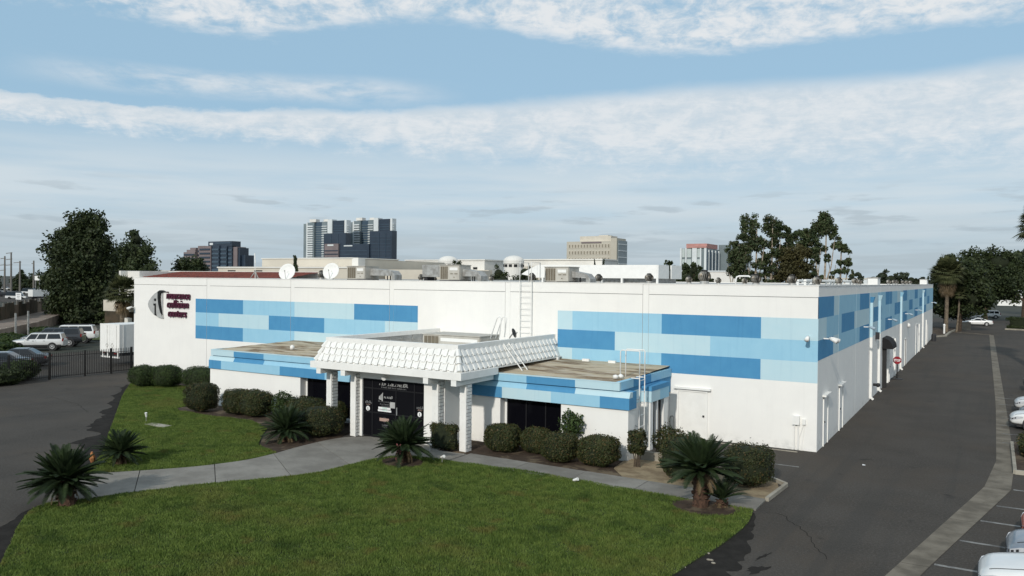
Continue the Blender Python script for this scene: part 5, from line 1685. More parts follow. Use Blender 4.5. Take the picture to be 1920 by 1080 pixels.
def euc(label, x, y, h, lobes, n, mt='leaf_euc', lean=0.3):
    stems = [[(0, 0, 0), (lean * .3, 0, h * .35), (lean * .8, .1, h * .62), (lean, 0, h * .95)],
             [(lean * .3, 0, h * .36), (lean * .3 + .9, .3, h * .55), (lean * .3 + 1.4, .2, h * .8)],
             [(lean * .25, 0, h * .30), (lean * .3 - .9, -.3, h * .5), (lean * .3 - 1.5, -.2, h * .72)],
             [(-.6, .2, 0), (-.9, .2, h * .4), (-.5, .2, h * .7)]]
    zl = min(l[2] for l in lobes)
    lobes = lobes + [(-.5, .2, zl - 1.4, .8, .8, .8), (.6, -.2, zl - 2.1, .8, .8, .7)]
    lobes = [(a, b, c, d * 1.18, e * 1.2, f_ * 1.12) for a, b, c, d, e, f_ in lobes]
    tree('eucalyptus', label, x, y, stems, lobes, int(n * 2.1), .235, mt, 'pale_bark', .26, EU, fill=.35)


euc('tall twin-domed eucalyptus, left half of the pair of tallest crowns at the right', -24.6, 88.0, 17.3,
    [(-.9, 0, 15.9, 1.35, 1.4, 1.5), (-1.5, 0, 14.4, 1.0, 1.2, 1.1), (.3, 0, 13.0, 1.3, 1.4, 1.2), (-.9, 0, 12.3, 1.2, 1.3, 1.1), (-2.0, 0, 10.5, 1.1, 1.2, 1.0), (.9, 0, 10.0, 1.0, 1.2, 1.0)], 4200)
euc('tall eucalyptus with the right dome of the twin crowns', -22.6, 89.5, 17.1,
    [(.2, 0, 15.7, 1.35, 1.4, 1.6), (.9, 0, 14.4, .9, 1, 1.2), (-.2, 0, 13.4, 1.2, 1.2, 1.2), (1.0, 0, 11.7, 1.1, 1.2, 1.1), (-.8, 0, 10.8, 1.0, 1.2, 1.0), (.4, 0, 9.2, 1.1, 1.2, .9)], 3800)
euc('shorter leafy eucalyptus at the left end of the group, touching the red-topped tower', -27.1, 87.4, 13.6,
    [(-.2, 0, 13.2, .8, .8, .9), (-.3, 0, 11.6, 1.3, 1.2, 1.4), (.5, 0, 10.0, 1.5, 1.4, 1.4), (-.5, 0, 8.4, 1.3, 1.3, 1.2), (1.0, 0, 7.4, 1.3, 1.3, 1.0)], 4000)
euc('slim eucalyptus right of the twin domed crowns', -20.9, 92.0, 15.6,
    [(.1, 0, 14.9, .8, .9, 1.0), (.5, 0, 13.5, .9, .9, 1.1), (-.2, 0, 12.2, 1.0, 1.1, 1.1), (.5, 0, 10.8, 1.1, 1.2, 1.0)], 2600)
euc('olive brown bushy eucalyptus filling the middle of the group', -19.2, 90.0, 12.6,
    [(-1.2, 0, 11.2, 1.5, 1.4, 1.4), (.6, 0, 11.6, 1.5, 1.4, 1.3), (0, 0, 9.4, 2.2, 1.8, 1.4), (-1.6, 0, 8.0, 1.5, 1.4, 1.2), (1.4, 0, 8.4, 1.3, 1.4, 1.2)], 5200, 'leaf_euc_brown')
euc('flat-topped eucalyptus left of the right-hand tallest crown', -18.0, 92.5, 15.2,
    [(-.7, 0, 14.3, .9, .9, 1.2), (.6, 0, 14.7, 1.1, 1, 1.0), (0, 0, 13.0, 1.5, 1.3, 1.1), (1.0, 0, 11.6, 1.1, 1.2, 1.0), (-1.0, 0, 11.6, .9, 1, 1.1)], 3200)
euc('tallest right-hand eucalyptus with a dense dome and open lower branches', -14.9, 90.0, 17.3,
    [(0, 0, 15.9, 1.4, 1.4, 1.6), (-.9, 0, 14.6, 1.0, 1.1, 1.4), (1.1, 0, 14.7, .9, 1, 1.0), (-.6, 0, 12.5, .9, 1, 1.0), (-1.1, 0, 10.6, .8, .9, .9), (.5, 0, 11.0, .6, .8, .7), (-1.3, 0, 8.6, .8, .8, .7)], 3600)
euc('open eucalyptus at the right end of the group, sky showing through it', -13.0, 91.5, 14.0,
    [(-.3, 0, 12.9, .9, 1, .9), (.7, 0, 12.2, 1.1, 1.1, .8), (1.3, 0, 10.2, .8, .9, .8), (.2, 0, 10.4, .7, .8, .7), (1.5, 0, 8.8, .5, .6, .6), (.3, 0, 8.6, .8, .8, .7), (-.8, 0, 8.2, .7, .8, .6)], 2200)
# dark growth seen over the roof
RW = 'trees seen low over the warehouse roof'
for i, (x, y, h, w_, lb) in enumerate(((-106.5, 128, 10.2, 2.6, 'dark leafy treetop right of the middle rooftop unit'), (-99.8, 134, 10.6, 3.0, 'dark leafy treetop in the middle of the roofline gap'),
                                       (-94.5, 138, 10.9, 3.0, 'dark treetop under the right white dome'), (-89.0, 142, 10.6, 2.6, 'dark treetop just left of the parapet ladder'), (-85.5, 139, 10.2, 2.4, 'dark treetop right of the parapet ladder'),
                                       (-42.3, 99.3, 10.6, 1.7, 'small round treetop above the white screen box'), (-37.6, 95, 10.4, 1.5, 'dark treetop between the screen box and the red-topped tower'), (-35.4, 92, 10.2, 1.7, 'dark treetop in front of the red-topped tower'), (-33.4, 91, 9.2, 1.3, 'low dark treetop beside the largest turbine vent'),
                                       (-131.7, 162, 13.0, 2.2, 'leafy treetop in front of the left white dome'))):
    tree('roofline_tree', lb, x, y, [[(0, 0, 0), (0, 0, h * .9)]], [(0, 0, h - w_ * .7, w_ * .75, w_ * .75, w_ * .75), (-w_ * .5, 0, h - w_ * 1.5, w_ * .8, w_, w_ * .8), (w_ * .5, 0, h - w_ * 1.3, w_ * .8, w_, w_ * .8), (0, 0, h - w_ * 2.2, w_, w_, w_)],
         1500, .36, 'leaf_dark', group=RW, core=.5)
for x, y, h, lb in ((-87.8, 165.3, 13.0, 'thin dark cypress standing at the end of the domed building'), (-85.6, 166.5, 13.4, 'second thin dark cypress, right of its twin at the domed building'), (-76.7, 43.6, 10.5, 'lone thin cypress tip behind the left white dish')):
    tree('cypress', lb, x, y, [[(0, 0, 0), (0, 0, h * .9)]], [(0, 0, h * .3, .75, .75, h * .3), (0, 0, h * .6, .6, .6, h * .28), (0, 0, h * .85, .3, .3, h * .16)], 1200, .22, 'leaf_dark', core=.8)
# far trees right of the eucalyptus
for x, y, h, w_, lb in ((-28, 294, 12.0, 5.0, 'far grey-green tree mass over the right roof, largest of the row'), (-21, 299, 11.0, 4.0, 'far round tree over the right roof beside a gap'), (-39.5, 311, 11.4, 2.6, 'small far round tree right of the eucalyptus group'), (-15.5, 300, 9.6, 2.6, 'far low tree at the right end of the row over the roof'), (-24, 305, 10, 4, 'far low tree between the two larger ones over the roof')):
    tree('far_tree', lb, x, y, [[(0, 0, 0), (0, 0, h * .8)]], [(0, 0, h - w_ * .45, w_ * .6, w_ * .6, w_ * .45), (-w_ * .6, 0, h - w_ * .8, w_ * .6, w_ * .6, w_ * .5), (w_ * .6, 0, h - w_ * .7, w_ * .55, w_ * .6, w_ * .5), (0, 0, h * .45, w_, w_, h * .35)], 1400, .7, 'leaf_far', core=.6, group='far trees over the right roof')
# dense trees at the right, beyond the driveway
DT = 'dense trees beyond the end of the driveway'
tree('shade_tree', 'dense dark tree beside the shaggy palm, left of the shade trees', 2.6, 100.5, [[(0, 0, 0), (.3, 0, 4), (.5, 0, 8)], [(0, 0, 2), (1.5, 0, 5), (2.5, 0, 8)]],
     [(-1.4, 0, 9.0, 2.0, 2, 2.2), (.8, 0, 8.0, 3.0, 3, 2.6), (1.5, 0, 5.0, 3.2, 3, 2.6), (-1.2, 0, 4.6, 2.2, 2.4, 2.4), (-1.5, 0, 10.6, 1.2, 1.2, 1.0)], 15000, .29, 'leaf_dark', tr=.3, group=DT, core=.5)
tree('shade_tree', 'broad tall shade tree in the middle, over the parked cars', 6.0, 138.0, [[(0, 0, 0), (-.3, 0, 4), (.5, 0, 9)], [(0, 0, 2.4), (2.2, 0, 5), (3.5, 0, 8)], [(0, 0, 2.4), (-2, 0, 5.2), (-3, 0, 8)]],
     [(-1.5, 0, 10.6, 3.2, 3, 2.4), (1.6, 0, 10.4, 3.0, 3, 2.4), (0, 0, 7.6, 4.6, 4, 2.6), (-3, 0, 6.4, 2.6, 3, 2.4), (3.0, 0, 6.4, 2.4, 3, 2.4)], 20000, .34, 'leaf_dark', tr=.34, group=DT, core=.5, far=1.18)
tree('shade_tree', 'spreading shade tree at the right edge with its bare trunk against a white wall', 12.3, 150.0, [[(0, 0, 0), (0, 0, 4), (.3, 0, 10)], [(0, 0, 3.6), (2.5, 0, 6), (4, 0, 9)], [(0, 0, 3.8), (-2.5, 0, 6.5), (-4, 0, 9)]],
     [(-2.6, 0, 10.6, 3.4, 3, 2.8), (1.8, 0, 11.0, 3.8, 3, 2.8), (-4.2, 0, 7.2, 2.8, 3, 2.4), (4.2, 0, 8.2, 3.6, 3, 2.8), (0, 0, 8.0, 4, 3, 2.4)], 17000, .36, 'leaf_dark', tr=.42, group=DT, core=.5)
tree('shade_tree', 'far shade tree behind the others at the right edge', 17.5, 178.0, [[(0, 0, 0), (0, 0, 8), (.3, 0, 12)]],
     [(-3, 0, 13, 3.4, 3, 2.6), (2.5, 0, 13.5, 4, 3, 2.6), (0, 0, 10, 6, 4, 3)], 5000, .6, 'leaf_dark', tr=.4, group=DT, core=.5)
tree('shade_tree', 'dark low tree closing the view behind the palm trunks', 0.3, 112.0, [[(0, 0, 0), (0, 0, 5), (.3, 0, 8)]],
     [(0, 0, 6.8, 2.6, 2.5, 2.8), (-1.0, 0, 3.6, 2.6, 2, 2.8), (1.4, 0, 3.4, 2.4, 2, 2.6)], 6000, .42, 'leaf_dark', tr=.3, group=DT, core=.56)
o = shrub('clipped_hedge', 'long dark rectangular hedge at the right beyond the white sedan', 13.2, 112.2, 8.6, 1.6, 1.9, .22, 'leaf_dark', 6000, .13, .03, core=.93)
# undergrowth at the left fence
LF = 'bushes at the iron fence'
for x, y, wd, dp, h, mt, lb in ((-49.9, -6.6, 1.8, 2.4, 1.25, 'leaf_green', 'sunlit green bush pushing through the iron fence at the left'), (-48.4, -8.6, 1.8, 3.0, .95, 'leaf_dark', 'dark low bush at the foot of the iron fence, left edge'), (-50.5, -10.2, 2.2, 3.0, 1.5, 'leaf_dark', 'dark bush behind the iron fence, cut by the left edge')):
    shrub('fence_bush', lb, x, y, wd, dp, h, .85, mt, 4200, .09, .18, group=LF, twigs=300)
for x, y, wd, dp, h, lb in ((-72.5, 2.5, 5, 3.5, .8, 'weedy green bank left of the silver wagon'), (-79.5, 7.5, 6, 3.5, .9, 'weedy dark bank behind the silver wagon'), (-88.5, 16.5, 7, 4, .8, 'weedy bank under the huge dark tree'), (-66, -3, 6, 4, .9, 'weedy bank at the left edge by the dark sedans')):
    shrub('weed_bank', lb, x, y, wd, dp, h, .9, 'leaf_green', 5000, .22, .2, stem=False, cat='bank of weeds', twigs=500)

# ------------------------------------------------------------------ vehicles
STY = {
    'sedan': dict(L=4.55, W=1.78, st=[(-2.27, .70, .40, .66), (-2.2, .80, .30, .86), (-1.9, .87, .26, .97), (-1.2, .89, .24, .99), (0, .89, .24, .96), (.8, .89, .24, .93), (1.5, .88, .25, .83), (2.0, .83, .27, .74), (2.2, .74, .30, .62), (2.28, .62, .38, .50)],
                  cab=(1.05, .25, -1.0, -1.75), belt=.93, roof=1.42, wheels=(1.38, -1.36), r=.32, sides=((.08, .50), (.53, .90))),
    'coupe': dict(L=4.6, W=1.80, st=[(-2.3, .70, .42, .66), (-2.2, .80, .32, .86), (-1.9, .86, .27, .94), (-1.2, .89, .24, .96), (0, .89, .24, .93), (.8, .89, .24, .89), (1.5, .87, .25, .78), (2.0, .82, .27, .68), (2.22, .70, .30, .56), (2.3, .58, .38, .48)],
                  cab=(1.0, .15, -.75, -1.85), belt=.90, roof=1.34, wheels=(1.42, -1.32), r=.32, sides=((.08, .58), (.62, .86))),
    'wagon': dict(L=4.6, W=1.80, st=[(-2.28, .80, .44, .78), (-2.25, .85, .40, 1.00), (-1.9, .89, .36, 1.04), (-1.0, .90, .34, 1.03), (0, .90, .34, 1.02), (.9, .90, .34, 1.0), (1.5, .88, .35, .95), (2.0, .84, .37, .88), (2.22, .78, .40, .74), (2.3, .66, .46, .60)],
                  cab=(1.05, .42, -1.95, -2.2), belt=1.0, roof=1.62, wheels=(1.35, -1.35), r=.35, sides=((.05, .33), (.36, .63), (.68, .95))),
    'suv': dict(L=5.5, W=2.0, st=[(-2.74, .88, .50, .95), (-2.7, .95, .46, 1.16), (-2.3, .99, .42, 1.20), (-1.0, 1.0, .40, 1.19), (0, 1.0, .40, 1.18), (1.0, 1.0, .40, 1.16), (1.7, .98, .41, 1.12), (2.3, .95, .42, 1.06), (2.65, .90, .44, .94), (2.74, .78, .50, .74)],
                cab=(1.25, .62, -2.4, -2.66), belt=1.16, roof=1.86, wheels=(1.68, -1.62), r=.40, sides=((.04, .28), (.31, .55), (.59, .96))),
}


def vehicle(style, paint, label, x, y, rz, group=None, name=None, lower=None, cat='car'):
    S = STY[style]
    o = local(thing(name or {'sedan': 'parked_car', 'coupe': 'parked_car', 'wagon': 'parked_wagon', 'suv': 'parked_suv'}[style], label, cat, (x, y, 0.0), rz, group))
    m_ = MB()
    prev = None
    st = S['st']
    # smooth stations through the outline
    st2 = []
    PS = [st[0]] + list(st) + [st[-1]]
    for i in range(1, len(PS) - 2):
        q0, q1, q2, q3 = PS[i - 1:i + 3]
        for k in range(5):
            t = k / 5
            st2.append(tuple(.5 * (2 * q1[j] + (q2[j] - q0[j]) * t + (2 * q0[j] - 5 * q1[j] + 4 * q2[j] - q3[j]) * t * t + (3 * q1[j] - q0[j] - 3 * q2[j] + q3[j]) * t ** 3) for j in range(4)))
    st2.append(st[-1])
    nr = None
    for (sx, w_, zb, zt) in st2:
        half = [(0, zb), (w_ * .80, zb), (w_ * .95, zb + .05), (w_ * .995, zb + (zt - zb) * .22), (w_ * 1.0, zb + (zt - zb) * .45), (w_ * .985, zb + (zt - zb) * .68), (w_ * .965, zt - .10), (w_ * .93, zt - .045), (w_ * .87, zt - .012), (w_ * .76, zt + .004), (w_ * .70, zt + .020), (w_ * .45, zt + .032), (0, zt + .036)]
        ring = [(sx, yy, zz) for yy, zz in half] + [(sx, -yy, zz) for yy, zz in half[-2:0:-1]]
        nr = len(ring)
        m_.v.extend(ring)
    n_s = len(st2)
    for i in range(n_s - 1):
        for k in range(nr):
            m_.f.append((i * nr + k, (i + 1) * nr + k, (i + 1) * nr + (k + 1) % nr, i * nr + (k + 1) % nr)); m_.mi.append(0)
    m_.f.append(tuple(range(nr))); m_.mi.append(0)
    m_.f.append(tuple((n_s - 1) * nr + k for k in range(nr))[::-1]); m_.mi.append(0)
    body = m_.build('body', M[paint], o, True)
    xa, xb, xc, xd = S['cab']
    zb, zr = S['belt'] - .05, S['roof']
    wb, wr_ = S['W'] / 2 * .93, S['W'] / 2 * .70
    P = {}
    c_ = MB()
    corner = [(xa, wb, zb), (xb, wr_, zr - .05), (xc, wr_, zr - .05), (xd, wb, zb)]
    v = [(px, s_ * py, pz) for s_ in (1, -1) for px, py, pz in corner]
    v += [(xb - .12, wr_ * .8, zr), (xc + .12, wr_ * .8, zr), (xc + .12, -wr_ * .8, zr), (xb - .12, -wr_ * .8, zr)]
    c_.add(v, [(3, 2, 1, 0), (4, 5, 6, 7), (0, 1, 5, 4), (2, 3, 7, 6), (1, 2, 9, 8), (2, 6, 10, 9), (6, 5, 11, 10), (5, 1, 8, 11), (8, 9, 10, 11)])
    cab = c_.build('cabin', M[paint], o)
    bv = cab.modifiers.new('bevel', 'BEVEL'); bv.width = .045; bv.segments = 2; bv.limit_method = 'ANGLE'; bv.angle_limit = R(20)

    def side(u, t, s_):
        """point on a cabin side, u from front to rear, t from belt to roof"""
        b0 = Vector((xa, wb, zb)).lerp(Vector((xd, wb, zb)), u)
        r0 = Vector((xb, wr_, zr - .05)).lerp(Vector((xc, wr_, zr - .05)), u)
        p = b0.lerp(r0, t)
        n_ = Vector((0, zr - zb, wb - wr_)).normalized()
        p = p + n_ * .008
        return (p.x, s_ * p.y, p.z)
    for s_ in (1, -1):
        for u0, u1 in S['sides']:
            g = MB()
            q = [side(u0, .16, s_), side(u1, .16, s_), side(u1, .90, s_), side(u0, .90, s_)]
            g.add(q, [(0, 1, 2, 3) if s_ < 0 else (3, 2, 1, 0)])
            w_o = g.build('side_window', M['car_glass'], cab)
            w_o.modifiers.new('thickness', 'SOLIDIFY').thickness = .006

    def cross(a, b, t0, t1, in_, off):
        A0, A1 = Vector(a), Vector(b)
        lo, hi = A0.lerp(A1, t0), A0.lerp(A1, t1)
        d = (A1 - A0)
        n_ = Vector((d.z, 0, -d.x)).normalized() * off
        return [(lo.x + n_.x, lo.y * in_, lo.z + n_.z), (hi.x + n_.x, hi.y * in_, hi.z + n_.z), (hi.x + n_.x, -hi.y * in_, hi.z + n_.z), (lo.x + n_.x, -lo.y * in_, lo.z + n_.z)]
    g = MB(); g.add(cross((xa, wb, zb), (xb, wr_, zr - .05), .12, .93, .90, .010), [(0, 1, 2, 3)]); k = g.build('windshield', M['car_glass'], cab); k.modifiers.new('thickness', 'SOLIDIFY').thickness = .006
    g = MB(); g.add(cross((xd, wb, zb), (xc, wr_, zr - .05), .16, .90, .86, -.010), [(3, 2, 1, 0)]); k = g.build('rear_window', M['car_glass'], cab); k.modifiers.new('thickness', 'SOLIDIFY').thickness = .006
    hw = S['W'] / 2
    r_ = S['r']
    for wx in S['wheels']:
        for s_ in (1, -1):
            a = MB(); a.lathe([(r_ + .075, hw - .20), (r_ + .07, hw + .004)], 22, (wx, 0, r_), axis='y')
            if s_ < 0:
                a.v = [(p[0], -p[1], p[2]) for p in a.v]; a.f = [f[::-1] for f in a.f]
            a.build('wheel_arch', M['plastic'], body)
            t = MB(); t.lathe([(r_ * .5, hw - .19), (r_, hw - .18), (r_, hw - .01), (r_ * .93, hw + .012), (r_ * .64, hw + .014)], 22, (wx, 0, r_), axis='y')
            d = MB(); d.lathe([(r_ * .66, hw + .004), (r_ * .64, hw + .020), (r_ * .30, hw + .012), (r_ * .12, hw + .026)], 18, (wx, 0, r_), axis='y')
            sp = MB()
            for q in range(5):
                an_ = q * 2 * math.pi / 5 + .3
                cx, cz = wx + math.cos(an_) * r_ * .46, r_ + math.sin(an_) * r_ * .46
                sp.lathe([(r_ * .11, hw + .0165), (r_ * .10, hw + .024)], 8, (cx, 0, cz), axis='y')
            for mb_ in (t, d, sp):
                if s_ < 0:
                    mb_.v = [(p[0], -p[1], p[2]) for p in mb_.v]; mb_.f = [f[::-1] for f in mb_.f]
            wo = t.build('wheel', M['rubber'], o, True)
            d.build('rim', M['rim'], wo); sp.build('rim_hole', M['plastic'], wo)
    xf, xr = st[-1][0], st[0][0]
    zl = st[-2][3]
    for s_ in (1, -1):
        h_ = MB()
        wl_ = lambda x: next(p0[1] + (p1[1] - p0[1]) * (x - p0[0]) / (p1[0] - p0[0]) for p0, p1 in zip(st[:-1], st[1:]) if p0[0] <= x <= p1[0] + 1e-6)
        zt2 = lambda x: next(p0[3] + (p1[3] - p0[3]) * (x - p0[0]) / (p1[0] - p0[0]) for p0, p1 in zip(st[:-1], st[1:]) if p0[0] <= x <= p1[0] + 1e-6)
        lampx = [(xf + .012, st[-1][1] * .62, st[-1][3] - .03, .045), (st[-2][0] + .02, st[-2][1] + .008, st[-2][3] - .095, .065), (st[-3][0], st[-3][1] + .014, st[-3][3] - .13, .070), (st[-3][0] - .26, wl_(st[-3][0] - .26) + .014, zt2(st[-3][0] - .26) - .13, .035)]
        rim_ = []
        for px, py, pz, hh_ in lampx:
            rim_ += [(px, s_ * py, pz - hh_), (px, s_ * py, pz + hh_)]
        rim_ += [(px - .10, s_ * (py - .09), pz) for px, py, pz, hh_ in lampx]
        fc = [(0, 2, 3, 1), (2, 4, 5, 3), (4, 6, 7, 5), (0, 8, 9, 2), (2, 9, 10, 4), (4, 10, 11, 6), (1, 3, 9, 8), (3, 5, 10, 9), (5, 7, 11, 10)]
        h_.add(rim_, fc if s_ > 0 else [f[::-1] for f in fc])
        bz = MB()
        for k in (0, 1):
            (ax, ay, az_, ah), (bx_, by, bz_, bh) = lampx[k], lampx[k + 1]
            for t0, t1 in ((.12, .40), (.60, .88)):
                q0, q1 = [(ax + (bx_ - ax) * t + .006, s_ * (ay + (by - ay) * t + .006), az_ + (bz_ - az_) * t) for t in (t0, t1)]
                bz.add([(q0[0], q0[1], q0[2] - .03), (q1[0], q1[1], q1[2] - .03), (q1[0], q1[1], q1[2] + .035), (q0[0], q0[1], q0[2] + .035)], [(0, 1, 2, 3) if s_ > 0 else (3, 2, 1, 0)])
        bz.build('lamp_bezel', M['plastic'], o)
        h_.build('headlight', M['lamp_glass'], o)
        h_ = MB()
        zt_ = st[1][3] - .20
        h_.box(xr - .012 + .02, xr + .14, min(s_ * st[1][1] * .62, s_ * st[1][1] * 1.02), max(s_ * st[1][1] * .62, s_ * st[1][1] * 1.02), zt_, zt_ + (.16 if style in ('sedan', 'coupe') else .30))
        h_.build('taillight', M['lamp_red'], o)
        h_ = MB(); yb_ = s_ * (wb + .11)
        h_.box(xa - .42, xa - .22, min(yb_ - .09, yb_ + .09), max(yb_ - .09, yb_ + .09), zb + .05, zb + .20)
        h_.build('mirror', M[paint], o, bevel=.03)
        for u in [S['sides'][0][1] + .01] + ([S['sides'][1][1] + .02] if len(S['sides']) > 2 else []):
            xx = xa + (xd - xa) * u
            h_ = MB(); h_.box(xx + .10, xx + .26, min(s_ * hw * .965, s_ * (hw * .985 + .02)), max(s_ * hw * .965, s_ * (hw * .985 + .02)), zb - .10, zb - .065); h_.build('door_handle', M['plastic'], body)
    # shut lines of the hood and doors
    hl = MB()
    for s_ in (1, -1):
        prev_ = None
        for (sx, w_, zb_, zt_) in st2:
            if xa - .1 < sx < xf - .18:
                q = (sx, s_ * w_ * .735, zt_ + .013)
                if prev_:
                    hl.bar(prev_, q, .018, .012)
                prev_ = q
        for u in (S['sides'][0][0] + .0, S['sides'][0][1] + .03):
            xx = xa + (xd - xa) * u
            hl.bar((xx, s_ * (hw * .992), S['st'][4][2] + .12), (xx, s_ * (hw * .97), zb - .02), .016, .012)
    hl.build('shut_line', M['plastic'], body)
    h_ = MB(); h_.box(xf - .10, xf + .012, -.42, .42, st[-1][2] + .06, st[-1][2] + .16); h_.build('grille', M['plastic'], o)
    h_ = MB(); h_.box(xf - .12, xf + .010, -.55, .55, st[-1][2] - .07, st[-1][2] + .01); h_.build('lower_intake', M['plastic'], o)
    h_ = MB(); h_.box(-2.0, 2.0, -hw * .8, hw * .8, .16, S['st'][4][2] + .02); h_.build('underbody', M['plastic'], o)
    if lower:
        for s_ in (1, -1):
            h_ = MB(); h_.box(-S['L'] / 2 + .25, S['L'] / 2 - .45, min(s_ * (hw * .98), s_ * (hw + .012)), max(s_ * (hw * .98), s_ * (hw + .012)), S['st'][4][2] + .04, S['st'][4][2] + .22); h_.build('side_cladding', M[lower], body)
    if style in ('suv', 'wagon'):
        for s_ in (1, -1):
            h_ = MB(); h_.tube([(xb - .2, s_ * wr_ * .86, zr + .05), (xc + .3, s_ * wr_ * .86, zr + .05)], .018, 6); h_.build('roof_rail', M['plastic'], cab)
    return o


PI = math.pi
# parked behind the fence, noses to the left
LG = 'cars parked behind the iron fence'
HD = R(227)
sw = vehicle('suv', 'car_silver', 'silver wagon with dark lower cladding, parked behind the iron fence', -71.1, 5.9, HD, LG, 'parked_wagon', lower='plastic'); sw.scale = (.84, .88, .88)
vehicle('suv', 'car_dark', 'charcoal van-like SUV wedged between the silver wagon and the white SUV', -74.0, 8.9, HD, LG)
vehicle('suv', 'car_white', 'long white SUV, farthest of the cars parked behind the iron fence', -77.2, 12.2, HD, LG)
vehicle('sedan', 'car_dark', 'dark sedan with a curved roof, nearer the silver wagon, behind the fence bushes', -58.6, -2.4, HD, LG)
vehicle('sedan', 'car_dark', 'dark sedan at the left edge behind the fence bushes', -56.6, -4.9, HD, LG)
# right hand bays, noses toward the driveway
RG = 'cars nosed into the right-hand bays'
vehicle('sedan', 'car_white', 'white car at the bottom right corner, only its long hood in view', 8.25, -13.65, PI, RG)
vehicle('sedan', 'car_grey', 'blue-grey car with bright lamps, second from the bottom right corner', 8.85, -11.15, PI, RG)
vehicle('sedan', 'car_red', 'red-orange car just showing at the right edge above the blue-grey one', 9.25, -8.75, PI, RG)
vehicle('sedan', 'car_dark', 'dark car half hidden by the right edge, nearest beyond the kerb shrub', 9.95, 8.6, PI, RG)
vehicle('sedan', 'car_white', 'white sedan with a dark lower intake facing the driveway, beyond the kerb shrub', 9.4, 11.7, PI, RG)
vehicle('coupe', 'car_dark', 'dark low car squeezed between two pale cars at the right edge', 9.9, 14.6, PI, RG)
vehicle('sedan', 'car_silver', 'pale silver car behind the white sedan at the right edge', 9.75, 17.7, PI, RG)
vehicle('suv', 'car_dark', 'dark SUV with a pale bumper, farthest of the cars at the right edge', 11.0, 28.3, PI, RG)
# beyond the end of the driveway
FG = 'cars under the far shade trees'
vehicle('coupe', 'car_white', 'white coupe crossing the far end of the driveway, seen side on', 4.7, 121.0, PI + .1, FG)
vehicle('sedan', 'car_silver', 'silver car half in shade behind the white coupe, left of two', 3.0, 148.0, PI + .5, FG)
vehicle('wagon', 'car_white', 'white van parked in deep shade behind the white coupe, right of two', 6.2, 156.0, PI + .2, FG, 'parked_van', cat='van')

# simple far cars in the lot across the channel: one mesh each
def far_car(paint, L=4.5, H=1.45, van=False):
    m_ = MB()
    hw = .9
    m_.add([(-L / 2, -hw, .3), (L / 2, -hw, .3), (L / 2, hw, .3), (-L / 2, hw, .3), (-L / 2, -hw, .95), (L / 2, -hw, .8), (L / 2, hw, .8), (-L / 2, hw, .95)],
           [(0, 3, 2, 1), (4, 5, 6, 7), (0, 1, 5, 4), (1, 2, 6, 5), (2, 3, 7, 6), (3, 0, 4, 7)])
    f, b = (L * .30, -L * .47) if van else (L * .16, -L * .36)
    m_.add([(f + .35, -hw * .9, .86), (f + .35, hw * .9, .86), (b - .1, hw * .9, .92), (b - .1, -hw * .9, .92), (f - .3, -hw * .7, H), (f - .3, hw * .7, H), (b + .15, hw * .7, H), (b + .15, -hw * .7, H)],
           [(4, 5, 6, 7)], 0)
    m_.add(m_.v[-8:], [(0, 1, 5, 4), (1, 2, 6, 5), (2, 3, 7, 6), (3, 0, 4, 7)], 1)
    for wx in (L * .30, -L * .30):
        for s_ in (-1, 1):
            m_.lathe([(.33, -.02 if s_ > 0 else -.1), (.33, .1 if s_ > 0 else .02)], 10, (wx, s_ * hw, .33), 2, 'y')
    return m_.mesh('far_car', [M[paint], M['car_glass'], M['rubber']])


FC = {'w': far_car('car_white'), 's': far_car('car_silver'), 'd': far_car('car_dark'), 'wv': far_car('car_white', 5.2, 2.1, True), 'r': far_car('car_grey')}
LOTG = 'cars in the far lot at the left edge'
lot = [(-236, 87, 'wv', .9, 'white van in the far lot beside the pale board'), (-263, 110.5, 'w', .9, 'white car at the right end of the far lot, by the huge dark tree'), (-294, 121, 'wv', .8, 'white van behind the white box truck in the far lot'),
       (-288, 123, 'w', 2.0, 'white car tucked behind the white box truck'), (-376, 153, 'w', .9, 'lone white car in the middle of the far lot lane'), (-371, 158, 's', .9, 'silver car just right of the lone white car'),
       (-420, 187, 'wv', .9, 'white van at the back of the far lot'), (-394, 177, 'w', .9, 'white car standing by the dark lamp post in the far lot'), (-389, 174, 's', .9, 'silver car hidden behind the one at the dark lamp post'),
       (-372, 168, 'd', .4, 'dark car in the row right of the dark lamp post'), (-345, 158, 's', .4, 'silver car in the shade at the right of the far lot'), (-330, 148, 'd', .4, 'dark car nearest the huge tree in the far lot row'), (-262, 97, 'd', .9, 'black car left of the white van in the far lot'), (-262, 89, 's', .9, 'silver car at the left edge, front of the far lot'),
       (-275, 98, 'w', 1.9, 'white round-fronted car at the extreme left of the far lot'), (-320, 124, 'w', 1.9, 'white pickup at the left edge, second row of the far lot'), (-256, 88.5, 'd', .6, 'dark car in the left front corner of the far lot'), (-540, 246, 'w', .9, 'tiny white van at the very back of the far lot'), (-256, 112, 'r', .9, 'grey car beside the one nearest the huge dark tree')]
for x, y, k, rz, lb in lot:
    o = bpy.data.objects.new('far_car', FC[k]); COL.objects.link(o)
    o.location = (x, y, -.02); o.rotation_euler = (0, 0, rz)
    tag(o, lb, 'car', LOTG)
bt = thing('box_truck', 'white box truck seen from behind in the far lot', 'truck', (-230.5, 88.3, 0))
m_ = MB(); m_.box(-232.1, -229.6, 88.3, 93.5, .75, 2.75); m_.build('cargo_box', M['car_white'], bt)
m_ = MB(); m_.box(-231.9, -229.8, 93.52, 95.4, .6, 2.3); m_.build('cab', M['car_white'], bt)
m_ = MB(); m_.box(-231.9, -229.8, 88.35, 95.0, .35, .745); m_.build('chassis', M['plastic'], bt)
for x in (-231.8, -230.1):
    for y in (89.4, 94.2):
        m_ = MB(); m_.lathe([(.4, 0), (.4, .25)], 12, (x, y, .4), axis='x'); m_.build('wheel', M['rubber'], bt)
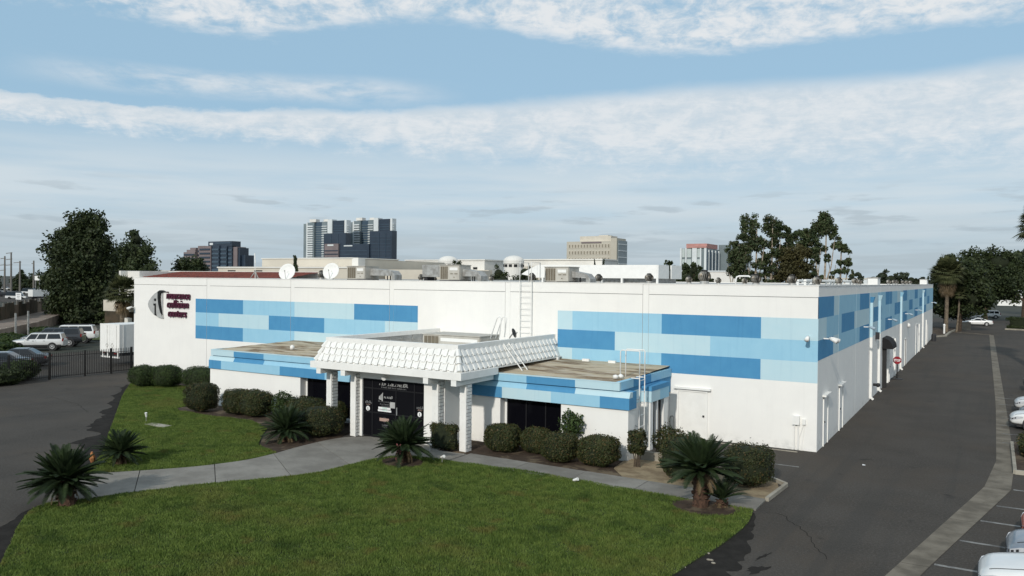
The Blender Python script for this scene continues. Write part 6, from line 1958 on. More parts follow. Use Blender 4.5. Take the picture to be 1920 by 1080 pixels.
pb = thing('notice_board', 'pale board with three rows of faint lettering at the front of the far lot', 'sign', (-216.5, 77.8, 0))
m_ = MB(); m_.box(-218.0, -215.3, 77.8, 77.9, .35, 2.15); m_.build('board_face', M['decal_white'], pb)
for k in range(3):
    m_ = MB(); m_.box(-217.5 + .2 * k, -215.9 - .1 * k, 77.78, 77.796, 1.6 - .45 * k, 1.8 - .45 * k); m_.build('board_lettering', M['galv'], pb)
for x in (-217.8, -215.6):
    m_ = MB(); m_.box(x, x + .1, 77.91, 78.0, 0, 2.1); m_.build('post', M['galv'], pb)
ut = thing('utility_shed', 'small blue-grey peaked shed at the right edge of the far lot', 'shed', (-222, 96, 0))
m_ = MB(); m_.box(-224, -221.4, 96, 99, 0, 1.4); m_.build('shed_wall', M['galv'], ut)
m_ = MB(); m_.add([(-224.2, 95.8, 1.41), (-221.2, 95.8, 1.41), (-221.2, 99.2, 1.41), (-224.2, 99.2, 1.41), (-222.7, 97.5, 2.5)], [(0, 1, 4), (1, 2, 4), (2, 3, 4), (3, 0, 4), (3, 2, 1, 0)]); m_.build('shed_roof', M['car_grey'], ut)

# ------------------------------------------------------------------ iron fence with gate posts, trailer
fe = thing('iron_fence', 'black iron picket fence running left from the warehouse corner', 'fence', (-48.6, .4, 0))
FA, FB = Vector((-48.35, .55)), Vector((-48.9, -10.5))
ln = (FB - FA).length
posts = [.02, 1.55, 3.45, 5.85, 8.4, 10.9]
for t in posts:
    p = FA.lerp(FB, t / ln)
    m_ = MB(); m_.box(p.x - .055, p.x + .055, p.y - .055, p.y + .055, -.02, 1.86); m_.build('post', M['iron'], fe)
pk = MB(); pk.box(-.014, .014, -.014, .014, .10, 1.78); pk.add([(-.014, -.014, 1.781), (.014, -.014, 1.781), (.014, .014, 1.781), (-.014, .014, 1.781), (0, 0, 1.86)], [(0, 1, 4), (1, 2, 4), (2, 3, 4), (3, 0, 4)])
pkm = pk.mesh('picket', M['iron'])
fo = Vector(WORLD[fe.name])
t = .14
while t < ln:
    p = FA.lerp(FB, t / ln)
    if min(abs(t - q) for q in posts) > .07:
        o = link('picket', pkm, fe); o.location = (p.x - fo.x, p.y - fo.y, 0)
    t += .125
for z in (.18, 1.55):
    m_ = MB(); m_.bar((FA.x, FA.y, z), (FB.x, FB.y, z), .022, .04); m_.build('rail', M['iron'], fe)
trl = thing('cargo_trailer', 'white box trailer parked end-on behind the fence, hiding the warehouse edge', 'trailer', (-52.0, 2.0, 0))
TX, TXr = -54.75, -52.15
m_ = MB(); m_.box(TX, TXr, 2.06, 14.0, 1.06, 3.28); m_.build('trailer_box', M['trim'], trl)
for a, b in ((TX + .06, (TX + TXr) / 2 - .01), ((TX + TXr) / 2 + .01, TXr - .06)):
    m_ = MB(); m_.box(a, b, 2.0, 2.058, 1.12, 3.20); dr_ = m_.build('rear_door', M['trim'], trl)
    c = (a + b) / 2 + (.28 if a < -53.6 else -.28)
    m_ = MB()
    for k in range(4):
        a0, a1 = k * PI / 2, (k + 1) * PI / 2
        m_.bar((c + .17 * math.sin(a0), 1.992, 1.6 + .2 * math.cos(a0)), (c + .17 * math.sin(a1), 1.992, 1.6 + .2 * math.cos(a1)), .02)
    m_.build('placard_frame', M['galv'], dr_)
    m_ = MB(); m_.tube([((a + b) / 2 + .3, 1.97, 1.3), ((a + b) / 2 + .3, 1.97, 3.2)], .02, 6); m_.build('lock_rod', M['trim'], dr_)
m_ = MB(); m_.box(TX, TXr, 2.0, 2.05, 3.202, 3.30); m_.box(TX, TX + .05, 2.0, 2.05, 1.06, 3.20); m_.box(TXr - .05, TXr, 2.0, 2.05, 1.06, 3.20); m_.build('rear_frame', M['trim'], trl)
m_ = MB(); m_.box(TX + .1, TXr - .1, 2.02, 2.10, .62, .74); m_.box(TX + .25, TX + .35, 2.04, 2.12, .742, 1.05); m_.box(TXr - .35, TXr - .25, 2.04, 2.12, .742, 1.05); m_.box(TX + .9, TX + 1.0, 2.04, 2.12, .742, 1.05); m_.build('underride_bar', M['trim'], trl)
m_ = MB(); m_.box(TX + .1, TXr - .1, 2.3, 13.5, .8, 1.058); m_.build('chassis', M['plastic'], trl)
for yy in (9.6, 10.9):
    for x in (TX + .05, TXr - .35):
        m_ = MB(); m_.lathe([(.48, 0), (.48, .3)], 18, (x, yy, .48), axis='x'); m_.build('wheel', M['rubber'], trl)
for k in range(9):
    m_ = MB(); m_.box(TXr + .001, TXr + .02, 2.3 + k * 1.2, 2.36 + k * 1.2, 1.1, 3.25); m_.build('side_rib', M['trim'], trl)
for k, x in enumerate((TX + .45, TX + .65, TXr - .65, TXr - .45)):
    m_ = MB(); m_.lathe([(.06, -.01), (.05, .03)], 10, (x, 2.0, .98), axis='y'); m_.build('tail_lamp', M['lamp_red'], trl)

# ------------------------------------------------------------------ channel wall, lot beyond, poles
M['channel'] = material('stained_channel_wall', (0.20, 0.155, 0.115), 0.95, (0.12, 0.09, 0.065), 0.5, extra=streaked((0.09, 0.07, 0.05), 0.6))
M['pink_path'] = material('dusty_pink_concrete', (0.25, 0.20, 0.165), 0.95, (0.18, 0.14, 0.11), 0.5)
ch_f = [(-68.0, -3.5), (-76.1, 3.0), (-83.9, 8.7), (-88.9, 13.1), (-94.7, 18.3), (-108.5, 28.2), (-123.6, 39.6), (-129.1, 43.7)]
ch_b = [(-88.0, 3.0), (-97.4, 12.9), (-101.4, 17.2), (-110.6, 24.1), (-120.9, 32.1), (-131.7, 41.0), (-137.6, 47.6)]
mb = MB(); mb.prism(ch_f + ch_b[::-1], -.05, 1.25)
structure('channel_path', mb, M['pink_path'])
cw = thing('channel_wall', 'low brownish retaining wall with concrete posts under the channel path at the left', 'wall', (-90, 13, 0))
for a, b in zip(ch_f[:-1], ch_f[1:]):
    a, b = Vector(a), Vector(b)
    nn = Vector((b.y - a.y, -(b.x - a.x))).normalized() * -.09
    if nn.y > 0:
        nn = -nn
    m_ = MB(); m_.bar((a.x + nn.x, a.y + nn.y, .6), (b.x + nn.x, b.y + nn.y, .6), .12, 1.24); m_.build('wall_length', M['channel'], cw)
    for k in range(3):
        p = a.lerp(b, (k + .5) / 3) + nn * 2.2
        m_ = MB(); m_.box(p.x - .11, p.x + .11, p.y - .11, p.y + .11, 0, 1.3); m_.build('post', M['kerb'], cw)
M['board'] = material('dark_weathered_board', (0.075, 0.055, 0.035), 0.95, (0.04, 0.035, 0.022), .8)
M['pole_grey'] = material('grey_post', (0.16, 0.15, 0.13), 0.9)
ff = thing('lot_fence', 'tall fence of brown boards and grey posts between the channel path and the far lot', 'fence', (-110, 24, 1.25))
for a, b in zip(ch_b[:-1], ch_b[1:]):
    a, b = Vector(a), Vector(b)
    nn = max(3, int((b - a).length / 2.4))
    for k in range(nn):
        p, q = a.lerp(b, k / nn), a.lerp(b, (k + .94) / nn)
        hgt = 1.9 + .25 * math.sin(k * 1.7 + a.x)
        m_ = MB(); m_.bar((*p, .3 + hgt / 2), (*q, .3 + hgt / 2), .08, hgt + 1.9); m_.build('fence_panel', M['board'] if (k * 7 + int(a.x)) % 4 else M['channel'], ff)
        m_ = MB(); m_.box(p.x - .1, p.x + .1, p.y - .26, p.y - .06, 1.25, 3.4); m_.build('post', M['pole_grey'], ff)
for (x, y, z1) in ((-80.6, 8.6, 3.1), (-82.6, 10.9, 3.2), (-73.5, 2.2, 1.3)):
    m_ = MB(); m_.box(x - .07, x + .07, y - .07, y + .07, 0, z1); tag(m_.build('fence_post', M['galv']), {3.1: 'bare grey post standing in the weeds behind the silver wagon', 3.2: 'taller bare grey post just right of its neighbour in the weeds', 1.3: 'short bare grey post low in the weedy bank at the left'}[z1], 'post')
sheet('far_lot', [(-208, 70), (-250, 78), (-330, 110), (-600, 235), (-600, 330), (-390, 200), (-240, 118), (-205, 92)], .01, M['asphalt'], None)
sheet('grass_strip', [(-80, 15), (-72, 17.5), (-70, 22), (-86, 24), (-90, 19)], .02, material('sunlit_grass_strip', (0.075, 0.10, 0.025), 0.95, (0.05, 0.06, 0.02), 2.0), None)


M['pole'] = material('weathered_pole', (0.16, 0.15, 0.135), 0.8)


def pole(label, x, y, h, arms):
    o = thing('utility_pole', label, 'utility pole', (x, y, 0), 0, 'utility poles above the far lot')
    m_ = MB(); m_.tube([(x, y, 0), (x, y, h)], [.40, .26], 8); m_.build('pole_shaft', M['pole'], o)
    for z, w_ in arms:
        m_ = MB(); m_.bar((x - w_ * .86, y - w_ * .5, z), (x + w_ * .86 * .2, y + w_ * .5 * .2, z + .25), .22); m_.build('crossarm', M['pole'], o)


pole('tall steel utility pole nearest the left edge with stub arms', -313.6, 122, 14.0, ((13, 1.6), (10.5, 1.8), (8.5, 1.8)))
pole('tallest steel utility pole with three stub arms, second from the left edge', -302, 118.5, 15.2, ((14.8, 1.9), (12.5, 1.9), (10.4, 1.9)))
pole('wooden utility pole with one crossarm, third from the left edge', -309.3, 125.3, 12.2, ((11.5, 2.4),))
pole('thin utility pole just left of the huge dark tree', -304.8, 128, 12.4, ((11.2, .8),))
lp = MB(); lp.tube([(-300, 134, 0), (-300, 134, 9.2)], .22, 6); lp.bar((-304, 131.5, 9.2), (-296, 136.5, 9.2), .22); tag(lp.build('lamp_post', M['iron']), 'dark T-shaped lamp post in the far lot', 'lamp post')
FL = 'trees behind the far lot'
for i, (px, py, h, w_) in enumerate(((-345, 132, 7.8, 6), (-338, 140, 8.6, 6), (-330, 142, 8.0, 6), (-322, 143, 9.6, 5), (-316, 143.5, 10.2, 4.5), (-312, 150, 8.2, 6), (-306, 153, 9.0, 5), (-355, 128, 8.2, 6), (-330, 125, 5.5, 4.5), (-318, 130, 5.2, 4))):
    tree('lot_tree', ['dark tree in the far row behind the lot, left of the tall poles', 'dark tree in the far row, behind the tallest steel pole', 'low dark tree in the far row between the poles', 'taller round tree in the far row by the wooden pole', 'tallest round tree in the far row, right of the wooden pole', 'low tree in the far row left of the thin pole', 'round tree in the far row right of the thin pole', 'dark tree in the far row at the extreme left edge', 'shrubby low tree in front of the far row at the steel poles', 'shrubby low tree in front of the far row at the white boards'][i],
         px, py, [[(0, 0, 0), (0, 0, h * .8)]], [(0, 0, h - w_ * .4, w_ * .5, w_ * .5, w_ * .4), (-w_ * .5, 0, h - w_ * .7, w_ * .5, w_ * .5, w_ * .4), (w_ * .5, 0, h - w_ * .6, w_ * .5, w_ * .5, w_ * .4), (0, 0, h * .35, w_ * .9, w_ * .8, h * .33)], 900, .7, 'leaf_dark', tr=.3, group=FL, core=.6)
for x, y, z0, z1, w_, lb in ((-318, 136, 4.8, 6.6, 4.5, 'white billboard back among the trees behind the far lot'), (-303, 140, 3.2, 6.0, 4.6, 'pale low building front behind the far lot at the thin pole')):
    o = thing('roadside_board', lb, 'billboard', (x, y, 0))
    m_ = MB(); m_.box(x - w_ / 2, x + w_ / 2, y, y + .3, z0, z1); m_.build('board_face', M['trim'], o)
    for q in (-.3, .3):
        m_ = MB(); m_.box(x + w_ * q - .12, x + w_ * q + .12, y + .31, y + .5, 0, z1 - .3); m_.build('post', M['galv'], o)

# ------------------------------------------------------------------ stop sign, kerb islands, small things
ss = thing('stop_sign', 'red stop sign on a portable black post standing at the side wall', 'sign', (.42, 29.9, 0))
m_ = MB(); m_.tube([(.42, 29.9, .05), (.42, 29.9, 1.30)], .045, 8); m_.build('post', M['iron'], ss)
m_ = MB(); m_.lathe([(.42, 0), (.38, .06), (.1, .10), (.06, .16)], 16, (.42, 29.9, 0)); m_.build('base', M['iron'], ss)
M['red'] = material('red_sign_face', (0.26, 0.012, 0.022), 0.45)
oc = [(.42 + .30 * math.cos(PI / 8 + k * PI / 4), 1.42 + .30 * math.sin(PI / 8 + k * PI / 4)) for k in range(8)]
v = [(x, 29.84, z) for x, z in oc] + [(x, 29.86, z) for x, z in oc]
m_ = MB(); m_.add(v, [tuple(range(8)), tuple(range(8, 16))[::-1]] + [(i, 8 + i, 8 + (i + 1) % 8, (i + 1) % 8) for i in range(8)]); m_.build('sign_face', M['red'], ss)
me = text_mesh('STOP', .24, .002, 0, 1.0, .008)
vv = np.zeros(len(me.vertices) * 3, np.float32); me.vertices.foreach_get('co', vv); vv = vv.reshape(-1, 3)
k = .46 / (vv[:, 0].max() - vv[:, 0].min())
nv = np.stack([(vv[:, 0] - vv[:, 0].min()) * k - .23, -vv[:, 2] - .066, vv[:, 1] + 1.42 - .085], 1)
me.vertices.foreach_set('co', nv.astype(np.float32).ravel()); me.update(); me.materials.clear(); me.materials.append(M['decal_white'])
link('lettering', me, ss)
sheet('kerb_island', [(7.16, .25), (7.10, 1.2), (7.12, 4.4), (7.2, 6.5), (11.5, 6.5), (11.5, .3)], .14, M['soil'], -.02)
m_ = MB(); m_.bar((7.06, .2, .08), (7.1, 6.5, .08), .12, .16); m_.bar((7.06, .2, .081), (11.5, .25, .081), .12, .16); structure('island_kerb', m_, M['kerb'])
sheet('kerb_island', [(-.2, 83.0), (1.3, 86.3), (1.5, 96), (2.4, 107), (-4, 110), (-4, 83)], .12, M['soil'], -.02)
m_ = MB()
for a, b in (((-.1, 82.9), (1.35, 86.2)), ((1.35, 86.2), (1.55, 96)), ((1.55, 96), (2.4, 107))):
    m_.bar((*a, .08), (*b, .08), .28, .2)
structure('island_kerb', m_, M['kerb'])
m_ = MB(); m_.bar((8.6, 110.7, .1), (18, 107.6, .1), .3, .22); structure('hedge_kerb', m_, M['kerb'])
bo = thing('bollard', 'white-capped bollard in front of the shaggy palm trunk', 'bollard', (1.0, 91.0, .1))
m_ = MB(); m_.tube([(1, 91, .1), (1, 91, 1.2)], .12, 8); m_.lathe([(.14, 0), (.16, .15), (.05, .28)], 10, (1, 91, 1.2)); m_.build('bollard_post', M['trim'], bo)
wb = thing('boundary_wall', 'long low white wall behind the tree trunk at the right edge', 'wall', (13, 262, 0))
m_ = MB(); m_.box(9.0, 50, 262, 262.4, 0.2, 3.2); m_.build('wall_length', M['trim'], wb)
m_ = MB(); m_.box(9.0, 50, 261.95, 262.45, 3.202, 3.4); m_.build('wall_cap', M['kerb'], wb)
o = thing('low_wall', 'pale low wall section beside the thin young palm', 'wall', (2.4, 106, 0))
m_ = MB(); m_.box(2.0, 4.0, 106, 106.3, 0, 1.2); m_.build('wall_length', M['kerb'], o)


def spot(label, x, y, h, d, mt='trim', name='garden_spotlight'):
    o = thing(name, label, 'garden light', (x, y, .03))
    m_ = MB(); m_.tube([(x, y, 0), (x, y, h)], .014, 6); m_.build('stake', M['galv'], o)
    m_ = MB(); c = Vector((x, y, h)); d = Vector(d).normalized(); m_.tube([c - d * .08, c + d * .02, c + d * .14], [.035, .045, .06], 10); m_.build('lamp_shade', M[mt], o)


spot('white stake light in the grass right of the centre cycad', -11.9, -10.35, .27, (.8, -.3, .3))
spot('white stake light at the lawn edge halfway along the straight walk', -6.25, -10.2, .14, (.9, -.2, .35))
spot('white lamp at the left corner of the square hedge', -13.55, -8.95, .32, (-.3, -.8, .5))
spot('small pale stake marker on the back lawn near the drain lid', -28.9, -11.4, .36, (.1, -.2, 1))
m_ = MB(); m_.box(-28.35, -26.9, -11.9, -11.4, .03, .075); tag(m_.build('drain_lid', M['kerb']), 'flat concrete drain lid set in the back lawn by the stake', 'drain cover')
m_ = MB(); m_.tube([(-22.75, -17.75, .05), (-22.72, -17.8, .30), (-22.70, -17.82, .52)], [.06, .12, .03], 8); M['orange'] = material('orange_cone_bloom', (0.42, 0.19, 0.07), 0.8, (0.3, 0.11, 0.05), 6)
tag(m_.build('cycad_cone', M['orange']), 'orange-tan bloom at the left foot of the cycad by the drive', 'flower')
m_ = MB(); m_.add([(1.97, -1.53, .012), (2.08, -1.5, .012), (2.06, -1.42, .02), (1.96, -1.44, .04)], [(0, 1, 2, 3)]); tag(m_.build('litter', M['decal_white']), 'scrap of white litter lying on the driveway asphalt', 'litter')
lr = random.Random(12)
for k in range(7):
    x, y = (-.35 + lr.uniform(0, .8), -15.9 + lr.uniform(-1.2, 1.8)) if k else (-.45, -15.2)
    m_ = MB(); m_.lathe([(.05, 0), (.06, .025), (.02, .04)], 7, (x, y, .0)); o = m_.build('stone_chip', M['kerb']); o.scale = (1, .6, 1); o.location.y = y * .4
    tag(o, 'loose stone chip on the black sealcoat at the right lawn edge', 'stone', 'stone chips at the right lawn edge')

# ------------------------------------------------------------------ buildings beyond
FARM = dict(
    cream=material('cream_stucco', (0.62, 0.57, 0.48), 0.85, scale=.1),
    cream_dark=material('cream_stucco_shadow_side', (0.60, 0.55, 0.47), 0.85, scale=.1),
    white=material('bright_white_stucco', (0.74, 0.72, 0.67), 0.85, scale=.1),
    tilered=material('red_clay_tile', (0.23, 0.062, 0.042), 0.85, (0.11, 0.034, 0.026), 1.6, 1.0),
    beige=material('beige_precast', (0.43, 0.40, 0.33), 0.85, (0.47, 0.44, 0.37), .05),
    glass_b=material('blue_grey_tower_glass', (0.040, 0.065, 0.095), 0.25, (0.055, 0.085, 0.115), .03, spec=0.5),
    glass_d=material('navy_tower_glass', (0.022, 0.034, 0.052), 0.25, (0.030, 0.044, 0.066), .05, spec=0.5),
    glass_t=material('teal_tower_glass', (0.15, 0.185, 0.195), 0.25, (0.19, 0.225, 0.235), .05, spec=0.5),
    mauve=material('mauve_granite', (0.20, 0.165, 0.165), 0.7, (0.17, 0.14, 0.14), .1),
    pale=material('pale_tower_concrete', (0.64, 0.67, 0.67), 0.8, (0.58, 0.61, 0.61), .1),
    pane_tan=material('tan_tinted_pane', (0.27, 0.24, 0.185), 0.5, scale=.1),
    pink=material('salmon_cornice', (0.47, 0.25, 0.22), 0.8, scale=.2),
    mint=material('pale_green_panel', (0.46, 0.51, 0.49), 0.6, (0.42, 0.47, 0.45), .1),
)


def bbox(name, parent, x0, x1, y0, y1, z0, z1, mt):
    m_ = MB(); m_.box(x0, x1, y0, y1, z0, z1); return m_.build(name, FARM[mt] if mt in FARM else M[mt], parent)


# neighbour with the red tiled roof
b = thing('neighbour_building', 'white-walled neighbour with a long red tiled roof, behind the left end of the warehouse', 'building', (-97, 32, 0))
bbox('front_wall', b, -97.5, -66.8, 32, 60, 0, 6.9, 'white')
bbox('parapet', b, -97.5, -66.8, 38.5, 39.0, 6.902, 7.85, 'white')
bbox('end_wall', b, -97.9, -97.51, 31.0, 60, 0, 7.8, 'white')
bbox('end_parapet', b, -97.5, -94.8, 32.05, 38.4, 6.902, 7.75, 'white')
m_ = MB()
nx, ny = 92, 8
for j in range(ny):
    for i in range(nx):
        x0 = -94.6 + i * .30
        y0, z0 = 32.4 + j * .75, 6.93 + j * .10
        m_.add([(x0, y0, z0), (x0 + .1, y0, z0 + .09), (x0 + .2, y0, z0 + .09), (x0 + .29, y0, z0), (x0, y0 + .8, z0 + .10), (x0 + .1, y0 + .8, z0 + .16), (x0 + .2, y0 + .8, z0 + .16), (x0 + .29, y0 + .8, z0 + .10)],
               [(0, 1, 5, 4), (1, 2, 6, 5), (2, 3, 7, 6), (0, 3, 2, 1)])
m_.build('roof_tiles', FARM['tilered'], b, kind='stuff')
b = thing('low_annex', 'low beige annex and brown wall behind the trailer and palm', 'building', (-86, 22.5, 0))
bbox('annex_wall', b, -91.0, -85.2, 24.5, 27, 2.6, 4.0, 'cream'); bbox('annex_base', b, -90.2, -85.5, 24.2, 27, 0, 2.58, 'board'); bbox('annex_side', b, -83.8, -80.2, 24.0, 30.0, 0, 5.4, 'white'); bbox('pier', b, -85.4, -84.42, 23.6, 24.15, 0, 1.9, 'white')
# large cream complex
b = thing('cream_complex', 'large cream stepped building behind the rooftop units at the left', 'building', (-140, 93, 0))
bbox('front_wall', b, -140, -111.8, 93.4, 109, 0, 11.3, 'cream'); bbox('corner_pilaster', b, -111.78, -110.0, 93.3, 95.5, 0, 11.45, 'white'); bbox('side_wall', b, -111.8, -110.1, 95.52, 125, 0, 11.1, 'cream')
bbox('roof_cap', b, -140.2, -111.5, 93.2, 109, 11.302, 11.5, 'white')
bbox('lower_wall', b, -150, -108.5, 89, 93.0, 0, 9.1, 'cream'); bbox('ledge', b, -150.2, -108.2, 88.8, 93.1, 9.102, 9.4, 'white')
for x in (-146.5, -137.5):
    bbox('slot_window', b, x, x + 2.6, 88.9, 89.2, 8.3, 8.6, 'black')
for x in (-104, -100, -96):
    pass
bbox('link_wall', b, -108.1, -92, 100, 118, 0, 9.0, 'cream')
b = thing('domed_building', 'white building with two drum domes behind the middle of the roof', 'building', (-169, 182, 0))
bbox('long_wall', b, -169, -136, 183, 195, 0, 13.2, 'white'); bbox('lower_wall', b, -168, -133, 181, 183, 0, 10.0, 'cream'); bbox('eave_band', b, -169.3, -135.7, 182.7, 195, 13.202, 13.6, 'white')
for i in range(9):
    bbox('window', b, -166 + i * 3.2, -164.4 + i * 3.2, 182.8, 183.05, 10.3, 11.0, 'black')
bbox('right_hall', b, -131, -98.7, 194, 206, 0, 13.5, 'white'); bbox('hall_eave', b, -131.2, -98.4, 193.6, 206, 13.502, 13.9, 'white'); bbox('hall_lower', b, -130, -92, 190, 193.5, 0, 11.4, 'cream')
for i in range(7):
    bbox('hall_window', b, -126 + i * 4.2, -123.8 + i * 4.2, 189.8, 190.05, 8.0, 9.8, 'black')
for cx, cy in ((-147.4, 178.4), (-122.6, 179.4)):
    m_ = MB(); m_.lathe([(3.1, 0), (3.1, 12.0), (3.3, 12.05), (3.3, 13.0), (3.0, 13.6), (2.4, 14.1), (1.4, 14.5), (.2, 14.65)], 24, (cx, cy, 0)); d_ = m_.build('dome', FARM['white'], b)
    for k in range(12):
        a = k * PI / 6 + .2
        m_ = MB(); c = Vector((cx + 3.12 * math.cos(a), cy + 3.12 * math.sin(a), 0)); t_ = Vector((-math.sin(a), math.cos(a), 0)) * .5
        m_.bar(c - t_ + Vector((0, 0, 11.4)), c + t_ + Vector((0, 0, 11.4)), .3, .8); m_.build('drum_window', M['black'], d_)
b = thing('white_shed', 'plain white low building below the red-topped tower', 'building', (-58, 161, 0))
bbox('front_wall', b, -62, -45, 161, 200, 0, 9.5, 'white'); bbox('roof_cap', b, -62.2, -44.8, 160.8, 200, 9.502, 9.8, 'pale')

# beige office block
b = thing('beige_office', 'beige office block with rows of square windows and a shaded dark glass side', 'office building', (-327, 613, 0), 0, 'office towers on the skyline')
bbox('front_wall', b, -326, -281, 613, 632, 0, 42.0, 'beige'); bbox('corner_tower', b, -280.9, -275.5, 611.5, 632, 0, 44.5, 'beige'); bbox('side_glass', b, -275.4, -274.4, 613, 632.5, 0, 42.5, 'glass_t')
bbox('penthouse', b, -314, -283, 616, 630, 42.01, 46.8, 'cream'); bbox('penthouse_top', b, -296, -287, 618, 628, 46.82, 47.6, 'cream'); bbox('sign_strip', b, -311, -291, 612.6, 613.0, 40.2, 41.6, 'mauve')
for r_ in range(6):
    for c_ in range(14):
        x0 = -324 + c_ * 3.0
        z0 = 6 + r_ * 6.0
        f = bbox('window_frame', b, x0, x0 + 2.2, 612.7, 613.0, z0, z0 + 3.6, 'cream')
        bbox('pane', f, x0 + .4, x0 + 1.8, 612.6, 612.69, z0 + .4, z0 + 3.2, 'pane_tan')
for r_ in range(7):
    bbox('floor_band', b, -274.39, -274.1, 613.3, 632.2, 4 + r_ * 5.8, 4.8 + r_ * 5.8, 'pale')
# red-topped tower
b = thing('red_topped_tower', 'pale glass office tower with a salmon red cornice left of the eucalyptus', 'office building', (-181, 506, 0), 0, 'office towers on the skyline')
bbox('core', b, -181, -162.5, 507, 540, 0, 30.0, 'glass_t')
for i, (a, w_) in enumerate(((-181, 1.2), (-177.2, 1.0), (-172.2, 3.4), (-166.6, 1.0), (-163.6, 1.6))):
    bbox('pier', b, a, a + w_, 506.2, 506.99, 0, 30.3, 'pale')
for i, a in enumerate((-179.6, -176.0, -168.6)):
    for r_ in range(4):
        f = bbox('window_panel', b, a, a + (2.2 if i == 0 else 3.4 if i == 1 else 2.2) * .9, 506.5, 506.98, 1.5 + r_ * 7.4, 7.6 + r_ * 7.4, 'mint')
for i in range(8):
    bbox('fin', b, -162.4, -161.6, 507.5 + i * 4, 508.9 + i * 4, 0, 29.0, 'pale' if i % 2 else 'glass_b')
bbox('cornice', b, -176, -162.0, 506.0, 512, 30.31, 31.6, 'pink'); bbox('cornice', b, -178.5, -163.5, 512.2, 538, 30.31, 33.6, 'pink'); bbox('upper_glass', b, -163.4, -156, 540.1, 560, 0, 33.8, 'glass_t'); bbox('side_wing', b, -155.9, -151, 552, 580, 0, 30.0, 'glass_t')
# brown stepped tower
b = thing('mauve_tower', 'dark stepped mauve granite tower right of the pointed dark tree', 'office building', (-579, 396, 0), 0, 'office towers on the skyline')
F4 = lambda px: -586.2 + (px - 344) * .678
for p0, p1, y0, z1, mt in ((344, 366, 400, 27.5, 'mauve'), (346, 363, 402, 29.6, 'mauve'), (349, 360, 404, 31.4, 'mauve'), (366.1, 378, 403, 32.8, 'mauve'), (378.1, 400, 398, 32.3, 'mauve'), (400.1, 414, 399, 32.6, 'glass_d'), (414.1, 426, 400, 32.4, 'glass_d'),
                           (382, 426, 405, 36.4, 'glass_d'), (426.1, 434, 401, 31.6, 'glass_d'), (434.1, 441, 402, 31.3, 'mauve'), (441.1, 444, 403, 30.6, 'glass_d'), (444.1, 450, 405, 24.6, 'glass_d')):
    bbox('tower_block', b, F4(p0), F4(p1), y0, y0 + 9, 0, z1, mt)
for p0, p1, y0, n_, zt in ((345, 365.5, 399.6, 6, 26.0), (379.5, 399, 397.6, 8, 30.2), (366.5, 377.5, 402.6, 7, 29.0), (401, 413, 398.6, 8, 30.0), (415, 425.5, 399.6, 8, 30.0), (427, 433.5, 400.6, 8, 29.5)):
    for k in range(n_):
        bbox('window_band', b, F4(p0), F4(p1), y0, y0 + .39, zt - k * 3.4 - 1.5, zt - k * 3.4, 'glass_d' if p0 < 400 else 'glass_b')
bbox('sign_panel', b, F4(385.5), F4(391.5), 404.5, 404.99, 33.4, 35.2, 'pale'); bbox('top_band', b, F4(396), F4(424), 404.6, 404.99, 34.4, 35.4, 'glass_b')
# twin apartment towers and the dark office in front
def twin(label, xl, xr, y0, ztop):
    b = thing('glass_apartment_tower', label, 'tower', (xl, y0, 0), 0, 'office towers on the skyline')
    W_ = xr - xl
    X_ = lambda f: xl + W_ * f
    bbox('west_glass', b, X_(0), X_(.088), y0 + 4, y0 + 12, 0, ztop - 6.0, 'glass_t')
    bbox('white_spine', b, X_(.09), X_(.125), y0 + 2, y0 + 12, 0, ztop - 4.5, 'pale')
    bbox('balcony_core', b, X_(.127), X_(.288), y0 + 1.5, y0 + 12, 0, ztop - 4.8, 'glass_t')
    bbox('mid_glass', b, X_(.29), X_(.452), y0 + 4, y0 + 12, 0, ztop - 4.2, 'glass_b')
    bbox('second_stack', b, X_(.454), X_(.593), y0 + 3, y0 + 12, 0, ztop - 4.0, 'glass_t')
    bbox('pale_shaft', b, X_(.595), X_(.70), y0 + 2, y0 + 12, 0, ztop - 1.2, 'pale')
    bbox('east_glass', b, X_(.702), X_(.95), y0 + 4, y0 + 14, 0, ztop - 3.2, 'glass_d')
    bbox('east_edge', b, X_(.952), X_(1.0), y0 + 5, y0 + 14, 0, ztop - 2.6, 'pale')
    bbox('roof_block', b, X_(.17), X_(.32), y0 + 2, y0 + 10, ztop - 4.18, ztop, 'white'); bbox('roof_block', b, X_(.49), X_(.593), y0 + 3, y0 + 10, ztop - 3.98, ztop - .6, 'white')
    n_ = 24
    for k in range(n_):
        z = 4 + k * (ztop - 12) / n_
        bbox('balcony_slab', b, X_(.127), X_(.268), y0 - .2, y0 + 1.49, z, z + 1.9, 'pale')
        bbox('floor_line', b, X_(.295), X_(.445), y0 + 3.6, y0 + 3.99, z, z + .8, 'glass_t')
        bbox('balcony_slab', b, X_(.46), X_(.58), y0 + 1.6, y0 + 2.99, z, z + 1.1, 'pale')
        bbox('floor_line', b, X_(.71), X_(.945), y0 + 3.6, y0 + 3.99, z, z + .9, 'glass_b')
        bbox('east_balcony', b, X_(1.002), X_(1.03), y0 + 6, y0 + 9, z, z + .8, 'pale')
    return b


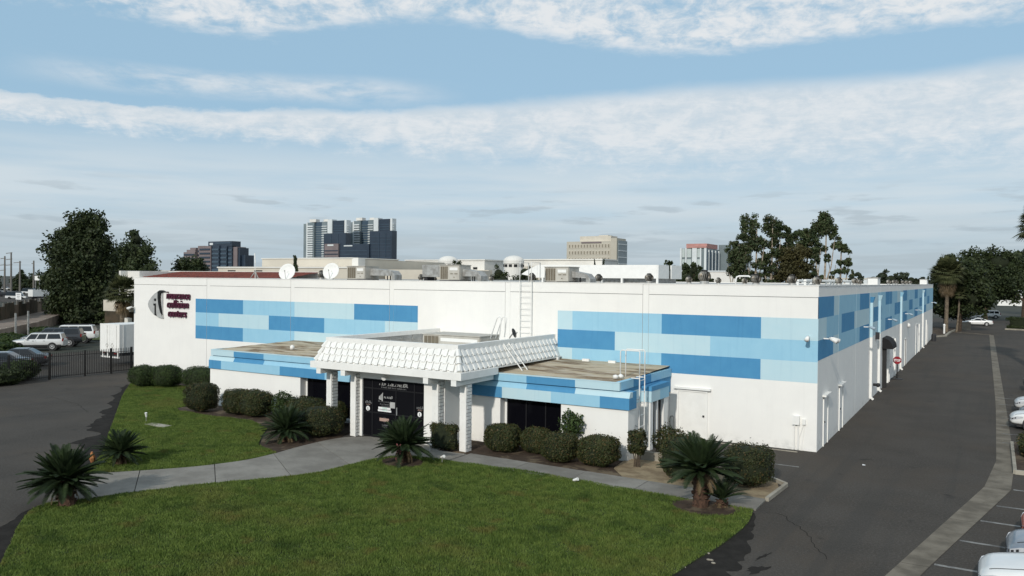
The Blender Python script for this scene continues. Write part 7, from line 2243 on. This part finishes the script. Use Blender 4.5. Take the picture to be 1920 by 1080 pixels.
twin('left of twin glass apartment towers with white rooftop blocks', -870.3, -785.5, 810, 92.6)
twin('right of twin glass apartment towers with white rooftop blocks', -814.9, -734.0, 850, 96.1)
b = thing('navy_office', 'dark navy glass office blocks at the foot of the twin towers', 'office building', (-764, 750, 0), 0, 'office towers on the skyline')
bbox('left_block', b, -770, -730, 754, 764, 0, 66.8, 'glass_d'); bbox('low_front', b, -764.7, -739.4, 750, 753.9, 0, 52.4, 'mauve'); bbox('link_block', b, -739.2, -687, 752, 753.9, 0, 51.5, 'glass_d'); bbox('right_block', b, -688, -650.5, 754.1, 764, 0, 68, 'glass_d')
bbox('sign_panel', b, -759, -748, 749.6, 749.99, 49.4, 51.4, 'pale'); bbox('sign_lettering', b, -731, -716, 751.6, 751.99, 48.6, 50.0, 'pale')
for k in range(8):
    bbox('floor_line', b, -764.2, -739.9, 749.6, 749.99, 10 + k * 4.6, 11.4 + k * 4.6, 'glass_d')
    bbox('floor_line', b, -738.5, -690, 751.6, 751.99, 10 + k * 4.6, 10.8 + k * 4.6, 'glass_b')
for k in range(12):
    bbox('floor_line', b, -686, -652, 753.6, 754.09, 10 + k * 4.6, 10.6 + k * 4.6, 'glass_b')
for x in (-757, -744, -672, -661):
    bbox('mullion', b, x, x + .5, 753.5, 753.99 if x < -730 else 754.09, 53 if x < -730 else 0, 66, 'glass_b')
# low far skyline of roofs and trees along the horizon
for i, (x, y, w_, h) in enumerate(((-520, 300, 60, 9), (-700, 480, 90, 12), (-420, 420, 60, 10), (-60, 420, 50, 9), (20, 360, 46, 9), (-240, 420, 60, 11), (90, 330, 60, 9))):
    b = thing('far_building', ['low far block at the foot of the mauve tower', 'low far block between the mauve tower and twin towers', 'low far block behind the cream complex', 'low far block behind the right roof edge', 'low far block behind the far right trees', 'low far block beneath the beige office', 'low far block beyond the right edge'][i], 'building', (x, y, 0))
    bbox('wall', b, x - w_ / 2, x + w_ / 2, y, y + 30, 0, h, 'pale'); bbox('roof_cap', b, x - w_ / 2 - .3, x + w_ / 2 + .3, y - .3, y + 30.3, h + .002, h + .5, 'cream')
